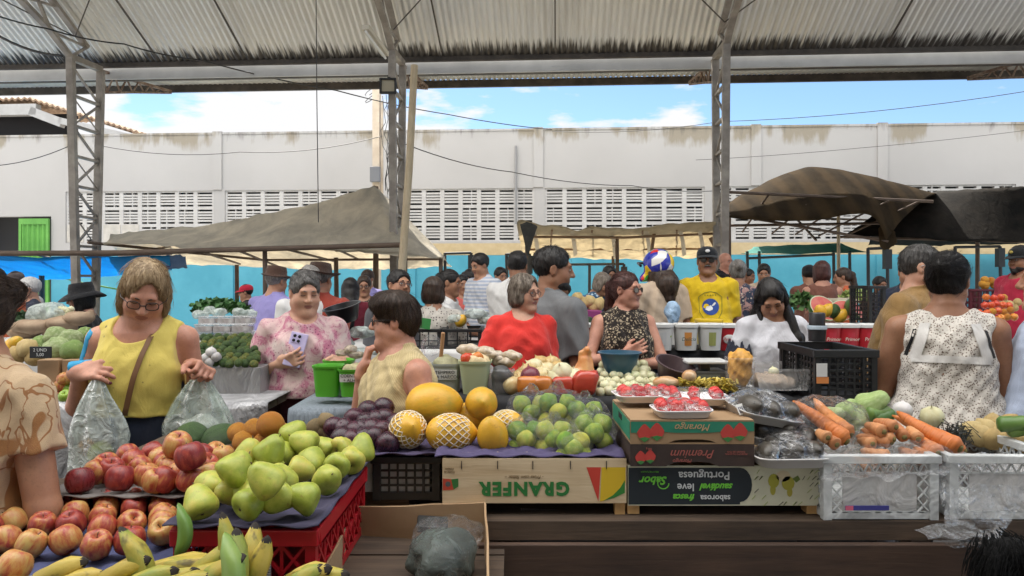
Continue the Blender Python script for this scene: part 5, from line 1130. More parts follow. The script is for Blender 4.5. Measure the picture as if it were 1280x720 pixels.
MF = dict(
    apple=fruit_mat('apple_skin', [(.25, (.20, .018, .020)), (.46, (.37, .055, .036)), (.60, (.48, .19, .06)), (.80, (.54, .36, .11))], (1.9, 1.9, .8), 1.3, (.62, .42, .22), .32, rndw=.42),
    darkapple=fruit_mat('dark_apple_skin', [(.3, (.09, .008, .014)), (.7, (.20, .02, .022))], speck=(.35, .2, .12), rough=.28),
    pear=fruit_mat('pear_skin', [(.3, (.27, .33, .035)), (.55, (.40, .43, .065)), (.8, (.53, .45, .09))], (1.3, 1.3, 1.3), 1.2, (.10, .09, .02), .4, spots=(.27, .20, .05), rndw=.4),
    plum=fruit_mat('plum_skin', [(.35, (.018, .005, .012)), (.7, (.07, .012, .028))], rough=.27, rndw=.2), lime=fruit_mat('lime_skin', [(.3, (.14, .29, .025)), (.55, (.34, .44, .045)), (.8, (.54, .52, .07))], (1.2, 1.2, 1), 1.1, rough=.36, bump=.2, rndw=.55),
    papaya=fruit_mat('papaya_skin', [(.25, (.42, .32, .03)), (.5, (.66, .36, .025)), (.8, (.72, .40, .03))], (1.1, 1.1, .7), 1.3, rough=.4, spots=(.50, .26, .03), rndw=.15), orange=fruit_mat('orange_skin', [(.3, (.55, .20, .015)), (.7, (.70, .33, .03))], rough=.45, bump=.3, spots=(.45, .30, .03)),
    kiwi=fruit_mat('kiwi_skin', [(.3, (.12, .085, .04)), (.7, (.22, .16, .08))], rough=.85), avocado=fruit_mat('avocado_skin', [(.3, (.018, .05, .012)), (.7, (.045, .10, .022))], speck=(.12, .18, .05), rough=.33, bump=.25),
    gapple=fruit_mat('green_apple_skin', [(.3, (.24, .38, .04)), (.7, (.42, .52, .09))], rough=.3), greenlime=fruit_mat('green_citrus_skin', [(.3, (.03, .075, .012)), (.62, (.07, .125, .018)), (.92, (.36, .25, .03))], rough=.36, rndw=.42, bump=.25),
    cabbage=fruit_mat('cabbage_leaf', [(.3, (.22, .34, .08)), (.7, (.58, .64, .36))], (2.2, 2.2, 4), 1.5, rough=.5, bump=.3), onion=fruit_mat('onion_skin', [(.3, (.50, .33, .12)), (.6, (.62, .50, .26)), (.85, (.66, .62, .42))], (2, 2, .6), 1.5, rough=.4, rndw=.5),
    ponion=fruit_mat('pale_onion_skin', [(.3, (.55, .52, .30)), (.6, (.64, .62, .42)), (.85, (.50, .56, .28))], (2, 2, .6), 1.5, rough=.4, rndw=.4), redonion=fruit_mat('red_onion_skin', [(.3, (.10, .015, .03)), (.7, (.20, .04, .06))], rough=.3),
    straw=fruit_mat('strawberry_skin', [(.3, (.42, .012, .02)), (.7, (.60, .04, .03))], speck=(.62, .30, .08), rough=.3), carrot=fruit_mat('carrot_skin', [(.3, (.52, .15, .03)), (.7, (.68, .25, .06))], (1, 1, 7), 1.4, rough=.5, bump=.3, spots=(.40, .12, .03)),
    scarrot=fruit_mat('small_carrot_skin', [(.3, (.45, .17, .06)), (.7, (.58, .27, .11))], (1, 1, 7), 1.4, rough=.55, bump=.3), chayote=fruit_mat('chayote_skin', [(.3, (.32, .46, .14)), (.7, (.52, .62, .30))], rough=.42, bump=.2), cucumber=fruit_mat('cucumber_skin', [(.3, (.06, .14, .025)), (.7, (.18, .28, .06))], rough=.4),
    potato=fruit_mat('potato_skin', [(.3, (.45, .31, .12)), (.7, (.58, .44, .20))], rough=.7, bump=.2), eggplant=fruit_mat('dark_produce_skin', [(.3, (.028, .024, .020)), (.7, (.085, .075, .06))], rough=.3, rndw=.3), banana=fruit_mat('plantain_skin', [(.25, (.22, .26, .04)), (.5, (.44, .33, .05)), (.8, (.50, .37, .08))], (9, 9, 5), 1.6, rough=.55, spots=(.035, .024, .014), rndw=.4),
    tomato=fruit_mat('tomato_skin', [(.3, (.55, .05, .02)), (.6, (.62, .20, .03)), (.85, (.62, .36, .04))], rough=.25, rndw=.5), garlic=fruit_mat('garlic_skin', [(.3, (.42, .40, .40)), (.7, (.60, .58, .57))], (3, 3, .5), 1.5, rough=.6))
KIND = {}
def proto(kind, meshes): KIND[kind] = meshes
def variants(prof, mt, nv=3, **k):
    out = []
    for i in range(nv):
        me = lathe_fruit(prof, seed=i*7+1, **k); me.materials.append(mt)
        if k.get('stem'): me.materials.append(M_STEM)
        out.append(me)
    return out
proto('apple', variants(APPLE, MF['apple'], 4, lump=.035, f=2, stem=(.6, 1.0))); proto('dark_apple', variants(APPLE, MF['darkapple'], 1, lump=.035, f=2, stem=(.6, 1.0)))
proto('pear', variants(PEAR, MF['pear'], 5, lump=.08, f=1.6, stem=(1.08, 1.36), bend=.04)); proto('plum', variants(PLUM, MF['plum'], 2)); proto('lime', variants(LIME, MF['lime'], 3)); proto('papaya', variants(PAPAYA, MF['papaya'], 3, lump=.03, n=28))
proto('orange', variants(ROUND, MF['orange'], 2, lump=.03)); proto('kiwi', variants(LIME, MF['kiwi'], 1)); proto('avocado', variants(PAPAYA, MF['avocado'], 2, n=26)); proto('green_apple', variants(APPLE, MF['gapple'], 2, stem=(.6, 1.0))); proto('green_citrus', variants(ROUND, MF['greenlime'], 3, lump=.03))
proto('cabbage', variants(ROUND, MF['cabbage'], 3, lump=.10, f=3, n=28)); proto('onion', variants(ONION, MF['onion'], 3, lump=.05)); proto('small_onion', variants(ONION, MF['ponion'], 3, lump=.05, n=14)); proto('red_onion', variants(ONION, MF['redonion'], 1))
proto('strawberry', variants(STRAW, MF['straw'], 3, lump=.06, n=16)); proto('chayote', variants(CHAYOTE, MF['chayote'], 3, lump=.06, f=2.5, ribs=.06)); proto('potato', variants(LIME, MF['potato'], 4, lump=.12, f=1.6)); proto('eggplant', variants(PAPAYA, MF['eggplant'], 3, lump=.05, f=1.5)); proto('tomato', variants(APPLE, MF['tomato'], 2, lump=.04)); proto('garlic_bulb', variants(ONION, MF['garlic'], 2, lump=.05, ribs=.05))
def long_veg(r0, r1, ln, mt, n=3, bend=.06, tip=True, top=None):
    out = []
    for i in range(n):
        rs = random.Random(i+5); m = MB(); pts = []; rr = []
        for k in range(13):
            t = k/12; x = bend*ln*math.sin(t*3.0+i)*.5; pts.append((x, bend*ln*.3*math.sin(t*4+i*2), -ln/2+ln*t)); rr.append((r0+(r1-r0)*t**1.2)*(1+.04*math.sin(t*23+i))*(min(1, (t*14+.35))**.5)*(min(1, (1-t)*7+.12)**.6 if tip else 1))
        m.tube(pts, rr, 14); 
        if top: m.ell((pts[0][0], pts[0][1], pts[0][2]-.002), (r0*.42, r0*.42, .006), 8, 5, 1)
        me = recalc(m.mesh('veg')); me.materials.append(mt); me.materials.append(mat('carrot_top', (.16, .13, .04), .8)); out.append(me)
    return out
proto('carrot', long_veg(.024, .008, .21, MF['carrot'], top=True)); proto('small_carrot', long_veg(.019, .009, .12, MF['scarrot'], top=True)); proto('cucumber', long_veg(.022, .018, .17, MF['cucumber']))
def banana_mesh(i):
    m = MB(); rows = []; n = 10; rs = random.Random(i); ln = .21; R = .17
    for k in range(n+7):
        if k < 2: t, r = (-.10+.06*k), .009
        elif k >= n+5: t, r = 1+.03*(k-n-4), (.010 if k == n+5 else .006)
        else: t = (k-2)/(n+2); r = .0255*min(1, .45+2.6*t)*min(1, .5+2.8*(1-t))
        a = (t-.5)*ln/R; cx, cz = R-R*math.cos(a), R*math.sin(a); row = []
        for j in range(10):
            b = j*6.2832/10; q = 1+.14*math.cos(5*b); x = r*q*math.cos(b); row.append((cx+x*math.cos(a), r*q*math.sin(b), cz+x*math.sin(a)*-1*-1))
        rows.append(row)
    m.quadstrip(rows, True); m.face(rows[0]); m.face(rows[-1]); me = recalc(m.mesh('banana')); me.materials.append(MF['banana']); me.materials.append(mat('banana_tip', (.02, .014, .01), .8))
    for p in me.polygons:
        if p.center.z > .100 or p.center.z < -.112: p.material_index = 1
    return me
proto('banana', [banana_mesh(i) for i in range(3)])
def put(kind, p, size, label, group=None, rot=None, scale=None, var=None, cat=None, name=None):
    ms = KIND[kind]; me = ms[(var if var is not None else random.randrange(len(ms))) % len(ms)]; o = bpy.data.objects.new(name or kind, me); link(o); o.location = p
    size *= .89 if 'apple' in kind else 1
    o.rotation_euler = rot if rot is not None else (random.uniform(-.7, .7), random.uniform(-.7, .7), random.uniform(0, 6.28)); s = size*random.uniform(.95, 1.06); o.scale = scale or (s, s, s)
    if kind == 'pear': o.scale = (o.scale[0], o.scale[1], o.scale[2]*.90)
    tag(o, label, cat or kind.replace('_', ' '), group); return o
def at_z(px, py, z): d = (CAMZ-z)*FPX/(py-350); return P(px, py, d)
# ---------------------------------------------------------------- containers
def fibre_tray(label, x0, x1, y0, y1, z, col=(.075, .06, .13), name='fruit_tray', cup=.04, rim=.012):
    nx, ny = int((x1-x0)/.012), int((y1-y0)/.012); cx, cy_ = (x0+x1)/2, (y0+y1)/2; rows = []
    for j in range(ny+1):
        row = []
        for i in range(nx+1):
            x, y = x0+(x1-x0)*i/nx, y0+(y1-y0)*j/ny; e = min(i, nx-i, j, ny-j); h = rim-.012*min(1, e/3)-.006*math.cos(6.283*x/(cup*2))*math.cos(6.283*y/(cup*2))*(e > 1)
            if e == 0: h -= .004+.004*math.sin(60*x+40*y)
            row.append((x-cx, y-cy_, h))
        rows.append(row)
    m = MB(); m.quadstrip(rows); me = m.mesh('tray', True); bm = bmesh.new(); bm.from_mesh(me); bmesh.ops.solidify(bm, geom=bm.faces[:], thickness=.003); bm.to_mesh(me); bm.free()
    o = mobj(name, me, dirty('tray_fibre_%d' % int(col[2]*1000), tuple(c*.8 for c in col), col, 40, .9), loc=(cx, cy_, z)); return tag(o, label, 'tray')
def plastic_crate(label, x0, x1, y0, y1, z0, z1, mt, pattern='diag', name='plastic_crate', rimh=.02, th=.006, cell=.035, rz=0, parts=True, solid=False, label_=None):
    cx, cy_ = (x0+x1)/2, (y0+y1)/2; W, D, H = (x1-x0)/2, (y1-y0)/2, z1-z0; t = empty(name, (cx, cy_, z0), rz, label, 'crate')
    m = MB()
    for a, b, c, d in ((-W, W, -D, -D+.022), (-W, W, D-.022, D), (-W, -W+.022, -D+.022, D-.022), (W-.022, W, -D+.022, D-.022)): m.box(a, b, c, d, H-rimh, H)
    m.build('rim', mt, t, bevel=.003); m = MB(); m.box(-W+.01, W-.01, -D+.01, D-.01, .004, .012); m.build('base', mt, t)
    for sx_ in (-1, 1):
        for sy_ in (-1, 1):
            m = MB(); m.box(sx_*(W-.028) if sx_ > 0 else -W+.006, W-.006 if sx_ > 0 else -W+.028, (D-.028) if sy_ > 0 else -D+.006, D-.006 if sy_ > 0 else -D+.028, 0, H-rimh)
            m.build('corner_post', mt, t)
    for sx_, sy_ in ((0, -1), (0, 1), (-1, 0), (1, 0)):
        m = MB(); L_ = (W if sx_ == 0 else D)-.028; q = lambda u, z, o=0: (u, sy_*(D-.012)+o, z) if sx_ == 0 else (sx_*(W-.012)+o, u, z); zt = H-rimh; up = (0, 1, 0) if sx_ == 0 else (1, 0, 0)
        m.bar(q(-L_, .012), q(L_, .012), th, .020, up=(0, 0, 1))
        if pattern == 'grid':
            n = max(2, round(2*L_/cell)); k = max(2, round(zt/cell/.8))
            for i in range(1, n): m.bar(q(-L_+2*L_*i/n, .02), q(-L_+2*L_*i/n, zt), th, th*.8 if i % 5 else th*3, up=up)
            for j in range(1, k): m.bar(q(-L_, zt*j/k, .0015), q(L_, zt*j/k, .0015), th*.8, th)
        elif pattern == 'diag':
            n = max(2, round(2*L_/cell))
            for i in range(n):
                a, b = -L_+2*L_*i/n, -L_+2*L_*(i+1)/n
                for j in range(2): z_, y_ = .02+(zt-.02)*j/2, .02+(zt-.02)*(j+1)/2; m.bar(q(a, z_), q(b, y_), th, th*.8); m.bar(q(b, z_, .001), q(a, y_, .001), th, th*.8)
                if i: m.bar(q(a, .02, .002), q(a, zt, .002), th*.8, th*.8, up=up)
            m.bar(q(-L_, zt*.5, -.002), q(L_, zt*.5, -.002), th, th)
        else:
            n = max(3, round(2*L_/cell)); zb, zc = zt*.82, zt*.13
            for i in range(n):
                a, b = -L_+2*L_*i/n, -L_+2*L_*(i+1)/n; mid = (a+b)/2
                for z_, y_ in ((zb, zt), (.02, zc)): m.bar(q(a, z_), q(mid, y_), th, th*.7); m.bar(q(mid, y_, .001), q(b, z_, .001), th, th*.7)
            for z_ in (zb, zc): m.bar(q(-L_, z_, .002), q(L_, z_, .002), th, th)
            for sgn in (-1, 1):
                for j in range(3): a, b = zc+(zb-zc)*j/3, zc+(zb-zc)*(j+1)/3; m.bar(q(sgn*L_, a), q(sgn*(L_-.03), b), th, th*.7); m.bar(q(sgn*(L_-.03), a, .001), q(sgn*L_, b, .001), th, th*.7)
            m.bar(q(-L_+.032, (zb+zc)/2, .003), q(L_-.032, (zb+zc)/2, .003), .003, zb-zc, 1)
        m.build('side_panel', [mt, MATS.get('crate_panel_white', mt)], t)
    return t
def film(name, pts_fn, n=28, m_=14, mt=None, parent=None, seed=0, amp=.012, label=None, f=40, cat='plastic bag', group=None, loc=(0, 0, 0)):
    """thin crumpled plastic skin: pts_fn(u, v) gives the surface"""
    rows = []
    for j in range(m_+1):
        row = []
        for i in range(n):
            p = Vector(pts_fn(i/n, j/m_)); d = amp*float(vnoise((np.float64(p.x), np.float64(p.y), np.float64(p.z)), f, seed)); row.append((p.x+d, p.y+d*.7, p.z+d*.5))
        rows.append(row)
    m = MB(); m.quadstrip(rows, True); o = mobj(name, m.mesh(name, True), mt or PLASTIC, parent, loc=loc); 
    if label: tag(o, label, cat, group)
    return o
PLASTIC = clear_plastic('clear_bag', body=.035, rough=.06, wrinkle=45)
CLING = clear_plastic('cling', body=.012, rough=.06, wrinkle=26)
MILKY = clear_plastic('milky_bag', tint=(.93, .97, .95), body=.42, rough=.25, wrinkle=22, col=(.62, .68, .64))
# ================================================================ front tables
table('long rough plank table carrying the crates and produce in front', P(606, 0, 1.95).x, P(1330, 0, 1.95).x, 1.90, 2.62, .862, M_OLDWOOD, M_OLDWOOD, th=.05, name='plank_table')
tb = [o for o in bpy.data.objects if o.name == 'plank_table'][0]
m = MB(); m.box(-.83, .72, -.385, -.362, -.145, -.052); o = m.build('apron_board', wood('apron_wood', (.022, .013, .009), (.10, .055, .034), .7), tb, bevel=.003); o.location.z = .862
table('low stall table under the apples, pears and bananas at left', -1.62, -.02, 1.12, 2.55, .80, M_OLDWOOD, M_OLDWOOD, name='display_table')
# apples
GA = 'apples on the near lower tray'; GB = 'apples on the raised upper tray'
fibre_tray('blue-grey moulded tray under the near apples', -1.24, -.70, 1.42, 1.88, .897, (.06, .07, .16)); fibre_tray('worn grey cardboard tray holding the upper apples', -1.16, -.78, 1.765, 2.24, .962, (.22, .20, .19))
m = MB(); m.box(-.25, .25, -.19, .19, 0, .088); tag(m.build('wooden_box', M_OLDWOOD, None, (-.96, 1.60, .80), bevel=.004), 'dark box propping up the near apple tray', 'box')
m = MB(); m.box(-.18, .18, -.18, .18, 0, .150); tag(m.build('wooden_box', M_OLDWOOD, None, (-.93, 2.03, .80), bevel=.004), 'dark box propping up the upper apple tray', 'box')
for x, y in ((15, 652), (7, 675), (39, 680), (82, 675), (121, 681), (162, 676), (53, 656), (94, 642), (128, 646), (164, 655), (128, 660), (89, 655), (93, 631), (97, 621), (133, 626), (133, 636), (167, 627), (167, 637), (204, 627), (203, 635), (204, 646), (203, 655), (203, 664), (122, 616), (18, 708), (60, 630), (-14, 660), (-20, 680)):
    put('apple', at_z(x, y, .933), .0345, 'red and yellow apple lying among others on the near tray', GA)
put('green_apple', at_z(56, 642, .935), .034, 'yellow-green apple at the left of the near apple tray', GA, cat='apple'); put('dark_apple', at_z(45, 628, .933), .034, 'dark red apple at the back left of the near tray', GA, cat='apple')
for x, y in ((160, 569), (167, 577), (133, 582), (139, 588), (150, 598), (175, 584), (182, 594), (194, 601), (192, 567), (200, 573), (207, 581), (214, 587), (225, 594), (237, 600), (225, 592), (211, 584), (269, 566), (279, 571), (257, 582), (262, 594), (206, 600), (208, 578), (240, 586), (120, 590), (252, 570)):
    put('apple', at_z(x, y, 1.002), .0365, 'red streaked apple in the flat layer of the upper tray', GB)
for x, y, lb in ((222, 557, 'red apple stacked on top at the back of the upper tray'), (238, 571, 'large blotchy red and yellow apple on top of the upper tray')): put('apple', at_z(x, y, 1.062), .041, lb, GB)
put('dark_apple', at_z(100, 601, .998), .038, 'very dark red apple alone at the left end of the upper tray', cat='apple')
# pears on the red crate
M_RED = mat('red_plastic', (.42, .012, .02), .35); plastic_crate('red lattice plastic crate under the tray of green pears', -.715, -.405, 1.50, 2.02, .80, .978, M_RED, 'diag', cell=.055, th=.008, rimh=.035)
m = MB(); m.box(-.065, .0, -.004, 0, -.07, .03); nb = m.build('price_card', mat('newsprint', rough=.9, fn=lambda t: dict(color=t.ramp(t.wave(t.coord('Object', (1, 1, 1)), 60, 3, 3, 'Z'), [(.3, (.12, .12, .12)), (.6, (.42, .41, .38))]))), None, (-.50, 1.494, .90)); tag(nb, 'crumpled printed card stuck to the red crate', 'card')
fibre_tray('dark purple moulded tray under the green pears', -.722, -.40, 1.485, 2.04, .985, (.05, .045, .085))
GP = 'green pears on the red crate'
for x, y in ((249, 627), (288, 614), (314, 628), (332, 598), (379, 621), (347, 623), (336, 586), (321, 571), (356, 568), (376, 588), (410, 598), (389, 578), (422, 580), (439, 573), (428, 560), (405, 560), (265, 607), (300, 600), (352, 600), (308, 616)):
    put('pear', at_z(x, y, 1.032), .0355, 'green pear lying on the dark tray over the red crate', GP, rot=(random.uniform(.6, 2.2), random.uniform(-.5, .5), random.uniform(0, 6.28)))
for x, y, z, lb in ((294, 585, 1.095, 'big round pear topping the left of the pear pile'), (367, 541, 1.085, 'upright pear at the far back of the pear pile'), (380, 553, 1.07, 'pear lying near the back of the pile beside the plums'), (339, 563, 1.085, 'yellowish pear in the middle at the back of the pile'), (332, 598, 1.10, 'pear with a brown blossom end facing out in the pile centre'), (311, 568, 1.07, 'pear at the back left of the pile next to the oranges')):
    put('pear', at_z(x, y, z-.008), .037, lb, GP, rot=(random.uniform(.2, 1.2), random.uniform(-.5, .5), random.uniform(0, 6.28)))
put('pear', at_z(452, 560, 1.05), .043, 'pear pointing upwards at the right end of the pile', GP, rot=(-.2, .35, 1), scale=(.036, .036, .038))
# oranges, avocados, plums, kiwis behind
for x, y, s_, lb in ((240, 549, .050, 'dark green avocado left of its twin behind the apples'), (278, 552, .054, 'larger dark green avocado beside the oranges')): put('avocado', P(x, y, 2.28), s_*1.05, lb, 'avocados', rot=(1.4, .2, .5 if x < 260 else 2.4))
m = MB(); m.box(-.42, .42, -.16, .16, 0, .19); tag(m.build('produce_bench', M_OLDWOOD, None, (-.72, 2.26, .80)), 'dark bench board behind the pears carrying oranges and avocados', 'bench')
for x, y, z in ((305, 552, 1.03), (312, 541, 1.03), (323, 549, 1.03), (334, 544, 1.03), (343, 552, 1.03), (318, 537, 1.06), (298, 541, 1.03), (350, 541, 1.03), (330, 556, 1.03)): put('orange', at_z(x, y, z), .034, 'orange in the heap between the avocados and pears', 'oranges')
put('orange', at_z(338, 531, 1.09), .037, 'orange topping the heap between avocados and pears', 'oranges')
fibre_tray('purple moulded tray under the plums and two melons', P(398, 0, 2.15).x, P(556, 0, 2.15).x, 2.04, 2.42, 1.0, (.06, .045, .10))
for x, y in ((479, 510), (460, 514), (443, 523), (457, 528), (481, 524), (430, 536), (444, 540), (478, 539), (468, 547), (485, 554), (418, 534), (440, 550), (464, 537), (455, 548), (496, 530), (470, 526), (452, 538), (428, 548)):
    put('plum', P(x, y, 2.09+.22*(556-y)/46), .0345, 'dark purple plum in the glossy pile beside the netted melon', 'plums')
for x, y in ((408, 527), (395, 535), (402, 540), (412, 541), (388, 541)): put('kiwi', P(x, y, 2.25), .03, 'small brown kiwi fruit left of the plums', 'kiwis')
# papayas and melons
fibre_tray('purple moulded tray under papayas and bagged limes', P(550, 0, 2.1).x, P(772, 0, 2.1).x, 1.952, 2.50, 1.016, (.075, .06, .14))
def net_sleeve(o, r, n, label):
    m = MB()
    for d in (-1, 1):
        for k in range(n):
            pts = []
            for i in range(25):
                t = i/24*math.pi*.92+.04*math.pi; a = k*6.2832/n+d*t*1.15; pts.append((r[0]*1.03*math.sin(t)*math.cos(a), r[1]*1.03*math.sin(t)*math.sin(a), r[2]*1.15*math.cos(t)))
            m.tube(pts, .0016, 5)
    s = m.build('foam_net', mat('foam_white', (.74, .66, .50), .7), None, o.location, o.rotation_euler); tag(s, label, 'foam net', 'foam nets')
GM = 'yellow papayas and melons'
def papa(x, y, d, rx, asp, rot, lb, net=None, nm='papaya'):
    s = rx/FPX*d; o = put('papaya', P(x, y, d), s, lb, GM, rot=rot, scale=(s, s, s*asp), cat='papaya' if nm == 'papaya' else 'melon', name=nm)
    if net: net_sleeve(o, (s, s, s*asp), 14, net)
papa(541, 506, 2.33, 28, 1.02, (0, 1.5, .15), 'large smooth golden melon topping the pile at left', nm='melon'); papa(510, 537, 2.14, 23, .92, (1.2, .2, .3), 'yellow papaya in a white foam net nearest the plums', 'white foam net round the melon next to the plums')
papa(563, 541, 2.12, 23.5, 1.10, (.2, 1.55, .2), 'orange papaya lying in a white foam net in the front middle', 'white foam net round the papaya in the front middle'); papa(602, 504, 2.34, 20.5, .9, (1.35, .2, .1), 'round golden papaya on top with its stem end facing out')
papa(616, 545, 2.10, 20, 1.08, (.35, -.35, .5), 'bruised orange papaya tilted in front beside the limes'); papa(588, 524, 2.38, 22, 1.0, (.4, 1.2, .3), 'golden papaya half hidden between the nets'); papa(632, 532, 2.28, 19, 1.0, (1.2, .3, 1), 'papaya in a torn foam net behind the limes', 'torn white foam net behind the bagged limes')
papa(590, 556, 2.30, 18, 1.0, (1.2, .3, 1), 'small golden papaya low between the netted fruit')
# bagged limes
k = 0
BAGS = [((664, 516), 2.36, 26, 'bag of limes at the back left beside the papayas'), ((657, 548), 2.14, 24, 'bag of limes at the front left with a pale fruit facing out'), ((697, 514), 2.30, 27, 'tallest bag of limes twisted shut in the middle'), ((692, 548), 2.12, 24, 'bag of limes at the front middle of the tray'), ((731, 522), 2.28, 24, 'bag of limes at the back right behind the cartons'), ((741, 540), 2.12, 25, 'bag of limes at the front right corner of the tray'), ((716, 560), 2.05, 20, 'small bag of limes at the very front edge of the tray')]
for (bx, by), d, rr, lb in BAGS:
    c = P(bx, by, d); R = rr/FPX*d; rs = random.Random(bx); n = 0
    for (dx, dy, dz) in ((-.5, -.35, -.45), (.5, -.35, -.4), (0, .5, -.45), (-.45, -.2, .45), (.45, -.15, .42), (.0, -.55, .05)):
        p = c+Vector((dx*R, dy*R, dz*R)); put('lime', p, .0295, 'green and yellow lime inside a clear plastic bag', 'bagged limes')
    def bag(u, v, c=c, R=R, rs=rs):
        a = u*6.2832; th = math.pi*(v*.94+.03); r = R*1.22*math.sin(th)**.75*(1+.05*math.sin(3*a+bx)); z = -math.cos(th)*R*1.12
        if v > .86: r *= .5; z += (v-.86)*R*2.2; r *= 1+.25*math.sin(7*a)
        return (c.x+r*math.cos(a), c.y+r*math.sin(a), c.z+z)
    film('plastic_bag', bag, 32, 16, None, None, bx, .006, 'clear '+lb, 60, 'plastic bag', 'clear bags of limes')
# black crate below plums, GRANFER crate
M_BLACK = mat('black_plastic', (.012, .013, .014), .45)
plastic_crate('black grid plastic crate under the plums', P(463, 0, 2.07).x, P(552, 0, 2.07).x, 2.065, 2.42, .865, .992, M_BLACK, 'grid', cell=.026)
m = MB(); m.box(-.10, .10, 0, .30, 0, .10); tag(m.build('paper_bundle', dirty('paper_pale', (.5, .5, .5), (.7, .7, .7), 20), None, (P(507, 0, 2.3).x, 2.09, .885)), 'pale paper seen through the black crate', 'paper')
def flat(mb_pts, name, col, parent, y, rough=.6):
    m = MB(); m.face([(x, y, z) for x, z in mb_pts]); return mobj(name, recalc(m.mesh(name), False), mat('print_%d_%d_%d' % tuple(int(c*100) for c in col), col, rough), parent)
M_PINE = wood('crate_pine', (.46, .32, .17), (.78, .64, .44), .9)
D0 = 1.95; U = D0/FPX      # metres per pixel on the crate fronts
gx0, gx1 = P(553, 0, D0).x, P(783, 0, D0).x; gz1, gz0 = P(0, 578, D0).z, P(0, 628, D0).z; gc = (gx0+gx1)/2; W = (gx1-gx0)/2
gr = empty('wooden_crate', (gc, D0, gz0-.002), 0, 'pale wooden fruit crate stood upside down with green lettering', 'crate'); H = gz1-gz0+.012
m = MB(); m.box(-W, W, 0, .008, 0, H); m.build('front_panel', M_PINE, gr)
for sd in (-1, 1): m = MB(); m.box(sd*W-(.008 if sd > 0 else 0), sd*W+(0 if sd > 0 else .008), .0085, .34, .002, H-.003); m.build('side_panel', M_PINE, gr)
m = MB(); m.box(-W, W, .3405, .349, 0, H); m.build('back_panel', M_PINE, gr)
m = MB()
for i in range(4): m.box(-W+.002, W-.002, .01+.083*i, .085+.083*i, H-.012, H-.0005*(i % 2)-.004)
m.build('slat_top', M_PINE, gr)
for sd in (-1, 1): m = MB(); m.box(sd*(W-.016)-.014, sd*(W-.016)+.014, .010, .04, -(gz0-.864), H-.02); m.build('corner_post', wood('post_pine', (.50, .28, .10), (.62, .38, .16), .8, axis='Z'), gr)
gp = lambda px, py: ((px-640)*U-gc, CAMZ-(py-350)*U-gz0+.002); G_ = mat('ink_green', (.02, .17, .035), .7)
x, z = gp(656, 610); lettering('GRANFER', .050, G_, gr, (x, -.0012, z), (R_(90), R_(180), 0), bold=.0022, spacing=1.16)
x, z = gp(656, 596); lettering('- Fruta com Sabor -', .013, mat('ink_brown', (.16, .10, .04), .7), gr, (x, -.0012, z), (R_(90), R_(180), 0), shear=.3)
x, z = gp(562, 588); lettering('Frutas da\nEstação', .008, mat('ink_brown'), gr, (x, -.0012, z), (R_(90), R_(180), 0), shear=.3)
flat([gp(733, 584), gp(751, 584), gp(748, 627)], 'print_wedge', (.55, .05, .03), gr, -.0008); flat([gp(752, 584), gp(782, 584), gp(782, 603), gp(774, 614), gp(764, 622), gp(754, 626), gp(750, 627)], 'print_wedge', (.66, .44, .02), gr, -.0007); flat([gp(781, 600), gp(781, 616), gp(768, 622), gp(754, 626), gp(766, 619), gp(775, 610)], 'print_leaf', (.03, .20, .03), gr, -.0010)
flat([gp(553.5, 598), gp(566, 599), gp(567, 612), gp(553.5, 613)], 'print_label', (.50, .06, .03), gr, -.0008); flat([gp(564, 599), gp(573, 598), gp(573, 608), gp(567, 612)], 'print_label', (.04, .17, .04), gr, -.0010); flat([gp(560+3.5*math.cos(a), 605+3.5*math.sin(a)) for a in [i*.6283 for i in range(10)]], 'print_dot', (.1, .1, .1), gr, -.0014)
for px in (577, 622, 666, 713, 758): m = MB(); a = gp(px, 576); m.box(a[0]-.001, a[0]+.001, -.0025, -.0005, a[1]-.022, a[1]+.0); m.build('wire_staple', M_WIRE, gr)
# crate of pears with the dark printed front
px0, px1 = P(785, 0, D0).x, P(1025, 0, D0).x; pz1, pz0 = P(0, 582, D0).z, P(0, 632, D0).z; pc = (px0+px1)/2; W = (px1-px0)/2; H = pz1-pz0
M_CARD = dirty('kraft_card', (.30, .19, .10), (.38, .25, .145), 3, .85); M_CREAM = dirty('cream_print', (.58, .57, .42), (.66, .65, .50), 6, .6)
pr = empty('fruit_carton', (pc, D0, pz0), 0, 'black and cream printed pear carton standing upside down on wooden feet', 'carton')
m = MB(); m.box(-W, W, 0, .006, 0, H); m.build('front_panel', M_CREAM, pr)
m = MB(); m.box(-W, W, .0065, .36, .003, H-.004); m.build('carton_body', M_CARD, pr)
for sd in (-1, 1): m = MB(); m.box(sd*(W-.016)-.016, sd*(W-.016)+.016, .008, .05, -(pz0-.864), .002); m.build('foot', MATS['post_pine'], pr)
gp = lambda px, py: ((px-640)*U-pc, CAMZ-(py-350)*U-pz0)
pts = [gp(785.5, 584.5), gp(925, 584.5)]+[gp(925+15*math.sin(a), 606-21.5*math.cos(a)) for a in [i*math.pi/10 for i in range(11)]]+[gp(925, 630.5), gp(785.5, 630.5)]
flat([p for i, p in enumerate(pts) if i == 0 or p != pts[i-1]], 'print_panel', (.012, .018, .024), pr, -.0007)
WH, GN = mat('ink_white', (.62, .64, .64), .6), mat('ink_lime', (.16, .55, .05), .6); FL = (R_(90), R_(180), 0)
for s_, px, py, sz, mt, sh in (('Portuguesa', 880, 594, .031, WH, 0), ('leve', 857, 608.5, .029, WH, 0), ('saudável', 896, 608, .0255, GN, .35), ('saborosa', 894, 622, .0225, WH, 0), ('fresca', 855, 621, .024, GN, .35), ('Sabor', 817, 600, .031, GN, .3)):
    x, z = gp(px, py); lettering(s_, sz, mt, pr, (x, -.0018, z), FL, shear=sh, bold=.0004 if mt is WH else .0008)
x, z = gp(812, 589.5); lettering('PERA PORTUGUESA', .0055, GN, pr, (x, -.0018, z), FL)
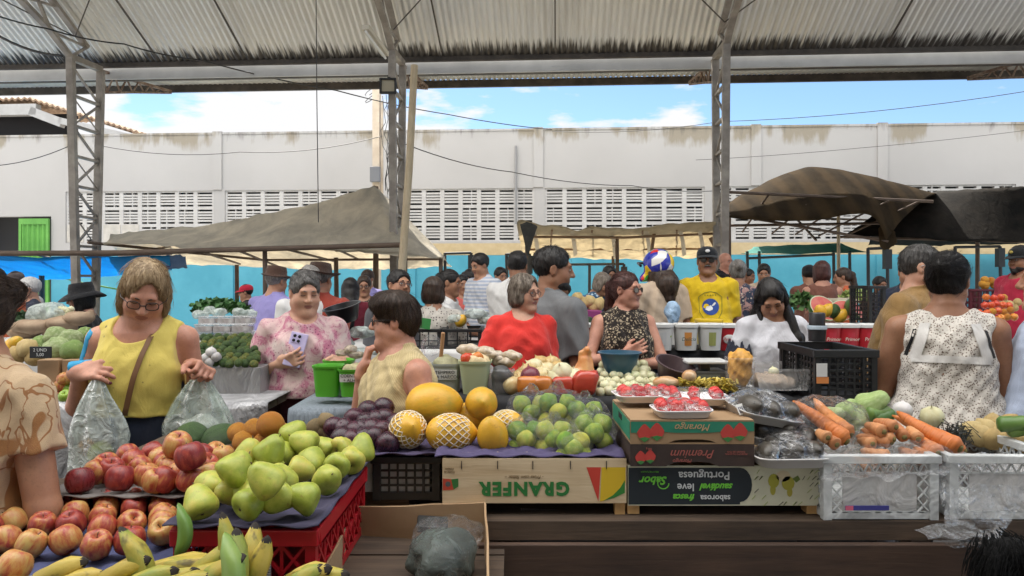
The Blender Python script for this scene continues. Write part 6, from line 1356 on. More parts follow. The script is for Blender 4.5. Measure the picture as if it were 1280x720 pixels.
m = MB(); a = [gp(829+7*math.cos(t*.4), 604+7*math.sin(t*.4)) for t in range(14)]; m.tube([(p[0], -.0012, p[1]) for p in a], .0016, 5); m.build('print_swirl', GN, pr)
rs = random.Random(2)
for half in range(2):
    m = MB()
    for i in range(17):
        for j in range(6):
            px, py = 928+i*6+(j % 2)*3, 587+j*8; 
            if (954 < px < 1002 and 585 < py < 624) or px > 1021 or rs.random() < .25 or (px < 942 and abs(py-606) < 21-(px-925)*.6): continue
            if (rs.random() < .5) == (half == 0): a, b = gp(px, py+5), gp(px+rs.uniform(3, 6), py); m.bar((a[0], -.0006, a[1]), (b[0], -.0006, b[1]), .0022, .0006)
    m.build('print_dashes', mat('ink_black', (.02, .02, .02), .6) if half else mat('ink_leafgreen', (.28, .36, .07), .6), pr)
for px, py, rx, rz_, col in ((967, 601, 7, 9, (.38, .36, .04)), (985, 604, 8, 9, (.42, .38, .05)), (979, 595, 9, 7, (.62, .52, .34)), (966, 612, 3.5, 7, (.40, .36, .05)), (987, 615, 3.5, 6, (.42, .36, .05))): flat([gp(px+rx*math.cos(t*.5236), py+rz_*math.sin(t*.5236)) for t in range(12)], 'print_pear', col, pr, -.0009-.0003*(px % 3))
flat([gp(990, 598), gp(997, 594), gp(1000, 599), gp(995, 603)], 'print_leaf', (.14, .20, .04), pr, -.0022)
# strawberry cartons
def carton(label, px0, px1, py0, py1, d, depth, col, top=None, cut=True):
    a, b = P(px0, py0, d), P(px1, py1, d); t = empty('strawberry_carton', ((a.x+b.x)/2, d, b.z), 0, label, 'carton'); W, H = (b.x-a.x)/2, a.z-b.z
    m = MB(); n = 14; tl = [(-W+2*W*i/n, H) for i in range(n+1)]; notch = lambda x: (.012 if abs(x) < W*.38 else 0)*min(1, max(0, (W*.38-abs(x))/.02))
    rows = [[(x, 0, notch(x)) for x, _ in tl], [(x, 0, H) for x, _ in tl]]; m.quadstrip(rows); me = m.mesh('front'); bm = bmesh.new(); bm.from_mesh(me); bmesh.ops.solidify(bm, geom=bm.faces[:], thickness=-.004); bm.to_mesh(me); bm.free(); mobj('front_panel', me, col, t).location.y = .0045
    for sd in (-1, 1): m = MB(); m.box(sd*W-(.004 if sd > 0 else 0), sd*W+(0 if sd > 0 else .004), .006, depth, .002, H-.002); m.build('side_panel', col, t)
    m = MB(); m.box(-W, W, depth+.001, depth+.005, 0, H); m.build('back_panel', col, t)
    m = MB(); m.box(-W+.001, W-.001, .001, depth, H+.0005, H+.004); m.build('carton_top', top or M_CARD, t); return t, W, H, (a.x+b.x)/2, b.z
sb2, W, H, cx, z0 = carton('lower dark brown strawberry carton of the stack', 788, 943, 555.5, 583, 1.93, .34, dirty('carton_dark', (.035, .022, .018), (.06, .035, .028), 6, .6))
UU = 1.93/FPX; gp = lambda px, py: ((px-640)*UU-cx, CAMZ-(py-350)*UU-z0); PK = mat('ink_dusty_red', (.36, .10, .08), .6)
def sberry(par, px, py, s, y=-.001):
    for dx, dy in ((-s*.55, 0), (s*.35, -s*.1)):
        flat([gp(px+dx+s*(.55-.3*max(0, -math.sin(t*.5236)))*math.cos(t*.5236), py+dy+s*.6*math.sin(t*.5236)) for t in range(12)], 'print_strawberry', (.50, .05, .04), par, y-.0004*(dx > 0))
        flat([gp(px+dx-s*.4, py+dy+s*.45), gp(px+dx, py+dy+s*.75), gp(px+dx+s*.4, py+dy+s*.45), gp(px+dx, py+dy+s*.35)], 'print_leaf', (.05, .20, .05), par, y-.0009)
for s_, px, py, sz, sh in (('Premium', 866, 567, .032, .35), ('Morango', 853, 576, .014, .3), ('PRODUTO DO BRASIL\nCONSERVAR FRIO', 920, 566, .006, 0), ('500 g', 811, 561, .007, 0)): x, z = gp(px, py); lettering(s_, sz, PK, sb2, (x, -.0018, z), FL, shear=sh)
sberry(sb2, 808, 571, 13)
sb1, W, H, cx, z0 = carton('upper green and kraft strawberry carton of the stack', 788, 943, 527, 555, 1.93, .34, M_CARD)
gp = lambda px, py: ((px-640)*UU-cx, CAMZ-(py-350)*UU-z0); flat([gp(788.5, 527), gp(942.5, 527), gp(942.5, 539), gp(898, 540), gp(885, 546) if False else gp(885, 541), gp(845, 541), gp(832, 540), gp(788.5, 541)], 'print_band', (.02, .20, .12), sb1, -.0008)
x, z = gp(866, 534); lettering('Morango', .026, mat('ink_tan', (.50, .33, .18), .6), sb1, (x, -.0018, z), FL, shear=.35)
for px in (815, 919): sberry(sb1, px, 540, 17, -.0012)
m = MB(); m.box(-W-.0015, -W-.0005, .004, .33, .010, H-.001); m.build('print_band', mat('print_2_20_12'), sb1); m = MB(); m.box(-W-.0025, -W-.0012, .14, .20, H-.024, H-.008); m.build('hand_hole_shade', mat('hole_shade', (.01, .01, .01), .9), sb1)  # small black box paints the shade of a hand hole
def foam_tray(label, c, w, d, rz, h=.022, name='foam_tray', tilt=(0, 0), col=(.72, .70, .70)):
    m = MB(); rows = []
    for k, (f, z) in enumerate(((.84, .0), (.87, .001), (1.0, h), (1.03, h), (1.03, h-.003), (.99, h-.005), (.80, .004), (.4, .004), (.01, .004))):
        rows.append([(math.copysign(abs(math.cos(a))**.35, math.cos(a))*w/2*f, math.copysign(abs(math.sin(a))**.35, math.sin(a))*d/2*f, z) for a in [i*6.2832/32 for i in range(32)]])
    m.quadstrip(rows, True); me = recalc(m.mesh('tray')); o = mobj(name, me, mat('foam_%d' % int(col[1]*100), col, .55), None, c, (tilt[0], tilt[1], rz)); tag(o, label, 'tray', 'foam trays'); return o
def wrap(o, w, d, h, label, seed=0, hump=.02, f=45):
    def fn(u, v): a = u*6.2832; r = math.sin(v*math.pi/2)**.7; return (math.copysign(abs(math.cos(a))**.45, math.cos(a))*w/2*r, math.copysign(abs(math.sin(a))**.45, math.sin(a))*d/2*r, h+hump*(1-r*r))
    b = film('cling_film', fn, 36, 10, CLING, None, seed, .003, label, f, 'cling film', 'cling film wraps'); b.matrix_world = o.matrix_world.copy(); b.location = o.location; b.rotation_euler = o.rotation_euler; return b
zt = z0+H+.005
for (px, py, w, dd, rz_, lb, n, z_) in ((806, 494, .185, .125, .10, 'white foam tray of strawberries at the back left on the carton', 4, zt+.014), (868, 497, .19, .125, -.10, 'white foam tray of strawberries at the back right', 3, zt+.012), (851, 513, .155, .115, .04, 'white foam tray of strawberries nearest the camera', 4, zt+.001)):
    c = at_z(px, py+6, z_); o = foam_tray(lb, c, w, dd, rz_)
    for k in range(n*2): put('strawberry', c+Matrix.Rotation(rz_, 3, 'Z') @ Vector((-w*.33+w*.66*(k % n)/(n-1), (-.022 if k < n else .024), .027)), .019, 'red strawberry packed in a white foam tray', 'strawberries in foam trays', rot=(random.uniform(1, 2), random.uniform(-.4, .4), random.uniform(0, 6.28)))
    wrap(o, w*1.02, dd*1.02, .024, 'clear film stretched over the '+lb.replace('white foam ', '').split(' on the')[0], px, .022)
# trays of dark wrapped produce
for (px, py, w, dd, rz_, lb, tilt, col, n, z_, sz) in ((983, 566, .20, .15, .05, 'white foam tray of dark produce lowest of its stack', (0, 0), (.70, .68, .66), 4, pz1+.004, .036), (975, 538, .20, .15, -.12, 'white foam tray of dark produce in the middle of its stack', (.10, .12), (.66, .65, .63), 5, pz1+.078, .038), (950, 507, .20, .15, .25, 'clear wrapped tray of dark produce topmost of its stack', (.16, .2), (.50, .50, .49), 4, pz1+.150, .041)):
    c = at_z(px, py+12, z_) if py > 560 else P(px, py+16, 2.06); o = foam_tray(lb, c, w, dd, rz_, .028, tilt=tilt, col=col); M = Euler((tilt[0], tilt[1], rz_)).to_matrix()
    for k in range(n): put('eggplant', c+M @ Vector((-.060+.12*(k % 3)/2+(.03 if k > 2 else 0), -.024 if k < 3 else .036, .036)), sz, 'dark grey-brown oval fruit wrapped in a foam tray', 'dark produce in foam trays', rot=(1.3+random.uniform(-.3, .3), random.uniform(-.3, .3), rz_+random.uniform(-.5, .5)), scale=(sz*.8, sz*.8, sz))
    wrap(o, w*1.05, dd*1.08, .026, 'cling film over the '+lb.split('tray of ')[1], px, .062, 30)
m = MB(); 
for k in range(11): m.box(-.026+.005*k, -.0235+.005*k, 0, .0008, 0, .018)
m.box(-.030, .030, .0012, .0016, -.004, .026, 1); o = m.build('paper_label', [mat('ink_grey', (.10, .10, .14), .6), mat('label_white', (.62, .62, .60), .5)], None, P(936, 514, 1.99), (R_(-30), R_(-10), R_(14))); tag(o, 'white printed barcode label stuck on the topmost wrapped tray', 'label')
# clear crates and carrots
M_CLR = clear_plastic('clear_crate_plastic', body=.55, rough=.25, wrinkle=6, col=(.66, .68, .68)); MATS['crate_panel_white'] = clear_plastic('crate_label_plastic', body=.62, rough=.4, wrinkle=9, col=(.60, .59, .58))
D1 = 1.90
for a, b, rz_, lb in ((1028, 1178, 0, 'clear milky plastic crate of carrots beside the pear carton'), (1190, 1335, -.03, 'clear plastic crate at the right edge wrapped in loose plastic')):
    plastic_crate(lb, P(a, 0, D1).x, P(b, 0, D1).x, D1, D1+.34, .864, 1.036, M_CLR, 'tri', cell=.03, th=.005, rimh=.022, rz=rz_)
fl = lambda px, py: P(px, py, D1+.012)
m = MB(); m.box(0, .115, 0, .003, 0, .012); o = m.build('stripe_label', mat('label_violet', (.05, .05, .24), .5), None, P(1057, 638, D1-.002)); tag(o, 'violet and pink striped label low on the clear crate', 'label'); m = MB(); m.box(0, .02, -.001, 0, 0, .012); mobj('pink_end', m.mesh('pink'), mat('label_pink', (.60, .12, .20), .5), o)
GC = 'big carrots'
def carrot(kind, pa, pb, d0, d1, label, group, w=1.0, dz=0):
    a, b = P(*pa, d0), P(*pb, d1); v = b-a; L0 = .21 if kind == 'carrot' else .12; q = v.to_track_quat('Z', 'Y'); o = put(kind, (a+b)/2, 1, label, group, cat='carrot', name='carrot'); o.rotation_euler = q.to_euler(); s = v.length/L0; o.scale = (w, w, s); return o
carrot('carrot', (1058, 552), (992, 500), 1.98, 2.10, 'thick carrot at the left in the bag, slanting to the lower right', GC, 1.15); carrot('carrot', (1064, 545), (1016, 498), 2.02, 2.14, 'thick carrot at the right in the bag', GC, 1.1)
carrot('carrot', (1200, 562), (1120, 514), 1.98, 2.12, 'large bright carrot on top of the crate heap', GC, 1.25); carrot('carrot', (1206, 563), (1114, 521), 2.02, 2.14, 'carrot under the bright one on the crate heap', GC, 1.0); carrot('carrot', (1176, 566), (1130, 543), 1.95, 2.1, 'carrot low in front of the heap with its cut end out', GC, 1.15)
for pa, pb in (((1118, 548), (1076, 538)), ((1114, 553), (1070, 545)), ((1132, 546), (1116, 530)), ((1148, 549), (1136, 534)), ((1105, 540), (1082, 530)), ((1092, 556), (1072, 548)), ((1120, 534), (1092, 526))): carrot('small_carrot', pa, pb, 1.99, 2.06, 'small pale carrot in the heap on the clear crate', 'small carrots', 1.0)
for pa, pb in (((1112, 571), (1075, 562)), ((1150, 573), (1122, 560)), ((1160, 570), (1140, 562)), ((1105, 578), (1080, 572)), ((1046, 556), (1030, 545)), ((1036, 548), (1020, 538)), ((1165, 577), (1135, 574)), ((1090, 582), (1060, 574))): carrot('small_carrot', pa, pb, 1.95, 2.0, 'small carrot inside a clear bag at the crate rim', 'bagged small carrots', 1.0)
def blob_bag(label, c, rx, ry, rz_, seed, amp=.012, mt=None, tail=None, group=None):
    def fn(u, v):
        a = u*6.2832; th = math.pi*(v*.97+.015); r = math.sin(th)**.8*(1+.10*math.sin(3*a+seed)+.05*math.sin(7*a+v*9)); return (c.x+rx*r*math.cos(a), c.y+ry*r*math.sin(a), c.z-rz_*math.cos(th))
    return film('plastic_bag', fn, 40, 18, mt or PLASTIC, None, seed, amp, label, 38, 'plastic bag', group)
blob_bag('clear bag pulled tight over two thick carrots', P(1028, 532, 2.05), .125, .06, .085, 3); blob_bag('crumpled clear bag of small carrots at the front rim', P(1100, 571, 1.97), .10, .05, .035, 4); blob_bag('clear bag of small carrots at the right of the front rim', P(1152, 568, 1.97), .07, .05, .035, 8)
# draped film over the right-hand crates
def drape(label, top, bot, seed):
    rows = []; n = 26
    for j in range(12):
        t = j/11; row = []
        for i in range(n+1):
            s_ = i/n; a = P(*top[0]).lerp(P(*top[1]), s_); b = P(*bot[0]).lerp(P(*bot[1]), s_); p = a.lerp(b, t); d = .016*float(vnoise((np.float64(p.x), np.float64(p.y), np.float64(p.z)), 45, seed)); row.append((p.x+d, p.y-.03*math.sin(t*3.1)+d, p.z+d*.6))
        rows.append(row)
    m = MB(); m.quadstrip(rows); tag(mobj('plastic_sheet', m.mesh('sheet', True), clear_plastic('loose_plastic', body=.11, rough=.12, wrinkle=60), None), label, 'plastic sheet')
drape('loose clear plastic hanging between the two clear crates', ((1150, 566, 2.0), (1290, 570, 1.98)), ((1182, 655, 1.86), (1250, 668, 1.87)), 5); drape('clear plastic draped along the rim of the carrot crate', ((1016, 560, 2.05), (1185, 562, 2.05)), ((1026, 600, 1.885), (1182, 592, 1.885)), 6); drape('thin clear plastic trailing down over the table edge', ((1146, 655, 1.88), (1240, 660, 1.88)), ((1160, 672, 1.86), (1262, 690, 1.86)), 9)
# chayotes, cucumbers, potatoes, cabbage
for x, y, s_, r, lb in ((1090, 505, .040, (.5, .85, .2), 'largest pale green chayote leaning upright on the heap'), (1060, 512, .033, (1.0, .3, 2), 'chayote half hidden at the back left of the heap'), (1076, 523, .036, (1.5, .4, 1.4), 'green chayote lying in front of the largest one'), (1043, 519, .030, (1, .6, 0), 'small chayote at the left end of the heap')): put('chayote', P(x, y, 2.22), s_, lb, 'chayotes', rot=r)
m = MB(); m.box(-.24, .24, -.13, .13, 0, .115); tag(m.build('wooden_box', M_OLDWOOD, None, (P(1130, 0, 2.3).x, 2.38, .862)), 'dark box under the chayotes behind the carrots', 'box')
for x, y, lb in ((1103, 520, 'dark green cucumber right of the chayotes'), (1098, 515, 'dark green cucumber behind the first one')): put('cucumber', P(x, y, 2.2), 1, lb, 'cucumbers', rot=(0, 1.45, .3), scale=(1, 1, .5))
put('small_onion', P(1165, 521, 2.2), .034, 'small pale green cabbage behind the large carrot', cat='cabbage', name='cabbage'); put('garlic_bulb', P(1128, 513, 2.25), .028, 'pale turnip behind the carrot tops', cat='turnip', name='turnip')
m = MB(); m.box(-.20, .20, -.16, .16, 0, .11); tag(m.build('wooden_box', M_OLDWOOD, None, (P(1265, 0, 2.25).x, 2.32, .862)), 'dark box under the potatoes at the right edge', 'box')
for x, y in ((1225, 545), (1243, 532), (1255, 541), (1240, 549), (1262, 530), (1270, 546), (1213, 540), (1256, 551), (1279, 552), (1232, 537), (1286, 540), (1300, 548)): put('potato', P(x, y, 2.16+.12*(552-y)/22), .034, 'yellow-brown potato in the heap at the right edge', 'potatoes')
for x, y in ((1272, 528), (1284, 535)): put('cucumber', P(x, y, 2.1), 1, 'striped green vegetable in film on the potatoes' if x < 1280 else 'bagged green vegetable at the right end of the potatoes', rot=(0, 1.5, -.4), scale=(1.1, 1.1, .6))
m = MB(); rs = random.Random(8)
for k in range(60):
    b = P(rs.uniform(1180, 1206), rs.uniform(545, 562), rs.uniform(2.05, 2.2)); m.tube([b, b+Vector((rs.uniform(-.03, .03), rs.uniform(-.03, .03), rs.uniform(.01, .05))), b+Vector((rs.uniform(-.05, .05), rs.uniform(-.04, .04), rs.uniform(0, .05)))], .0015, 4)
tag(m.build('wilted_greens', mat('wilted_dark', (.02, .022, .018), .8)), 'dark wilted greens right of the large carrots', 'greens')
m = MB(); rs = random.Random(9)
for k in range(1700):
    a = rs.uniform(0, 6.28); r = rs.uniform(0, 1)**.5*.075; b = P(1262, 702, 1.72)+Vector((r*math.cos(a), rs.uniform(-.05, .05), r*.9*math.sin(a))); dr = Vector((math.cos(a)*.03, -.02, math.sin(a)*.02-.025)); m.tube([b, b+dr*.6, b+dr+Vector((0, 0, -.02))], [.0016, .0012, .0006], 3)
m.ell(P(1262, 702, 1.72), (.064, .04, .058), 14, 10); tag(m.build('fur_bundle', mat('black_fur', (.006, .006, .006), .85, spec=.2)), 'black shaggy bundle at the lower right corner', 'bundle')
# bananas
GBN = 'yellow plantains in front'
BAN = [((60, 700), 1.36, (1.2, .2, 1.1)), ((88, 708), 1.34, (1.3, .1, 1.0)), ((140, 700), 1.32, (1.1, .2, 1.0)), ((120, 718), 1.30, (1.3, 0, .9)), ((178, 690), 1.32, (.15, .25, 2.8)), ((170, 712), 1.28, (1.2, .2, .9)), ((205, 692), 1.36, (1.25, .3, 1.3)), ((228, 690), 1.34, (1.25, .25, 1.2)), ((236, 704), 1.31, (1.3, .3, 1.1)), ((252, 692), 1.33, (.9, .3, 1.0)), ((284, 680), 1.34, (.12, -.1, 2.9)), ((262, 708), 1.28, (.8, .3, .7)), ((310, 694), 1.33, (.15, -.15, 2.2)), ((296, 706), 1.29, (.2, -.1, 2.4)), ((318, 706), 1.31, (.2, -.25, 2.0)), ((215, 715), 1.27, (1.1, .3, .8)), ((372, 704), 1.33, (1.0, .1, .75)), ((384, 710), 1.32, (1.0, .1, .7)), ((360, 716), 1.31, (1.05, .1, .85)), ((392, 722), 1.32, (1.0, 0, .7)), ((30, 716), 1.36, (1.25, .1, 1.2)), ((190, 722), 1.27, (1.2, .2, 1.2))]
for k, ((x, y), d, r) in enumerate(BAN): put('banana', P(x, y+20, d), .72, 'yellow plantain with dark tips in the heap at the front', GBN, rot=tuple(q+random.uniform(-.14, .14) for q in r), name='plantain', cat='plantain')
o = put('banana', P(292, 728, 1.25), .7, 'short green plantain among the yellow ones in front', GBN, rot=(.15, .1, 2.6), name='plantain', cat='plantain'); gm = o.data.copy(); gm.materials.clear(); gm.materials.append(fruit_mat('green_plantain_skin', [(.3, (.12, .24, .05)), (.7, (.24, .34, .08))])); gm.materials.append(MATS['banana_tip']); o.data = gm
o = put('banana', P(231, 668, 1.42), .5, 'small green plantain tip rising left of the red crate', GBN, rot=(.1, 0, 2.8), name='plantain', cat='plantain'); o.data = gm
m = MB(); m.box(-.36, .36, -.12, .12, 0, .10); tag(m.build('wooden_box', M_OLDWOOD, None, (-.56, 1.32, .80)), 'dark box under the plantains in front', 'box')
# open cardboard box in front
bx = empty('cardboard_box', (0, 0, 0), 0, 'open kraft cardboard box in front holding a plastic bag', 'box'); F0, F1 = 1.55, 2.0
fl_ = P(405, 722, 1.52); A, B_, C_, D_2 = P(447, 632, 1.98), P(607, 628, 1.92), P(612, 740, 1.55), P(392, 740, 1.50)
def panel(name, pts, th=.005):
    m = MB(); m.face(pts); me = m.mesh(name); bm = bmesh.new(); bm.from_mesh(me); bmesh.ops.subdivide_edges(bm, edges=bm.edges[:], cuts=4, use_grid_fill=True)
    for v in bm.verts: v.co += Vector((1, 1, 1))*.004*float(vnoise((np.float64(v.co.x), np.float64(v.co.y), np.float64(v.co.z)), 14, 2))
    bmesh.ops.solidify(bm, geom=bm.faces[:], thickness=th); bm.to_mesh(me); bm.free(); mobj(name, me, dirty('box_kraft', (.30, .19, .10), (.40, .27, .155), 5, .85), bx)
dn = Vector((0, 0, -.30)); B2 = Vector((C_.x-.002, 1.92, B_.z)); panel('back_panel', [A, B_, B_+dn, A+dn]); panel('side_panel', [B_+Vector((.001, -.004, 0)), P(612, 720, 1.56), P(612, 720, 1.56)+dn*.6, B_+dn+Vector((.001, -.004, 0))]); panel('side_panel', [A+Vector((-.001, -.004, 0)), P(400, 725, 1.50), P(400, 725, 1.50)+dn*.6, A+dn]); panel('base', [A+dn*.9, B_+dn*.9, Vector((B_.x, 1.5, B_.z-.27)), Vector((A.x, 1.5, A.z-.27))])
panel('flap', [A+Vector((0, .006, .0)), B_+Vector((0, .006, 0)), P(596, 642, 2.08), P(462, 646, 2.08)])
blob_bag('crumpled dark clear plastic bag inside the cardboard box', P(560, 672, 1.76), .085, .07, .05, 12); blob_bag('pale grey-green plastic bag bulging inside the cardboard box', P(552, 700, 1.70), .075, .08, .07, 13, mt=clear_plastic('greygreen_bag', body=.55, rough=.2, wrinkle=14, col=(.11, .13, .12)))
m = MB(); m.box(-.04, .04, -.03, .03, 0, .02); tag(m.build('black_pouch', M_BLACK, None, P(540, 660, 1.86), (.2, .1, .1), bevel=.006), 'small black pouch lying in the cardboard box', 'pouch')
# spiral notebook, garlic under the table
nb = empty('notebook', P(705, 641, 2.0), 0, 'spiral bound notebook lying under the wooden crate', 'notebook'); nb.rotation_euler = (0, R_(2), 0); m = MB(); m.box(-.12, .12, 0, .17, -.008, .004); m.build('cover', mat('notebook_blue', (.16, .17, .24), .5), nb)
m = MB(); m.tube([(-.12+.24*i/400, .0+.006*math.cos(i*.62), .002+.006*math.sin(i*.62)) for i in range(401)], .0008, 4); m.build('spiral_binding', mat('wire_metal', (.5, .5, .55), .3, metal=.8), nb)
for x in (772, 788, 806, 824, 846, 858): put('garlic_bulb', P(x, 712+(x % 3), 2.0), .027, 'pale garlic bulb under the table edge', 'garlic bulbs', rot=(.2, .1, x))
m = MB(); m.box(-.12, .12, -.10, .12, 0, .30); tag(m.build('storage_box', mat('dark_box', (.03, .03, .032), .8), None, (P(815, 0, 2.05).x, 2.08, .36)), 'dark box holding garlic below the table', 'box')
# ================================================================ middle stalls
def hand_at(ctx, sd, f=.085, n=0.0):
    B, r = ctx['B'], ctx['root']; A = B.arms[sd]; nn = (A['n']-A['u']*A['n'].dot(A['u'])).normalized(); p = A['w']+A['u']*f+nn*n
    return Vector(r.location)+Matrix.Rotation(r.rotation_euler.z, 3, 'Z') @ (Vector((p.x, p.y, p.z+ctx['off']))*r.scale[0])
X = lambda px, d: P(px, 0, d).x
M_TABLE = dirty('table_planks', (.08, .06, .045), (.16, .12, .09), 8, .8)
M_WHITECLOTH = dirty('white_oilcloth', (.55, .55, .54), (.68, .68, .66), 4, .5); M_BLACKCLOTH = dirty('black_cloth_cover', (.010, .010, .012), (.022, .022, .024), 6, .8)
def m_silver(t):
    n = t.noise(t.coord('Object', (1, 1, .5)), 7, 5, .65, .8); return dict(color=t.ramp(n, [(.3, (.22, .22, .23)), (.7, (.46, .46, .47))]), normal=t.bump(n, .9, .04))
M_SILVER = mat('silver_sheet', rough=.32, fn=m_silver, metal=.35)
def m_denim(t):
    n = t.noise(t.coord('Object', (60, 60, 6)), 1.5, 4, .7); return dict(color=t.ramp(n, [(.3, (.13, .16, .19)), (.7, (.26, .30, .34))]), normal=t.bump(n, .4, .01))
M_DENIM = mat('grey_blue_cloth', rough=.85, fn=m_denim)
table('stall table under a crinkled silver sheet behind the woman in yellow', X(-60, 2.9), X(328, 2.9), 2.92, 3.75, 1.0, M_TABLE, cloth=M_SILVER)
table('small table under a grey-blue cloth carrying the green buckets', X(372, 2.9), X(470, 2.9), 2.86, 3.30, .985, M_TABLE, cloth=M_DENIM)
table('black covered stall table with onions, bowls and snack tubs', X(520, 2.75), X(985, 2.75), 2.76, 3.45, 1.045, M_TABLE, cloth=M_BLACKCLOTH)
table('black stall table at right behind the black crate', X(990, 2.75), X(1092, 2.75), 2.80, 3.45, 1.03, M_TABLE, cloth=M_BLACKCLOTH)
table('white covered table lined with ice cream tubs behind the middle stall', X(690, 4.5), X(1100, 4.5), 4.42, 5.2, 1.07, M_TABLE, cloth=M_BLACKCLOTH, drop=.12)
table('white covered table with black crates behind the woman in tan', X(430, 4.6), X(620, 4.6), 4.35, 5.3, 1.07, M_TABLE, cloth=M_WHITECLOTH)
table('stall table with packed boxes and greens left of the lavender shirt', X(215, 4.4), X(330, 4.4), 4.25, 6.2, 1.11, M_TABLE, cloth=M_WHITECLOTH)
table('stall table with brown sacks behind the cabbages', X(-40, 4.2), X(112, 4.2), 4.05, 4.9, 1.13, M_TABLE, cloth=M_WHITECLOTH)
table('long back table of vegetables in front of the blue wall at right', X(1070, 5.0), X(1330, 5.0), 4.1, 5.2, 1.06, M_TABLE, cloth=M_WHITECLOTH)
table('back stall table of watermelons and greens behind the girl in white', X(985, 5.4), X(1105, 5.4), 5.35, 6.2, 1.08, M_TABLE, cloth=M_WHITECLOTH)
table('back stall table in front of the woman bending over fruit', X(712, 5.4), X(812, 5.4), 5.35, 6.0, 1.08, M_TABLE, cloth=M_WHITECLOTH)
# ---- left stall
for px, py, d, r, lb in ((70, 421, 3.3, .052, 'pale cabbage topping the pile at left'), (88, 424, 3.22, .050, 'cabbage with a dark core facing out'), (72, 437, 3.15, .060, 'big green cabbage in the middle of the pile'), (92, 439, 3.1, .052, 'cabbage at the right of the pile beside the tanned arm'), (52, 432, 3.3, .050, 'cabbage at the left behind the black sign'), (106, 420, 3.35, .045, 'small cabbage at the back right of the pile'), (40, 440, 3.25, .045, 'cabbage low at the left of the pile')): put('cabbage', P(px, py, d), r, lb, 'cabbages on the left stall')
for a, b, lb in ((52, 82, 'brown cardboard box under the cabbages'), (83, 120, 'second brown cardboard box right under the cabbages')):
    m = MB(); m.box(X(a, 3.05), X(b, 3.05)-.01, 3.02, 3.30, 1.006, 1.165); tag(m.build('cardboard_box', M_CARD, None, bevel=.004), lb, 'box')
sg = empty('price_sign', P(51, 441, 2.99), 0, 'black price sign with white handwriting in front of the cabbages', 'sign'); m = MB(); m.box(-.045, .045, -.004, .004, -.022, .026); m.build('board', mat('chalk_black', (.02, .022, .025), .7), sg, bevel=.002)
lettering('2 UND\n5,00', .019, WH, sg, (0, -.0055, .002), (R_(90), 0, 0))
for px, py in ((15, 435), (26, 436), (10, 441), (20, 430)): put('papaya', P(px, py, 3.3), .036, 'yellow mango beside the cabbages at left', 'mangoes', cat='mango', name='mango')
for px, py in ((22, 444), (34, 436), (44, 446)): put('potato', P(px, py, 3.2), .042, 'dull green-brown root in front of the cabbages', 'roots by the cabbages', cat='root', name='root')
for px, py in ((82, 496), (100, 497), (115, 493), (90, 485), (106, 486), (120, 484), (98, 478), (84, 487)): put('green_apple', P(px, py, 2.93+.16*(497-py)/20), .031, 'green apple in the row over the silver sheet', 'green apples', cat='apple')
for px, py in ((72, 492), (76, 482), (80, 474), (88, 472)): put('apple', P(px, py, 3.0), .03, 'reddish apple beside the green apples at left', 'red apples on the left stall')
m = MB(); m.box(X(70, 2.98), X(130, 2.98), 2.95, 3.15, 1.006, 1.028); tag(m.build('produce_board', M_OLDWOOD), 'dark board under the green apples', 'board')
rs = random.Random(12)
for j in range(9):
    for i in range(8-(j > 5)):
        px = 250+(i+.5*(j % 2))*9.6+(j > 5)*4+rs.uniform(-2, 2); d = 3.13+.035*j; p = P(px, 0, d); put('green_citrus', Vector((p.x, d+rs.uniform(-.01, .01), 1.138+.0115*j+rs.uniform(-.005, .005))), .0195, 'green citrus fruit in the heap beside the packed boxes', 'green citrus heap', cat='citrus')
m = MB(); m.box(X(247, 3.15), X(328, 3.15), 3.12, 3.60, 1.006, 1.12); tag(m.build('produce_box', M_SILVER), 'low box wrapped in grey sheet under the green citrus heap', 'box')
for px, py in ((258, 447), (264, 440), (270, 446), (262, 452)): put('garlic_bulb', P(px, py, 3.12), .022, 'yellowish bulb left of the green citrus', 'bulbs by the citrus heap', cat='bulb', name='bulb')
M_TUBCLEAR = clear_plastic('clear_tub', body=.30, rough=.2, wrinkle=8, col=(.72, .72, .72))
for i, (px, py) in enumerate(((258, 410), (281, 410), (304, 410), (262, 400), (286, 400), (307, 400), (258, 420), (282, 420), (304, 420))):
    c = P(px, py, 4.3 if py > 405 else 4.5); t = empty('packed_box', c, 0, 'clear box of pale food in the stacked rows beside the lavender shirt', 'box', 'clear packed boxes'); m = MB(); m.box(-.052, .052, -.05, .05, -.024, .018); m.build('tray_body', M_TUBCLEAR, t, bevel=.006); m = MB(); m.box(-.055, .055, -.053, .053, .0185, .025); m.build('lid', M_TUBCLEAR, t, bevel=.003)
    m = MB(); m.box(-.045, .045, -.043, .043, -.018, .008); m.build('contents', dirty('pale_food', (.35, .22, .18), (.60, .52, .46), 30, .7), t)
for i, (px, py, r) in enumerate(((250, 393, .05), (272, 391, .045), (298, 390, .05), (312, 392, .05), (262, 388, .04))): blob_bag('white bag of food on top of the packed boxes', P(px, py, 4.6+.05*i), r, .04, .028, 30+i, mt=MILKY, group='white bags on the packed boxes')
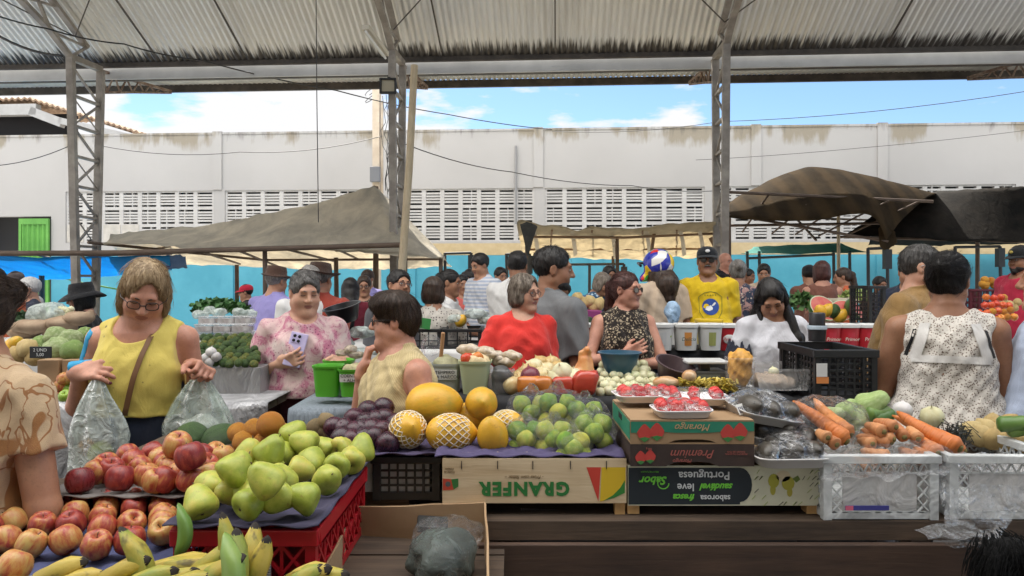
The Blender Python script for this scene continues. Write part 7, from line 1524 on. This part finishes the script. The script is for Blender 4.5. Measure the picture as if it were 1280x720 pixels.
def leafy(label, c, rx, ry, rz_, n, col, size=.03, name='leafy_greens', seed=0):
    rs = random.Random(seed); m = MB()
    for k in range(n):
        a, b = rs.uniform(0, 6.28), rs.uniform(-.2, 1.57); q = Vector((rx*math.cos(a)*math.cos(b), ry*math.sin(a)*math.cos(b), rz_*math.sin(b)))*rs.uniform(.6, 1); d = Vector((rs.gauss(0, 1), rs.gauss(0, 1), rs.gauss(.4, .6))).normalized()*size*rs.uniform(.6, 1.3); s_ = d.orthogonal().normalized()*size*.45
        m.face([q, q+d*.5+s_, q+d, q+d*.5-s_])
    return tag(m.build(name, dirty('leaf_%d_%d' % (int(col[0]*999), int(col[1]*999)), tuple(x*.6 for x in col), tuple(x*1.3 for x in col), 30, .6), None, c), label, 'greens')
leafy('dark green leafy bunches behind the white bags', P(276, 390, 5.0), .20, .12, .07, 500, (.035, .12, .02), .04, seed=1); leafy('bright green leafy bunch right of the dark greens', P(272, 383, 5.6), .22, .1, .05, 320, (.05, .16, .03), .035, seed=2)
for px, py, lb in ((262, 381, 'tied pale bundle of onions left on the greens'), (274, 380, 'tied pale bundle of onions right on the greens')):
    for k in range(9): put('small_onion', P(px+rs.uniform(-5, 5), py+rs.uniform(-4, 4), 5.6), .022, 'pale green bulb in the tied bundles on the greens', 'bundled bulbs', cat='bulb', name='bulb')
for i, (px, py, rx, lb) in enumerate(((62, 398, .10, 'large clear bag of snacks beside the black hat'), (40, 408, .11, 'left brown sack on the back left stall'), (78, 404, .09, 'middle brown sack on the back left stall'), (98, 398, .08, 'right brown sack under the snack bag'), (30, 415, .09, 'brown sack low at the left edge'), (72, 412, .10, 'brown paper sack lying in front of the others'))):
    if i == 0: blob_bag(lb, P(px, py-4, 4.3), .12, .08, .075, 41, mt=MILKY); 
    else:
        c = P(px, py, 4.15+.02*i); F = Field(); F.add(q_ell((0, 0, 0), (rx, .09, .042)), .02); F.add(q_ell((rx*.9, 0, .02), (.02, .03, .03)), .03); F.warp(lambda X_, Y_, Z_, i=i: .006*vnoise((X_, Y_, Z_), 38, i)); o = mobj('sack', F.mesh('sack', .012), dirty('sack_brown', (.24, .16, .10), (.42, .31, .21), 8, .9), None, c); tag(o, lb, 'sack', 'brown sacks')
for k in range(26): put('small_onion', P(80+rs.uniform(-12, 12), 392+rs.uniform(-6, 6), 4.27), .018, 'pale snack ball inside the large clear bag', 'bagged snacks', cat='snack', name='snack')
leafy('dark green bunches lying behind the brown sacks', P(30, 403, 4.6), .22, .10, .05, 260, (.04, .09, .03), .04, seed=5)
# ---- green and grey buckets
def bucket(label, px, ytop, ybot, wpx, d, col, name='bucket', taper=.82, sq=1.6, fill=None, lab=None, rough=.4, rimr=.004):
    a, b = P(px, ytop, d), P(px, ybot, d); H = a.z-b.z; r = wpx/2/FPX*d; t = empty(name, b, 0, label, 'bucket', None); mt = mat('plastic_%d_%d_%d' % tuple(int(c*100) for c in col), col, rough)
    m = MB(); m.lathe([(.01, 0), (r*taper, .0), (r*.985, H*.93), (r*.985, H*.93), (r*1.04, H*.93), (r*1.06, H), (r*1.02, H), (r*.95, H*.93), (r*taper*.95, .006), (.01, .006)], 36, 0, None, sq); me = recalc(m.mesh('b')); smooth_angle(me); mobj('bucket_body', me, mt, t)
    if fill:
        m = MB(); rs_ = random.Random(int(px))
        if fill[0] == 'mound':
            F = Field(); F.add(q_ell((0, 0, H*.93), (r*.92, r*.92, H*fill[2])), .02); F.warp(lambda X_, Y_, Z_: .009*vnoise((X_, Y_, Z_), 90, int(px))); mobj('contents', F.mesh('contents', .008), dirty('fill_'+name+str(int(px)), fill[1], tuple(min(1, c*1.6) for c in fill[1]), 40, .7), t)
    if lab:
        m = MB(); y = -r*.99; m.box(-r*.78, r*.78, y-.003, y-.002, H*.56, H*.84); m.build('label', mat('label_white', (.62, .62, .60), .5), t)
        lettering(lab, r*.30, mat('ink_black'), t, (0, y-.0042, H*.70), (R_(90), 0, 0))
    return t, r, H
GRN = (.10, .42, .03)
bucket('bright green square bucket at the left of the pair', 411, 456, 494, 36, 2.98, GRN); bucket('bright green square bucket behind the left one', 424, 449, 488, 36, 3.15, GRN); bucket('bright green square bucket with a white label beside the woman in tan', 443, 460, 494, 36, 2.95, GRN, lab='COENTRO\n+ ALHO', fill=('mound', (.30, .27, .15), .22))
bucket('grey square bucket with a white label of spices', 558, 453, 496, 37, 2.92, (.40, .43, .40), taper=.88, lab='TEMPERO\nPESA MARCOU', fill=('mound', (.25, .24, .14), .28)); bucket('tall grey bucket edge behind the woman in tan', 535, 456, 490, 20, 3.1, (.40, .46, .52))
bucket('pale green tapered bucket heaped with garlic and peppers', 594, 450, 493, 40, 2.86, (.47, .52, .32), taper=.72, fill=('mound', (.55, .43, .25), .24))
m = MB(); a = P(554, 416, 2.9); m.tube([a, P(551, 448, 2.92)], .008, 8); tag(m.build('wooden_spoon_handle', wood('spoon_wood', (.35, .18, .08), (.48, .28, .14), axis='Z'), smooth=True), 'wooden spoon handle standing in the grey bucket', 'spoon')
def jar(label, px, ytop, ybot, wpx, d, fillcol, name='jar', fh=.9, mt=None):
    a, b = P(px, ytop, d), P(px, ybot, d); H = a.z-b.z; r = wpx/2/FPX*d; t = empty(name, b, 0, label, 'jar'); m = MB(); m.lathe([(.01, 0), (r*.9, 0), (r*.95, .01), (r, H*.9), (r*1.04, H*.93), (r*1.04, H), (r*.97, H)], 28); mobj('jar_body', recalc(m.mesh('jar')), mt or clear_plastic('jar_clear', body=.10, rough=.06, wrinkle=5), t)
    F = Field(); F.add(q_cone((0, 0, r*.8), (0, 0, H*fh-r*.35), r*.74, r*.80), .01); F.warp(lambda X_, Y_, Z_: .008*vnoise((X_, Y_, Z_), 80, int(px))); mobj('contents', F.mesh('contents', .007), dirty('jarfill_%d' % int(px), fillcol, tuple(min(1, c*1.7) for c in fillcol), 35, .5), t); return t
jar('clear round tub of dark spice beside the onions', 627, 461, 493, 32, 2.84, (.06, .06, .06)); jar('clear jar of orange pickled snacks in the middle stall', 925, 446, 484, 36, 2.82, (.48, .24, .04), fh=1.05)
for px, py, rr in ((614, 444, .05), (632, 452, .045), (640, 445, .04), (622, 450, .03), (606, 440, .04), (585, 437, .05)):
    F = Field(); F.add(q_ell((0, 0, 0), (rr, .035, .022)), .01); F.warp(lambda X_, Y_, Z_: .007*vnoise((X_, Y_, Z_), 95, int(px))); o = mobj('garlic_heap', F.mesh('g', .007), dirty('peeled_garlic', (.42, .33, .22), (.66, .58, .48), 45, .6), None, P(px, py, 2.93)); tag(o, 'pale peeled garlic heap near the buckets', 'garlic', 'peeled garlic heaps')
for px, py, rr, nm, col in ((584, 449, .026, 'ham_slice', (.55, .18, .08)), (597, 447, .022, 'ham_slice', (.45, .13, .06))): o = put('tomato', P(px, py, 2.84), rr, 'reddish pepper in the pale green bucket', 'peppers in the bucket', cat='pepper', name='pepper')
# ---- onions, bags, bowls
ys = ((664, 474), (678, 470), (690, 478), (701, 472), (655, 480), (672, 482), (684, 464), (640, 482), (648, 474), (668, 460), (697, 462), (712, 470), (676, 455), (660, 466), (690, 455))
for i, (px, py) in enumerate(ys): put('onion', P(px, py, 2.80+.35*(484-py)/30), .040, 'yellow onion in the heap behind the red spice bags', 'yellow onions')
for px, py, lb in ((703, 466, 'large pale onion at the top of the heap'), (718, 474, 'large pale onion beside the orange bag'), (697, 475, 'large pale onion low in front of the heap')): put('small_onion', P(px, py, 2.85), .044, lb, 'pale onions', cat='onion', name='onion')
put('red_onion', P(663, 470, 2.80), .038, 'dark red onion among the yellow ones')
for i, (px, py, w_, col, lb) in enumerate(((663, 482, 24, (.62, .20, .03), 'orange spice bag at the left of the row'), (680, 482, 18, (.58, .19, .04), 'small orange spice bag second in the row'), (703, 482, 20, (.55, .06, .03), 'red spice bag third in the row'), (731, 479, 24, (.58, .07, .04), 'largest red spice bag at the right of the row'))):
    s_ = w_/FPX*2.78; hh = .036 if i < 3 else .050; rows = []; sg_ = lambda v, e: math.copysign(abs(v)**e, v)
    for j in range(17):
        th = -math.pi/2+math.pi*j/16; row = []
        for q in range(28):
            a_ = q*6.2832/28; p = Vector((s_*.68*sg_(math.cos(a_), .5)*abs(math.cos(th))**.45, .030*sg_(math.sin(a_), .8)*abs(math.cos(th))**.8, hh*sg_(math.sin(th), .55))); n_ = .006*float(vnoise((np.float64(p.x), np.float64(p.y), np.float64(p.z)), 60, i)); row.append((p.x+n_+p.z*.15*(i-1.5), p.y+n_, p.z+n_*.6))
        rows.append(row)
    m = MB(); m.quadstrip(rows, True); o = mobj('spice_bag', recalc(m.mesh('bag')), dirty('spice_%d' % i, tuple(c*.8 for c in col), col, 12, .25, coat=.4), None, P(px, py, 2.77)); tag(o, lb, 'bag', 'spice bags')
F = Field(); F.add(q_cone((0, 0, -.045), (0, 0, .028), .060, .026), .03); F.add(q_cone((0, 0, .04), (.012, 0, .062), .007, .016), .01); F.add(q_cone((0, 0, .04), (-.014, 0, .058), .007, .013), .01); F.warp(lambda X_, Y_, Z_: .011*vnoise((X_, Y_, Z_), 55, 2)); o = mobj('orange_bag', F.mesh('bag', .006), dirty('net_orange', (.55, .20, .05), (.68, .38, .16), 14, .35, coat=.3), None, P(731, 459, 2.92)); tag(o, 'orange bag tied at the top behind the red spice bags', 'bag')
rs = random.Random(21); k = 0
for j in range(6):
    for i in range(8):
        px = 752+i*9.2+(j % 2)*4.5+rs.uniform(-2, 2); py = 490-j*6.6+rs.uniform(-1.5, 1.5)
        if py < 470 and px > 812: continue
        put('small_onion', P(px, py, 2.80+.055*j), rs.uniform(.018, .023), 'small pale onion in the heap in front of the blue bowl', 'small pale onions', cat='onion', name='onion')
for px, py in ((775, 459), (790, 462), (804, 465), (768, 464)): put('small_onion', P(px, py, 3.0), .026, 'pale onion at the top of the small onion heap', 'small pale onions', cat='onion', name='onion')
def basin(label, c, r, h, col, rot=(0, 0, 0)):
    m = MB(); m.lathe([(.01, 0), (r*.62, 0), (r*.70, .008), (r*.95, h*.94), (r*1.05, h*.95), (r*1.05, h), (r*.94, h), (r*.92, h*.93), (r*.66, .014), (.01, .010)], 40); o = mobj('basin', recalc(m.mesh('basin')), mat('basin_%d_%d' % (int(col[0]*99), int(col[2]*99)), col, .3), None, c, rot); smooth_angle(o.data); return tag(o, label, 'bowl')
basin('blue plastic basin standing upright behind the onions', P(774.5, 466, 3.02), .088, .088, (.035, .10, .16)); basin('brown plastic basin tipped towards the camera beside the rolls', P(838, 474, 2.98), .080, .075, (.085, .055, .06), (R_(18), R_(14), 0)); basin('small black bowl with white contents left of the tan vest', P(432, 402, 3.9), .10, .09, (.012, .012, .014), (R_(10), R_(-12), 0))
for px, py, rx, lb in ((832, 478, .05, 'orange wrapped bread roll in front of the brown basin'), (862, 470, .03, 'small pale roll beside the yellow snacks')):
    F = Field(); F.add(q_ell((0, 0, 0), (rx, .03, .026)), .01); F.warp(lambda X_, Y_, Z_: .004*vnoise((X_, Y_, Z_), 50, 5)); o = mobj('bread_roll', F.mesh('r', .006), dirty('bread_orange', (.50, .24, .08), (.66, .50, .32), 12, .35, coat=.3), None, P(px, py, 2.80)); tag(o, lb, 'bread roll')
rs = random.Random(33); m = MB()
for k in range(420):
    p = P(rs.uniform(850, 922), rs.uniform(474, 489), 2.78+rs.uniform(0, .1)); q = Vector((rs.uniform(-1, 1), rs.uniform(-1, 1), rs.uniform(-.5, 1))).normalized()*.012; s_ = q.orthogonal().normalized()*.007; m.bar(p-q, p+q, .008, .004)
o = m.build('chip_heap', dirty('chips_yellow', (.50, .36, .03), (.66, .56, .18), 30, .6)); tag(o, 'heap of small yellow crisps in front of the scale', 'crisps', None, 'stuff')
sc_ = empty('kitchen_scale', P(885, 482, 2.95), 0, 'dark counter scale with a pale pan behind the yellow crisps', 'scale'); m = MB(); m.box(-.08, .08, 0, .12, 0, .06); m.build('scale_body', mat('scale_body', (.07, .07, .065), .4), sc_, bevel=.008); m = MB(); m.box(-.088, .088, -.01, .13, .088, .10); m.build('pan', mat('scale_pan', (.55, .55, .54), .35), sc_, bevel=.004); m = MB(); m.box(-.02, .02, .04, .08, .06, .088); m.build('neck', mat('scale_body'), sc_); m = MB(); m.box(-.05, .05, -.003, .001, .015, .045); m.build('display', mat('scale_display', (.16, .17, .14), .2), sc_)
def tub_box(label, x0, x1, yt, yb, d, dep, mt, name='food_container', fill=None):
    a, b = P(x0, yt, d), P(x1, yb, d); t = empty(name, ((a.x+b.x)/2, d, b.z), 0, label, 'container'); W, H = (b.x-a.x)/2, a.z-b.z; m = MB()
    sec = lambda f, z, o=0: [(-W*f-o, -o, z), (W*f+o, -o, z), (W*f+o, dep+o, z), (-W*f-o, dep+o, z)]
    m.quadstrip([sec(.9, .002), sec(1, H*.9), sec(1.03, H*.9, .005), sec(1.03, H, .005)], True); m.face(sec(.9, .002)[::-1]); mobj('container_body', m.mesh('c'), mt, t)
    if fill: F = Field(); F.add(q_ell((0, dep/2, H*.25), (W*.82, dep*.4, H*.35)), .01); F.warp(lambda X_, Y_, Z_: .008*vnoise((X_, Y_, Z_), 60, 4)); mobj('contents', F.mesh('f', .008), dirty('contfill_%d' % int(x0), fill, tuple(min(1, c*1.5) for c in fill), 40, .7), t)
    return t
tub_box('large milky storage container of brown food beside the black crate', 946, 1014, 461, 489, 2.80, .26, M_TUBCLEAR, fill=(.30, .23, .17)); put('small_onion', P(967, 465, 2.92), .022, 'single mustard coloured onion in the milky container', cat='onion', name='onion')
plastic_crate('large black plastic crate standing in front of the girl in white', X(1018, 2.72), X(1100, 2.72), 2.72, 3.10, 1.035, 1.235, M_BLACK, 'grid', cell=.03, th=.008, rimh=.03)
m = MB(); m.lathe([(.01, 0), (.036, 0), (.038, .05), (.040, .052), (.040, .068), (.034, .07), (.034, .12), (.030, .125), (.01, .126)], 24, 0); o = m.build('thermos', mat('thermos_black', (.02, .02, .022), .35), None, P(1093, 434, 2.66)+Vector((0, .5, -.02)), smooth=True); smooth_angle(o.data); tag(o, 'black thermos flask with a pale ring beside the lace top', 'thermos'); m = MB(); m.lathe([(.0405, .052), (.0415, .056), (.0415, .066), (.0405, .07)], 24); m.build('pale_ring', mat('ring_pale', (.5, .6, .68), .4), o)
o = [q for q in bpy.data.objects if q.get('label', '').startswith('large black plastic crate standing')][0]; m = MB(); m.box(-.118, -.078, -.197, -.194, .10, .15); m.build('sticker', mat('label_white'), o); m = MB(); m.box(-.118, -.073, -.1975, -.1945, .075, .099); m.build('sticker', mat('sticker_orange', (.62, .22, .06), .5), o)
# ---- row of tubs
def tub(label, px, d, col, lid=(.66, .66, .64), lab=None, lcol=None, w=30, h=33, yb=437, oval=None, txt=(.05, .05, .12)):
    b = P(px, yb, d); r = w/2/FPX*4.4; H = h/FPX*4.4; t = empty('ice_cream_tub', b, 0, label, 'tub', 'plastic tubs on the white table'); m = MB(); m.lathe([(.01, 0), (r*.82, 0), (r*.96, H*.86), (.01, H*.86)], 24, 0, None, .8); me = recalc(m.mesh('t')); smooth_angle(me); mobj('tub_body', me, mat('tub_%d_%d_%d' % tuple(int(c*99) for c in col), col, .4), t)
    m = MB(); m.lathe([(.01, H*.862), (r*1.03, H*.862), (r*1.04, H*.97), (r*.95, H), (.01, H)], 24, 0, None, .8); me = recalc(m.mesh('l')); smooth_angle(me); mobj('lid', me, mat('lid_%d_%d_%d' % tuple(int(c*99) for c in lid), lid, .45), t)
    if lab or oval or lcol:
        m = MB(); rows = []
        for k in range(9): a = -1.0+2.0*k/8; rr = r*.955; rows.append([(rr*math.sin(a)*f, -rr*math.cos(a)*f-.002, z) for z, f in ((H*.18, .90), (H*.68, .985))])
        if lcol: m.quadstrip(rows); m.build('label', mat('lab_%d_%d_%d' % tuple(int(c*99) for c in lcol), lcol, .5), t)
        if oval: m = MB(); m.ell((0, -r*.90, H*.43), (r*.55, .006, H*.18), 16, 8); m.build('label_oval', mat('label_white'), t)
        if lab: lettering(lab, r*.42, mat('ink_%d' % int(txt[0]*99+txt[2]*9), txt, .5), t, (0, -r*.96-.008, H*.43), (R_(90), 0, 0), shear=.2)
RED = (.45, .02, .03)
for i, px in enumerate((714, 741)): tub('red tub with a white oval label left of the leopard top', px, 4.4, RED, lab='Primor', oval=True, txt=RED)
tub('white tub with a small printed label right of the leopard top', 826, 4.4, (.62, .62, .60), lcol=(.55, .56, .56)); tub('white tub with an orange label between two white tubs', 857, 4.4, (.62, .62, .60), lab='Delícia', lcol=(.62, .26, .06), txt=(.02, .09, .08)); tub('white tub with a dark green round print', 887, 4.4, (.60, .60, .58), lcol=(.30, .32, .10)); tub('red tub half hidden behind the arm of the girl in white', 908, 4.45, RED, lab='Primor', oval=True, txt=RED)
for px in (1012, 1035, 1058, 1082): tub('red tub in the row right of the girl in white', px, 4.45, RED, lab='Primor', lcol=(.50, .03, .05), txt=(.62, .60, .50))
for px in (703, 728, 752, 818, 842, 866, 890, 912, 1000, 1022, 1046, 1070, 1092): tub('white lidded tub in the back row on the white table', px+3, 4.75, (.60, .60, .58), w=27)
tub('white tub with a flat bright yellow lid', 886, 4.62, (.62, .5, .1), lid=(.66, .44, .02), yb=430, w=34)
for px in (836, 1003): o = put('green_apple', P(px, 420, 4.36), .02, 'greenish fruit between two tubs', 'fruits between tubs', cat='fruit', name='fruit')
# ---- black crates and clutter behind the woman in tan
for x0, x1, lb in ((508, 552, 'left black crate in the row behind the woman in tan'), (553, 603, 'right black crate in the row behind the woman in tan')): plastic_crate(lb, X(x0, 4.4), X(x1, 4.4), 4.4, 4.75, 1.075, 1.20, M_BLACK, 'grid', cell=.06, th=.008)
m = MB(); m.box(-.03, .03, 0, .006, -.03, .035); o = m.build('green_card', mat('card_green', (.04, .25, .06), .6), None, P(532, 405, 4.38), (0, R_(8), 0)); tag(o, 'green card standing on the black crate rim', 'card')
blob_bag('clear bag of yellow food beside the wooden spoon', P(538, 432, 3.4), .045, .04, .05, 51); put('papaya', P(576, 401, 4.6), .035, 'yellow mango on the black crate', cat='mango', name='mango')
for i, (px, py, rr) in enumerate(((595, 392, .07), (570, 398, .05), (608, 400, .05), (480, 400, .06), (452, 415, .07), (432, 428, .05), (450, 440, .05), (470, 438, .04))): blob_bag('milky bag of goods on the tables behind the woman in tan', P(px, py, 4.6 if px > 560 else 3.9), rr, rr*.7, rr*.5, 60+i, mt=MILKY, group='milky bags behind the tan vest')
# ---- far right heaps
rs = random.Random(44)
for j in range(4):
    for i in range(7-j):
        px = 1222+i*7.5+j*4+rs.uniform(-2, 2); py = 398-j*8.5+rs.uniform(-2, 2); put('tomato' if rs.random() < .7 else 'orange', P(px, py, 4.2+.04*j), .021, 'orange-red tomato in the pyramid near the right edge', 'tomato pyramid', cat='tomato', name='tomato')
for px, py in ((1208, 397), (1218, 401), (1225, 406), (1212, 404)): put('cucumber', P(px, py, 4.15), 1, 'dark green vegetable at the foot of the tomato pyramid', 'greens by the tomatoes', rot=(.2, 1.4, rs.uniform(0, 3)), scale=(1, 1, .5))
for px, py in ((1255, 377), (1262, 380), (1268, 385), (1258, 388), (1272, 378)): put('potato', P(px, py, 4.5), .024, 'pale root behind the tomato pyramid', 'pale roots', cat='root', name='root')
plastic_crate('dark red plastic crate of fruit in front of the blue wall', X(1212, 6.2), X(1256, 6.2), 6.2, 6.6, 1.2, 1.42, mat('dark_red_plastic', (.10, .012, .02), .5), 'grid', cell=.06, th=.012)
for k in range(10): put('orange', P(1236+rs.uniform(-11, 11), 355+rs.uniform(-5, 3), 6.4), .036, 'yellow-green fruit heaped in the dark red crate', 'fruit in the red crate', cat='fruit', name='fruit')
m = MB(); m.box(X(1195, 6.2), X(1275, 6.2), 6.15, 6.75, 0, 1.195); tag(m.build('crate_stand', M_TABLE), 'dark stand under the red crate by the blue wall', 'stand')
plastic_crate('tall black plastic crate standing on end behind the lace top', X(1086, 4.9), X(1109, 4.9), 4.9, 5.2, 1.10, 1.46, M_BLACK, 'grid', cell=.04)
def melon(px, py, d, r, label, rot, cut=True):
    t = empty('watermelon_piece', P(px, py, d), 0, label, 'watermelon', 'cut watermelons'); t.rotation_euler = rot; m = MB(); rows = []
    for i in range(9): a = i/8*math.pi/2; rows.append([(r*1.25*math.cos(a)*math.cos(b), r*math.cos(a)*math.sin(b), -r*math.sin(a)) for b in [k*6.2832/20 for k in range(20)]])
    m.quadstrip(rows, True); mobj('rind', recalc(m.mesh('rind')), fruit_mat('melon_rind', [(.3, (.015, .06, .015)), (.7, (.10, .22, .05))], (3, 3, 3)), t); m = MB(); m.face([(r*1.2*math.cos(b), r*.96*math.sin(b), .001) for b in [k*6.2832/20 for k in range(20)]]); m.build('flesh', dirty('melon_flesh', (.60, .10, .08), (.68, .22, .17), 12, .35), t); m = MB(); ring = [k*6.2832/20 for k in range(20)]; m.quadstrip([[(r*1.25*math.cos(b), r*math.sin(b), .0015) for b in ring], [(r*1.16*math.cos(b), r*.93*math.sin(b), .002) for b in ring]], True); m.build('pale_rind', mat('melon_white', (.55, .60, .40), .5), t)
for px, py, r, lb, rot in ((1030, 385, .10, 'large cut watermelon wedge at the left of the fruit heap', (1.1, .3, .2)), (1052, 388, .08, 'second cut watermelon showing red flesh', (1.2, -.3, .1)), (1071, 386, .085, 'cut watermelon with dark rind beside the black crate', (1.0, .5, .6))): melon(px, py, 5.4, r, lb, rot)
for px, py, k in ((1026, 390, 'papaya'), (1034, 388, 'papaya'), (1042, 389, 'avocado'), (1022, 396, 'papaya'), (1050, 395, 'papaya')): put(k, P(px, py, 5.2), .045, 'yellow-green papaya in front of the cut watermelons', 'papayas by the watermelons', cat='papaya', name='papaya')
leafy('pile of green leaves and okra behind the girl in white', P(1003, 384, 5.5), .14, .1, .10, 260, (.06, .14, .03), .05, seed=7); leafy('pale yellow-green leaves behind the watermelons', P(1068, 374, 5.9), .12, .08, .07, 160, (.30, .38, .10), .05, seed=8); leafy('leafy vegetables between the helmet wearer and the yellow tee', P(858, 384, 6.2), .10, .08, .16, 260, (.10, .20, .05), .05, seed=9)
m = MB(); F = Field(); F.add(q_ell((0, 0, 0), (.14, .08, .03)), .01); F.warp(lambda X_, Y_, Z_: .01*vnoise((X_, Y_, Z_), 40, 5)); o = mobj('cloth_bundle', F.mesh('c', .012), dirty('cloth_beige', (.34, .30, .22), (.48, .42, .32), 9, .9), None, P(1052, 377, 5.7)); tag(o, 'crumpled beige cloth lying behind the watermelons', 'cloth')
for k, (px, py) in enumerate(((738, 377), (728, 379), (748, 380), (722, 373), (742, 383))): put('potato', P(px, py, 5.6), .05, 'yellow fruit on the stall of the bending woman', 'fruit on the far stall', cat='fruit', name='fruit')
m = MB(); m.box(X(722, 5.4), X(752, 5.4), 5.38, 5.7, 1.09, 1.27); tag(m.build('printed_carton', dirty('carton_magenta', (.22, .03, .14), (.34, .05, .20), 3, .6), bevel=.004), 'magenta printed carton on the far stall', 'carton')
for px, py in ((727, 404), (735, 402)): put('avocado', P(px, py, 4.6), .03, 'green avocado beside the hand of the man in grey', 'avocados by the polo shirt')
# ---- held things
ph = hand_at(PEOPLE['pink'], -1, .07, .03); t = empty('mobile_phone', ph+Vector((.01, -.012, .035)), 0, 'lilac mobile phone with four dark lenses held by the woman in pink', 'phone'); t.rotation_euler = (R_(-15), R_(14), R_(8)); m = MB(); m.box(-.038, .038, -.005, .005, -.075, .080); m.build('phone_case', mat('lilac_case', (.50, .44, .66), .35), t, bevel=.0035); m = MB(); m.box(-.029, .012, -.0075, -.0052, .030, .072); m.build('camera_block', mat('camera_block', (.44, .39, .6), .25), t, bevel=.002)
for x, z in ((-.019, .062), (.002, .062), (-.019, .041), (.002, .041)): m = MB(); m.ell((x, -.0078, z), (.0075, .0025, .0075), 12, 6); m.build('lens', mat('lens_black', (.008, .008, .012), .1), t, smooth=True)
def carrier(label, top, w, h, seed, mt, dx=0):
    t0 = Vector(top); n = 48; rows = []
    for j in range(23):
        v = j/22; ww = .012+(w-.012)*min(1, (v/.55))**.8*(1 if v < .85 else 1-.35*((v-.85)/.15)**2); row = []
        for i in range(n):
            a = i/n*6.2832; fold = 1+.16*math.sin(9*a+seed)*(1-v*.75)+.07*math.sin(5*a+3*v); x, y = ww*math.cos(a)*fold, ww*.55*math.sin(a)*fold; d_ = .007*float(vnoise((np.float64(x), np.float64(y), np.float64(v*h*.5)), 18, seed)); row.append((x+dx*v+d_, y+d_, -h*v+(.02*(1-((x)/(ww+1e-6))**2) if v > .95 else 0)))
        rows.append(row)
    m = MB(); m.quadstrip(rows, True); m.face(rows[-1]); return tag(mobj('carrier_bag', m.mesh('bag', True), mt, None, t0), label, 'plastic bag')
h1 = hand_at(PEOPLE['yellow'], -1, .07, .03); carrier('pale translucent carrier bag with vegetables hanging from her taped hand', h1+Vector((.01, -.04, .0)), .095, .36, 3, MILKY); put('lime', h1+Vector((.0, 0, -.27)), .045, 'green fruit seen through the first carrier bag', cat='fruit', name='fruit'); put('orange', h1+Vector((-.05, 0, -.25)), .03, 'orange fruit seen through the first carrier bag', cat='fruit', name='fruit'); put('lime', h1+Vector((.04, 0, -.31)), .04, 'second green fruit low in the first carrier bag', cat='fruit', name='fruit')
h2 = hand_at(PEOPLE['yellow'], 1, .06, .02); carrier('greenish carrier bag with a white packet hanging from her closed hand', h2+Vector((0, 0, -.01)), .115, .30, 5, clear_plastic('green_milky', tint=(.90, .97, .93), body=.30, rough=.25, wrinkle=20, col=(.55, .62, .56)))
F = Field(); F.add(q_ell((0, 0, 0), (.075, .04, .055)), .02); F.warp(lambda X_, Y_, Z_: .006*vnoise((X_, Y_, Z_), 45, 3)); o = mobj('white_packet', F.mesh('p', .008), dirty('packet_white', (.58, .55, .52), (.68, .66, .63), 9, .5), None, h2+Vector((.01, 0, -.20))); tag(o, 'white packet inside the greenish carrier bag', 'packet')
m = MB(); c = h2+Vector((-.09, .08, -.03)); m.tube([c+Vector((-.02+.03*math.sin(t*.35), .0, .03-.036*t)) for t in range(8)], .012, 8); m.ell(c+Vector((-.03, .02, -.32)), (.09, .05, .12), 16, 12); o = m.build('hand_bag', mat('bag_navy', (.014, .016, .026), .5), None, smooth=True); tag(o, 'dark handbag hanging behind the greenish carrier bag', 'handbag')
blob_bag('pale blue plastic bag hanging beside the helmet wearer', P(840, 391, 5.2), .055, .05, .085, 71, amp=.022, mt=clear_plastic('blue_bag', tint=(.7, .85, 1), body=.7, rough=.3, wrinkle=18, col=(.40, .56, .75)))
for px, py in ((437, 437), (428, 441), (444, 444)): blob_bag('crumpled bread bag on the green buckets', P(px, py, 3.0), .03, .03, .016, 80+px, mt=clear_plastic('bread_bag', body=.5, rough=.25, wrinkle=30, col=(.5, .42, .32)), group='bread bags on the buckets')
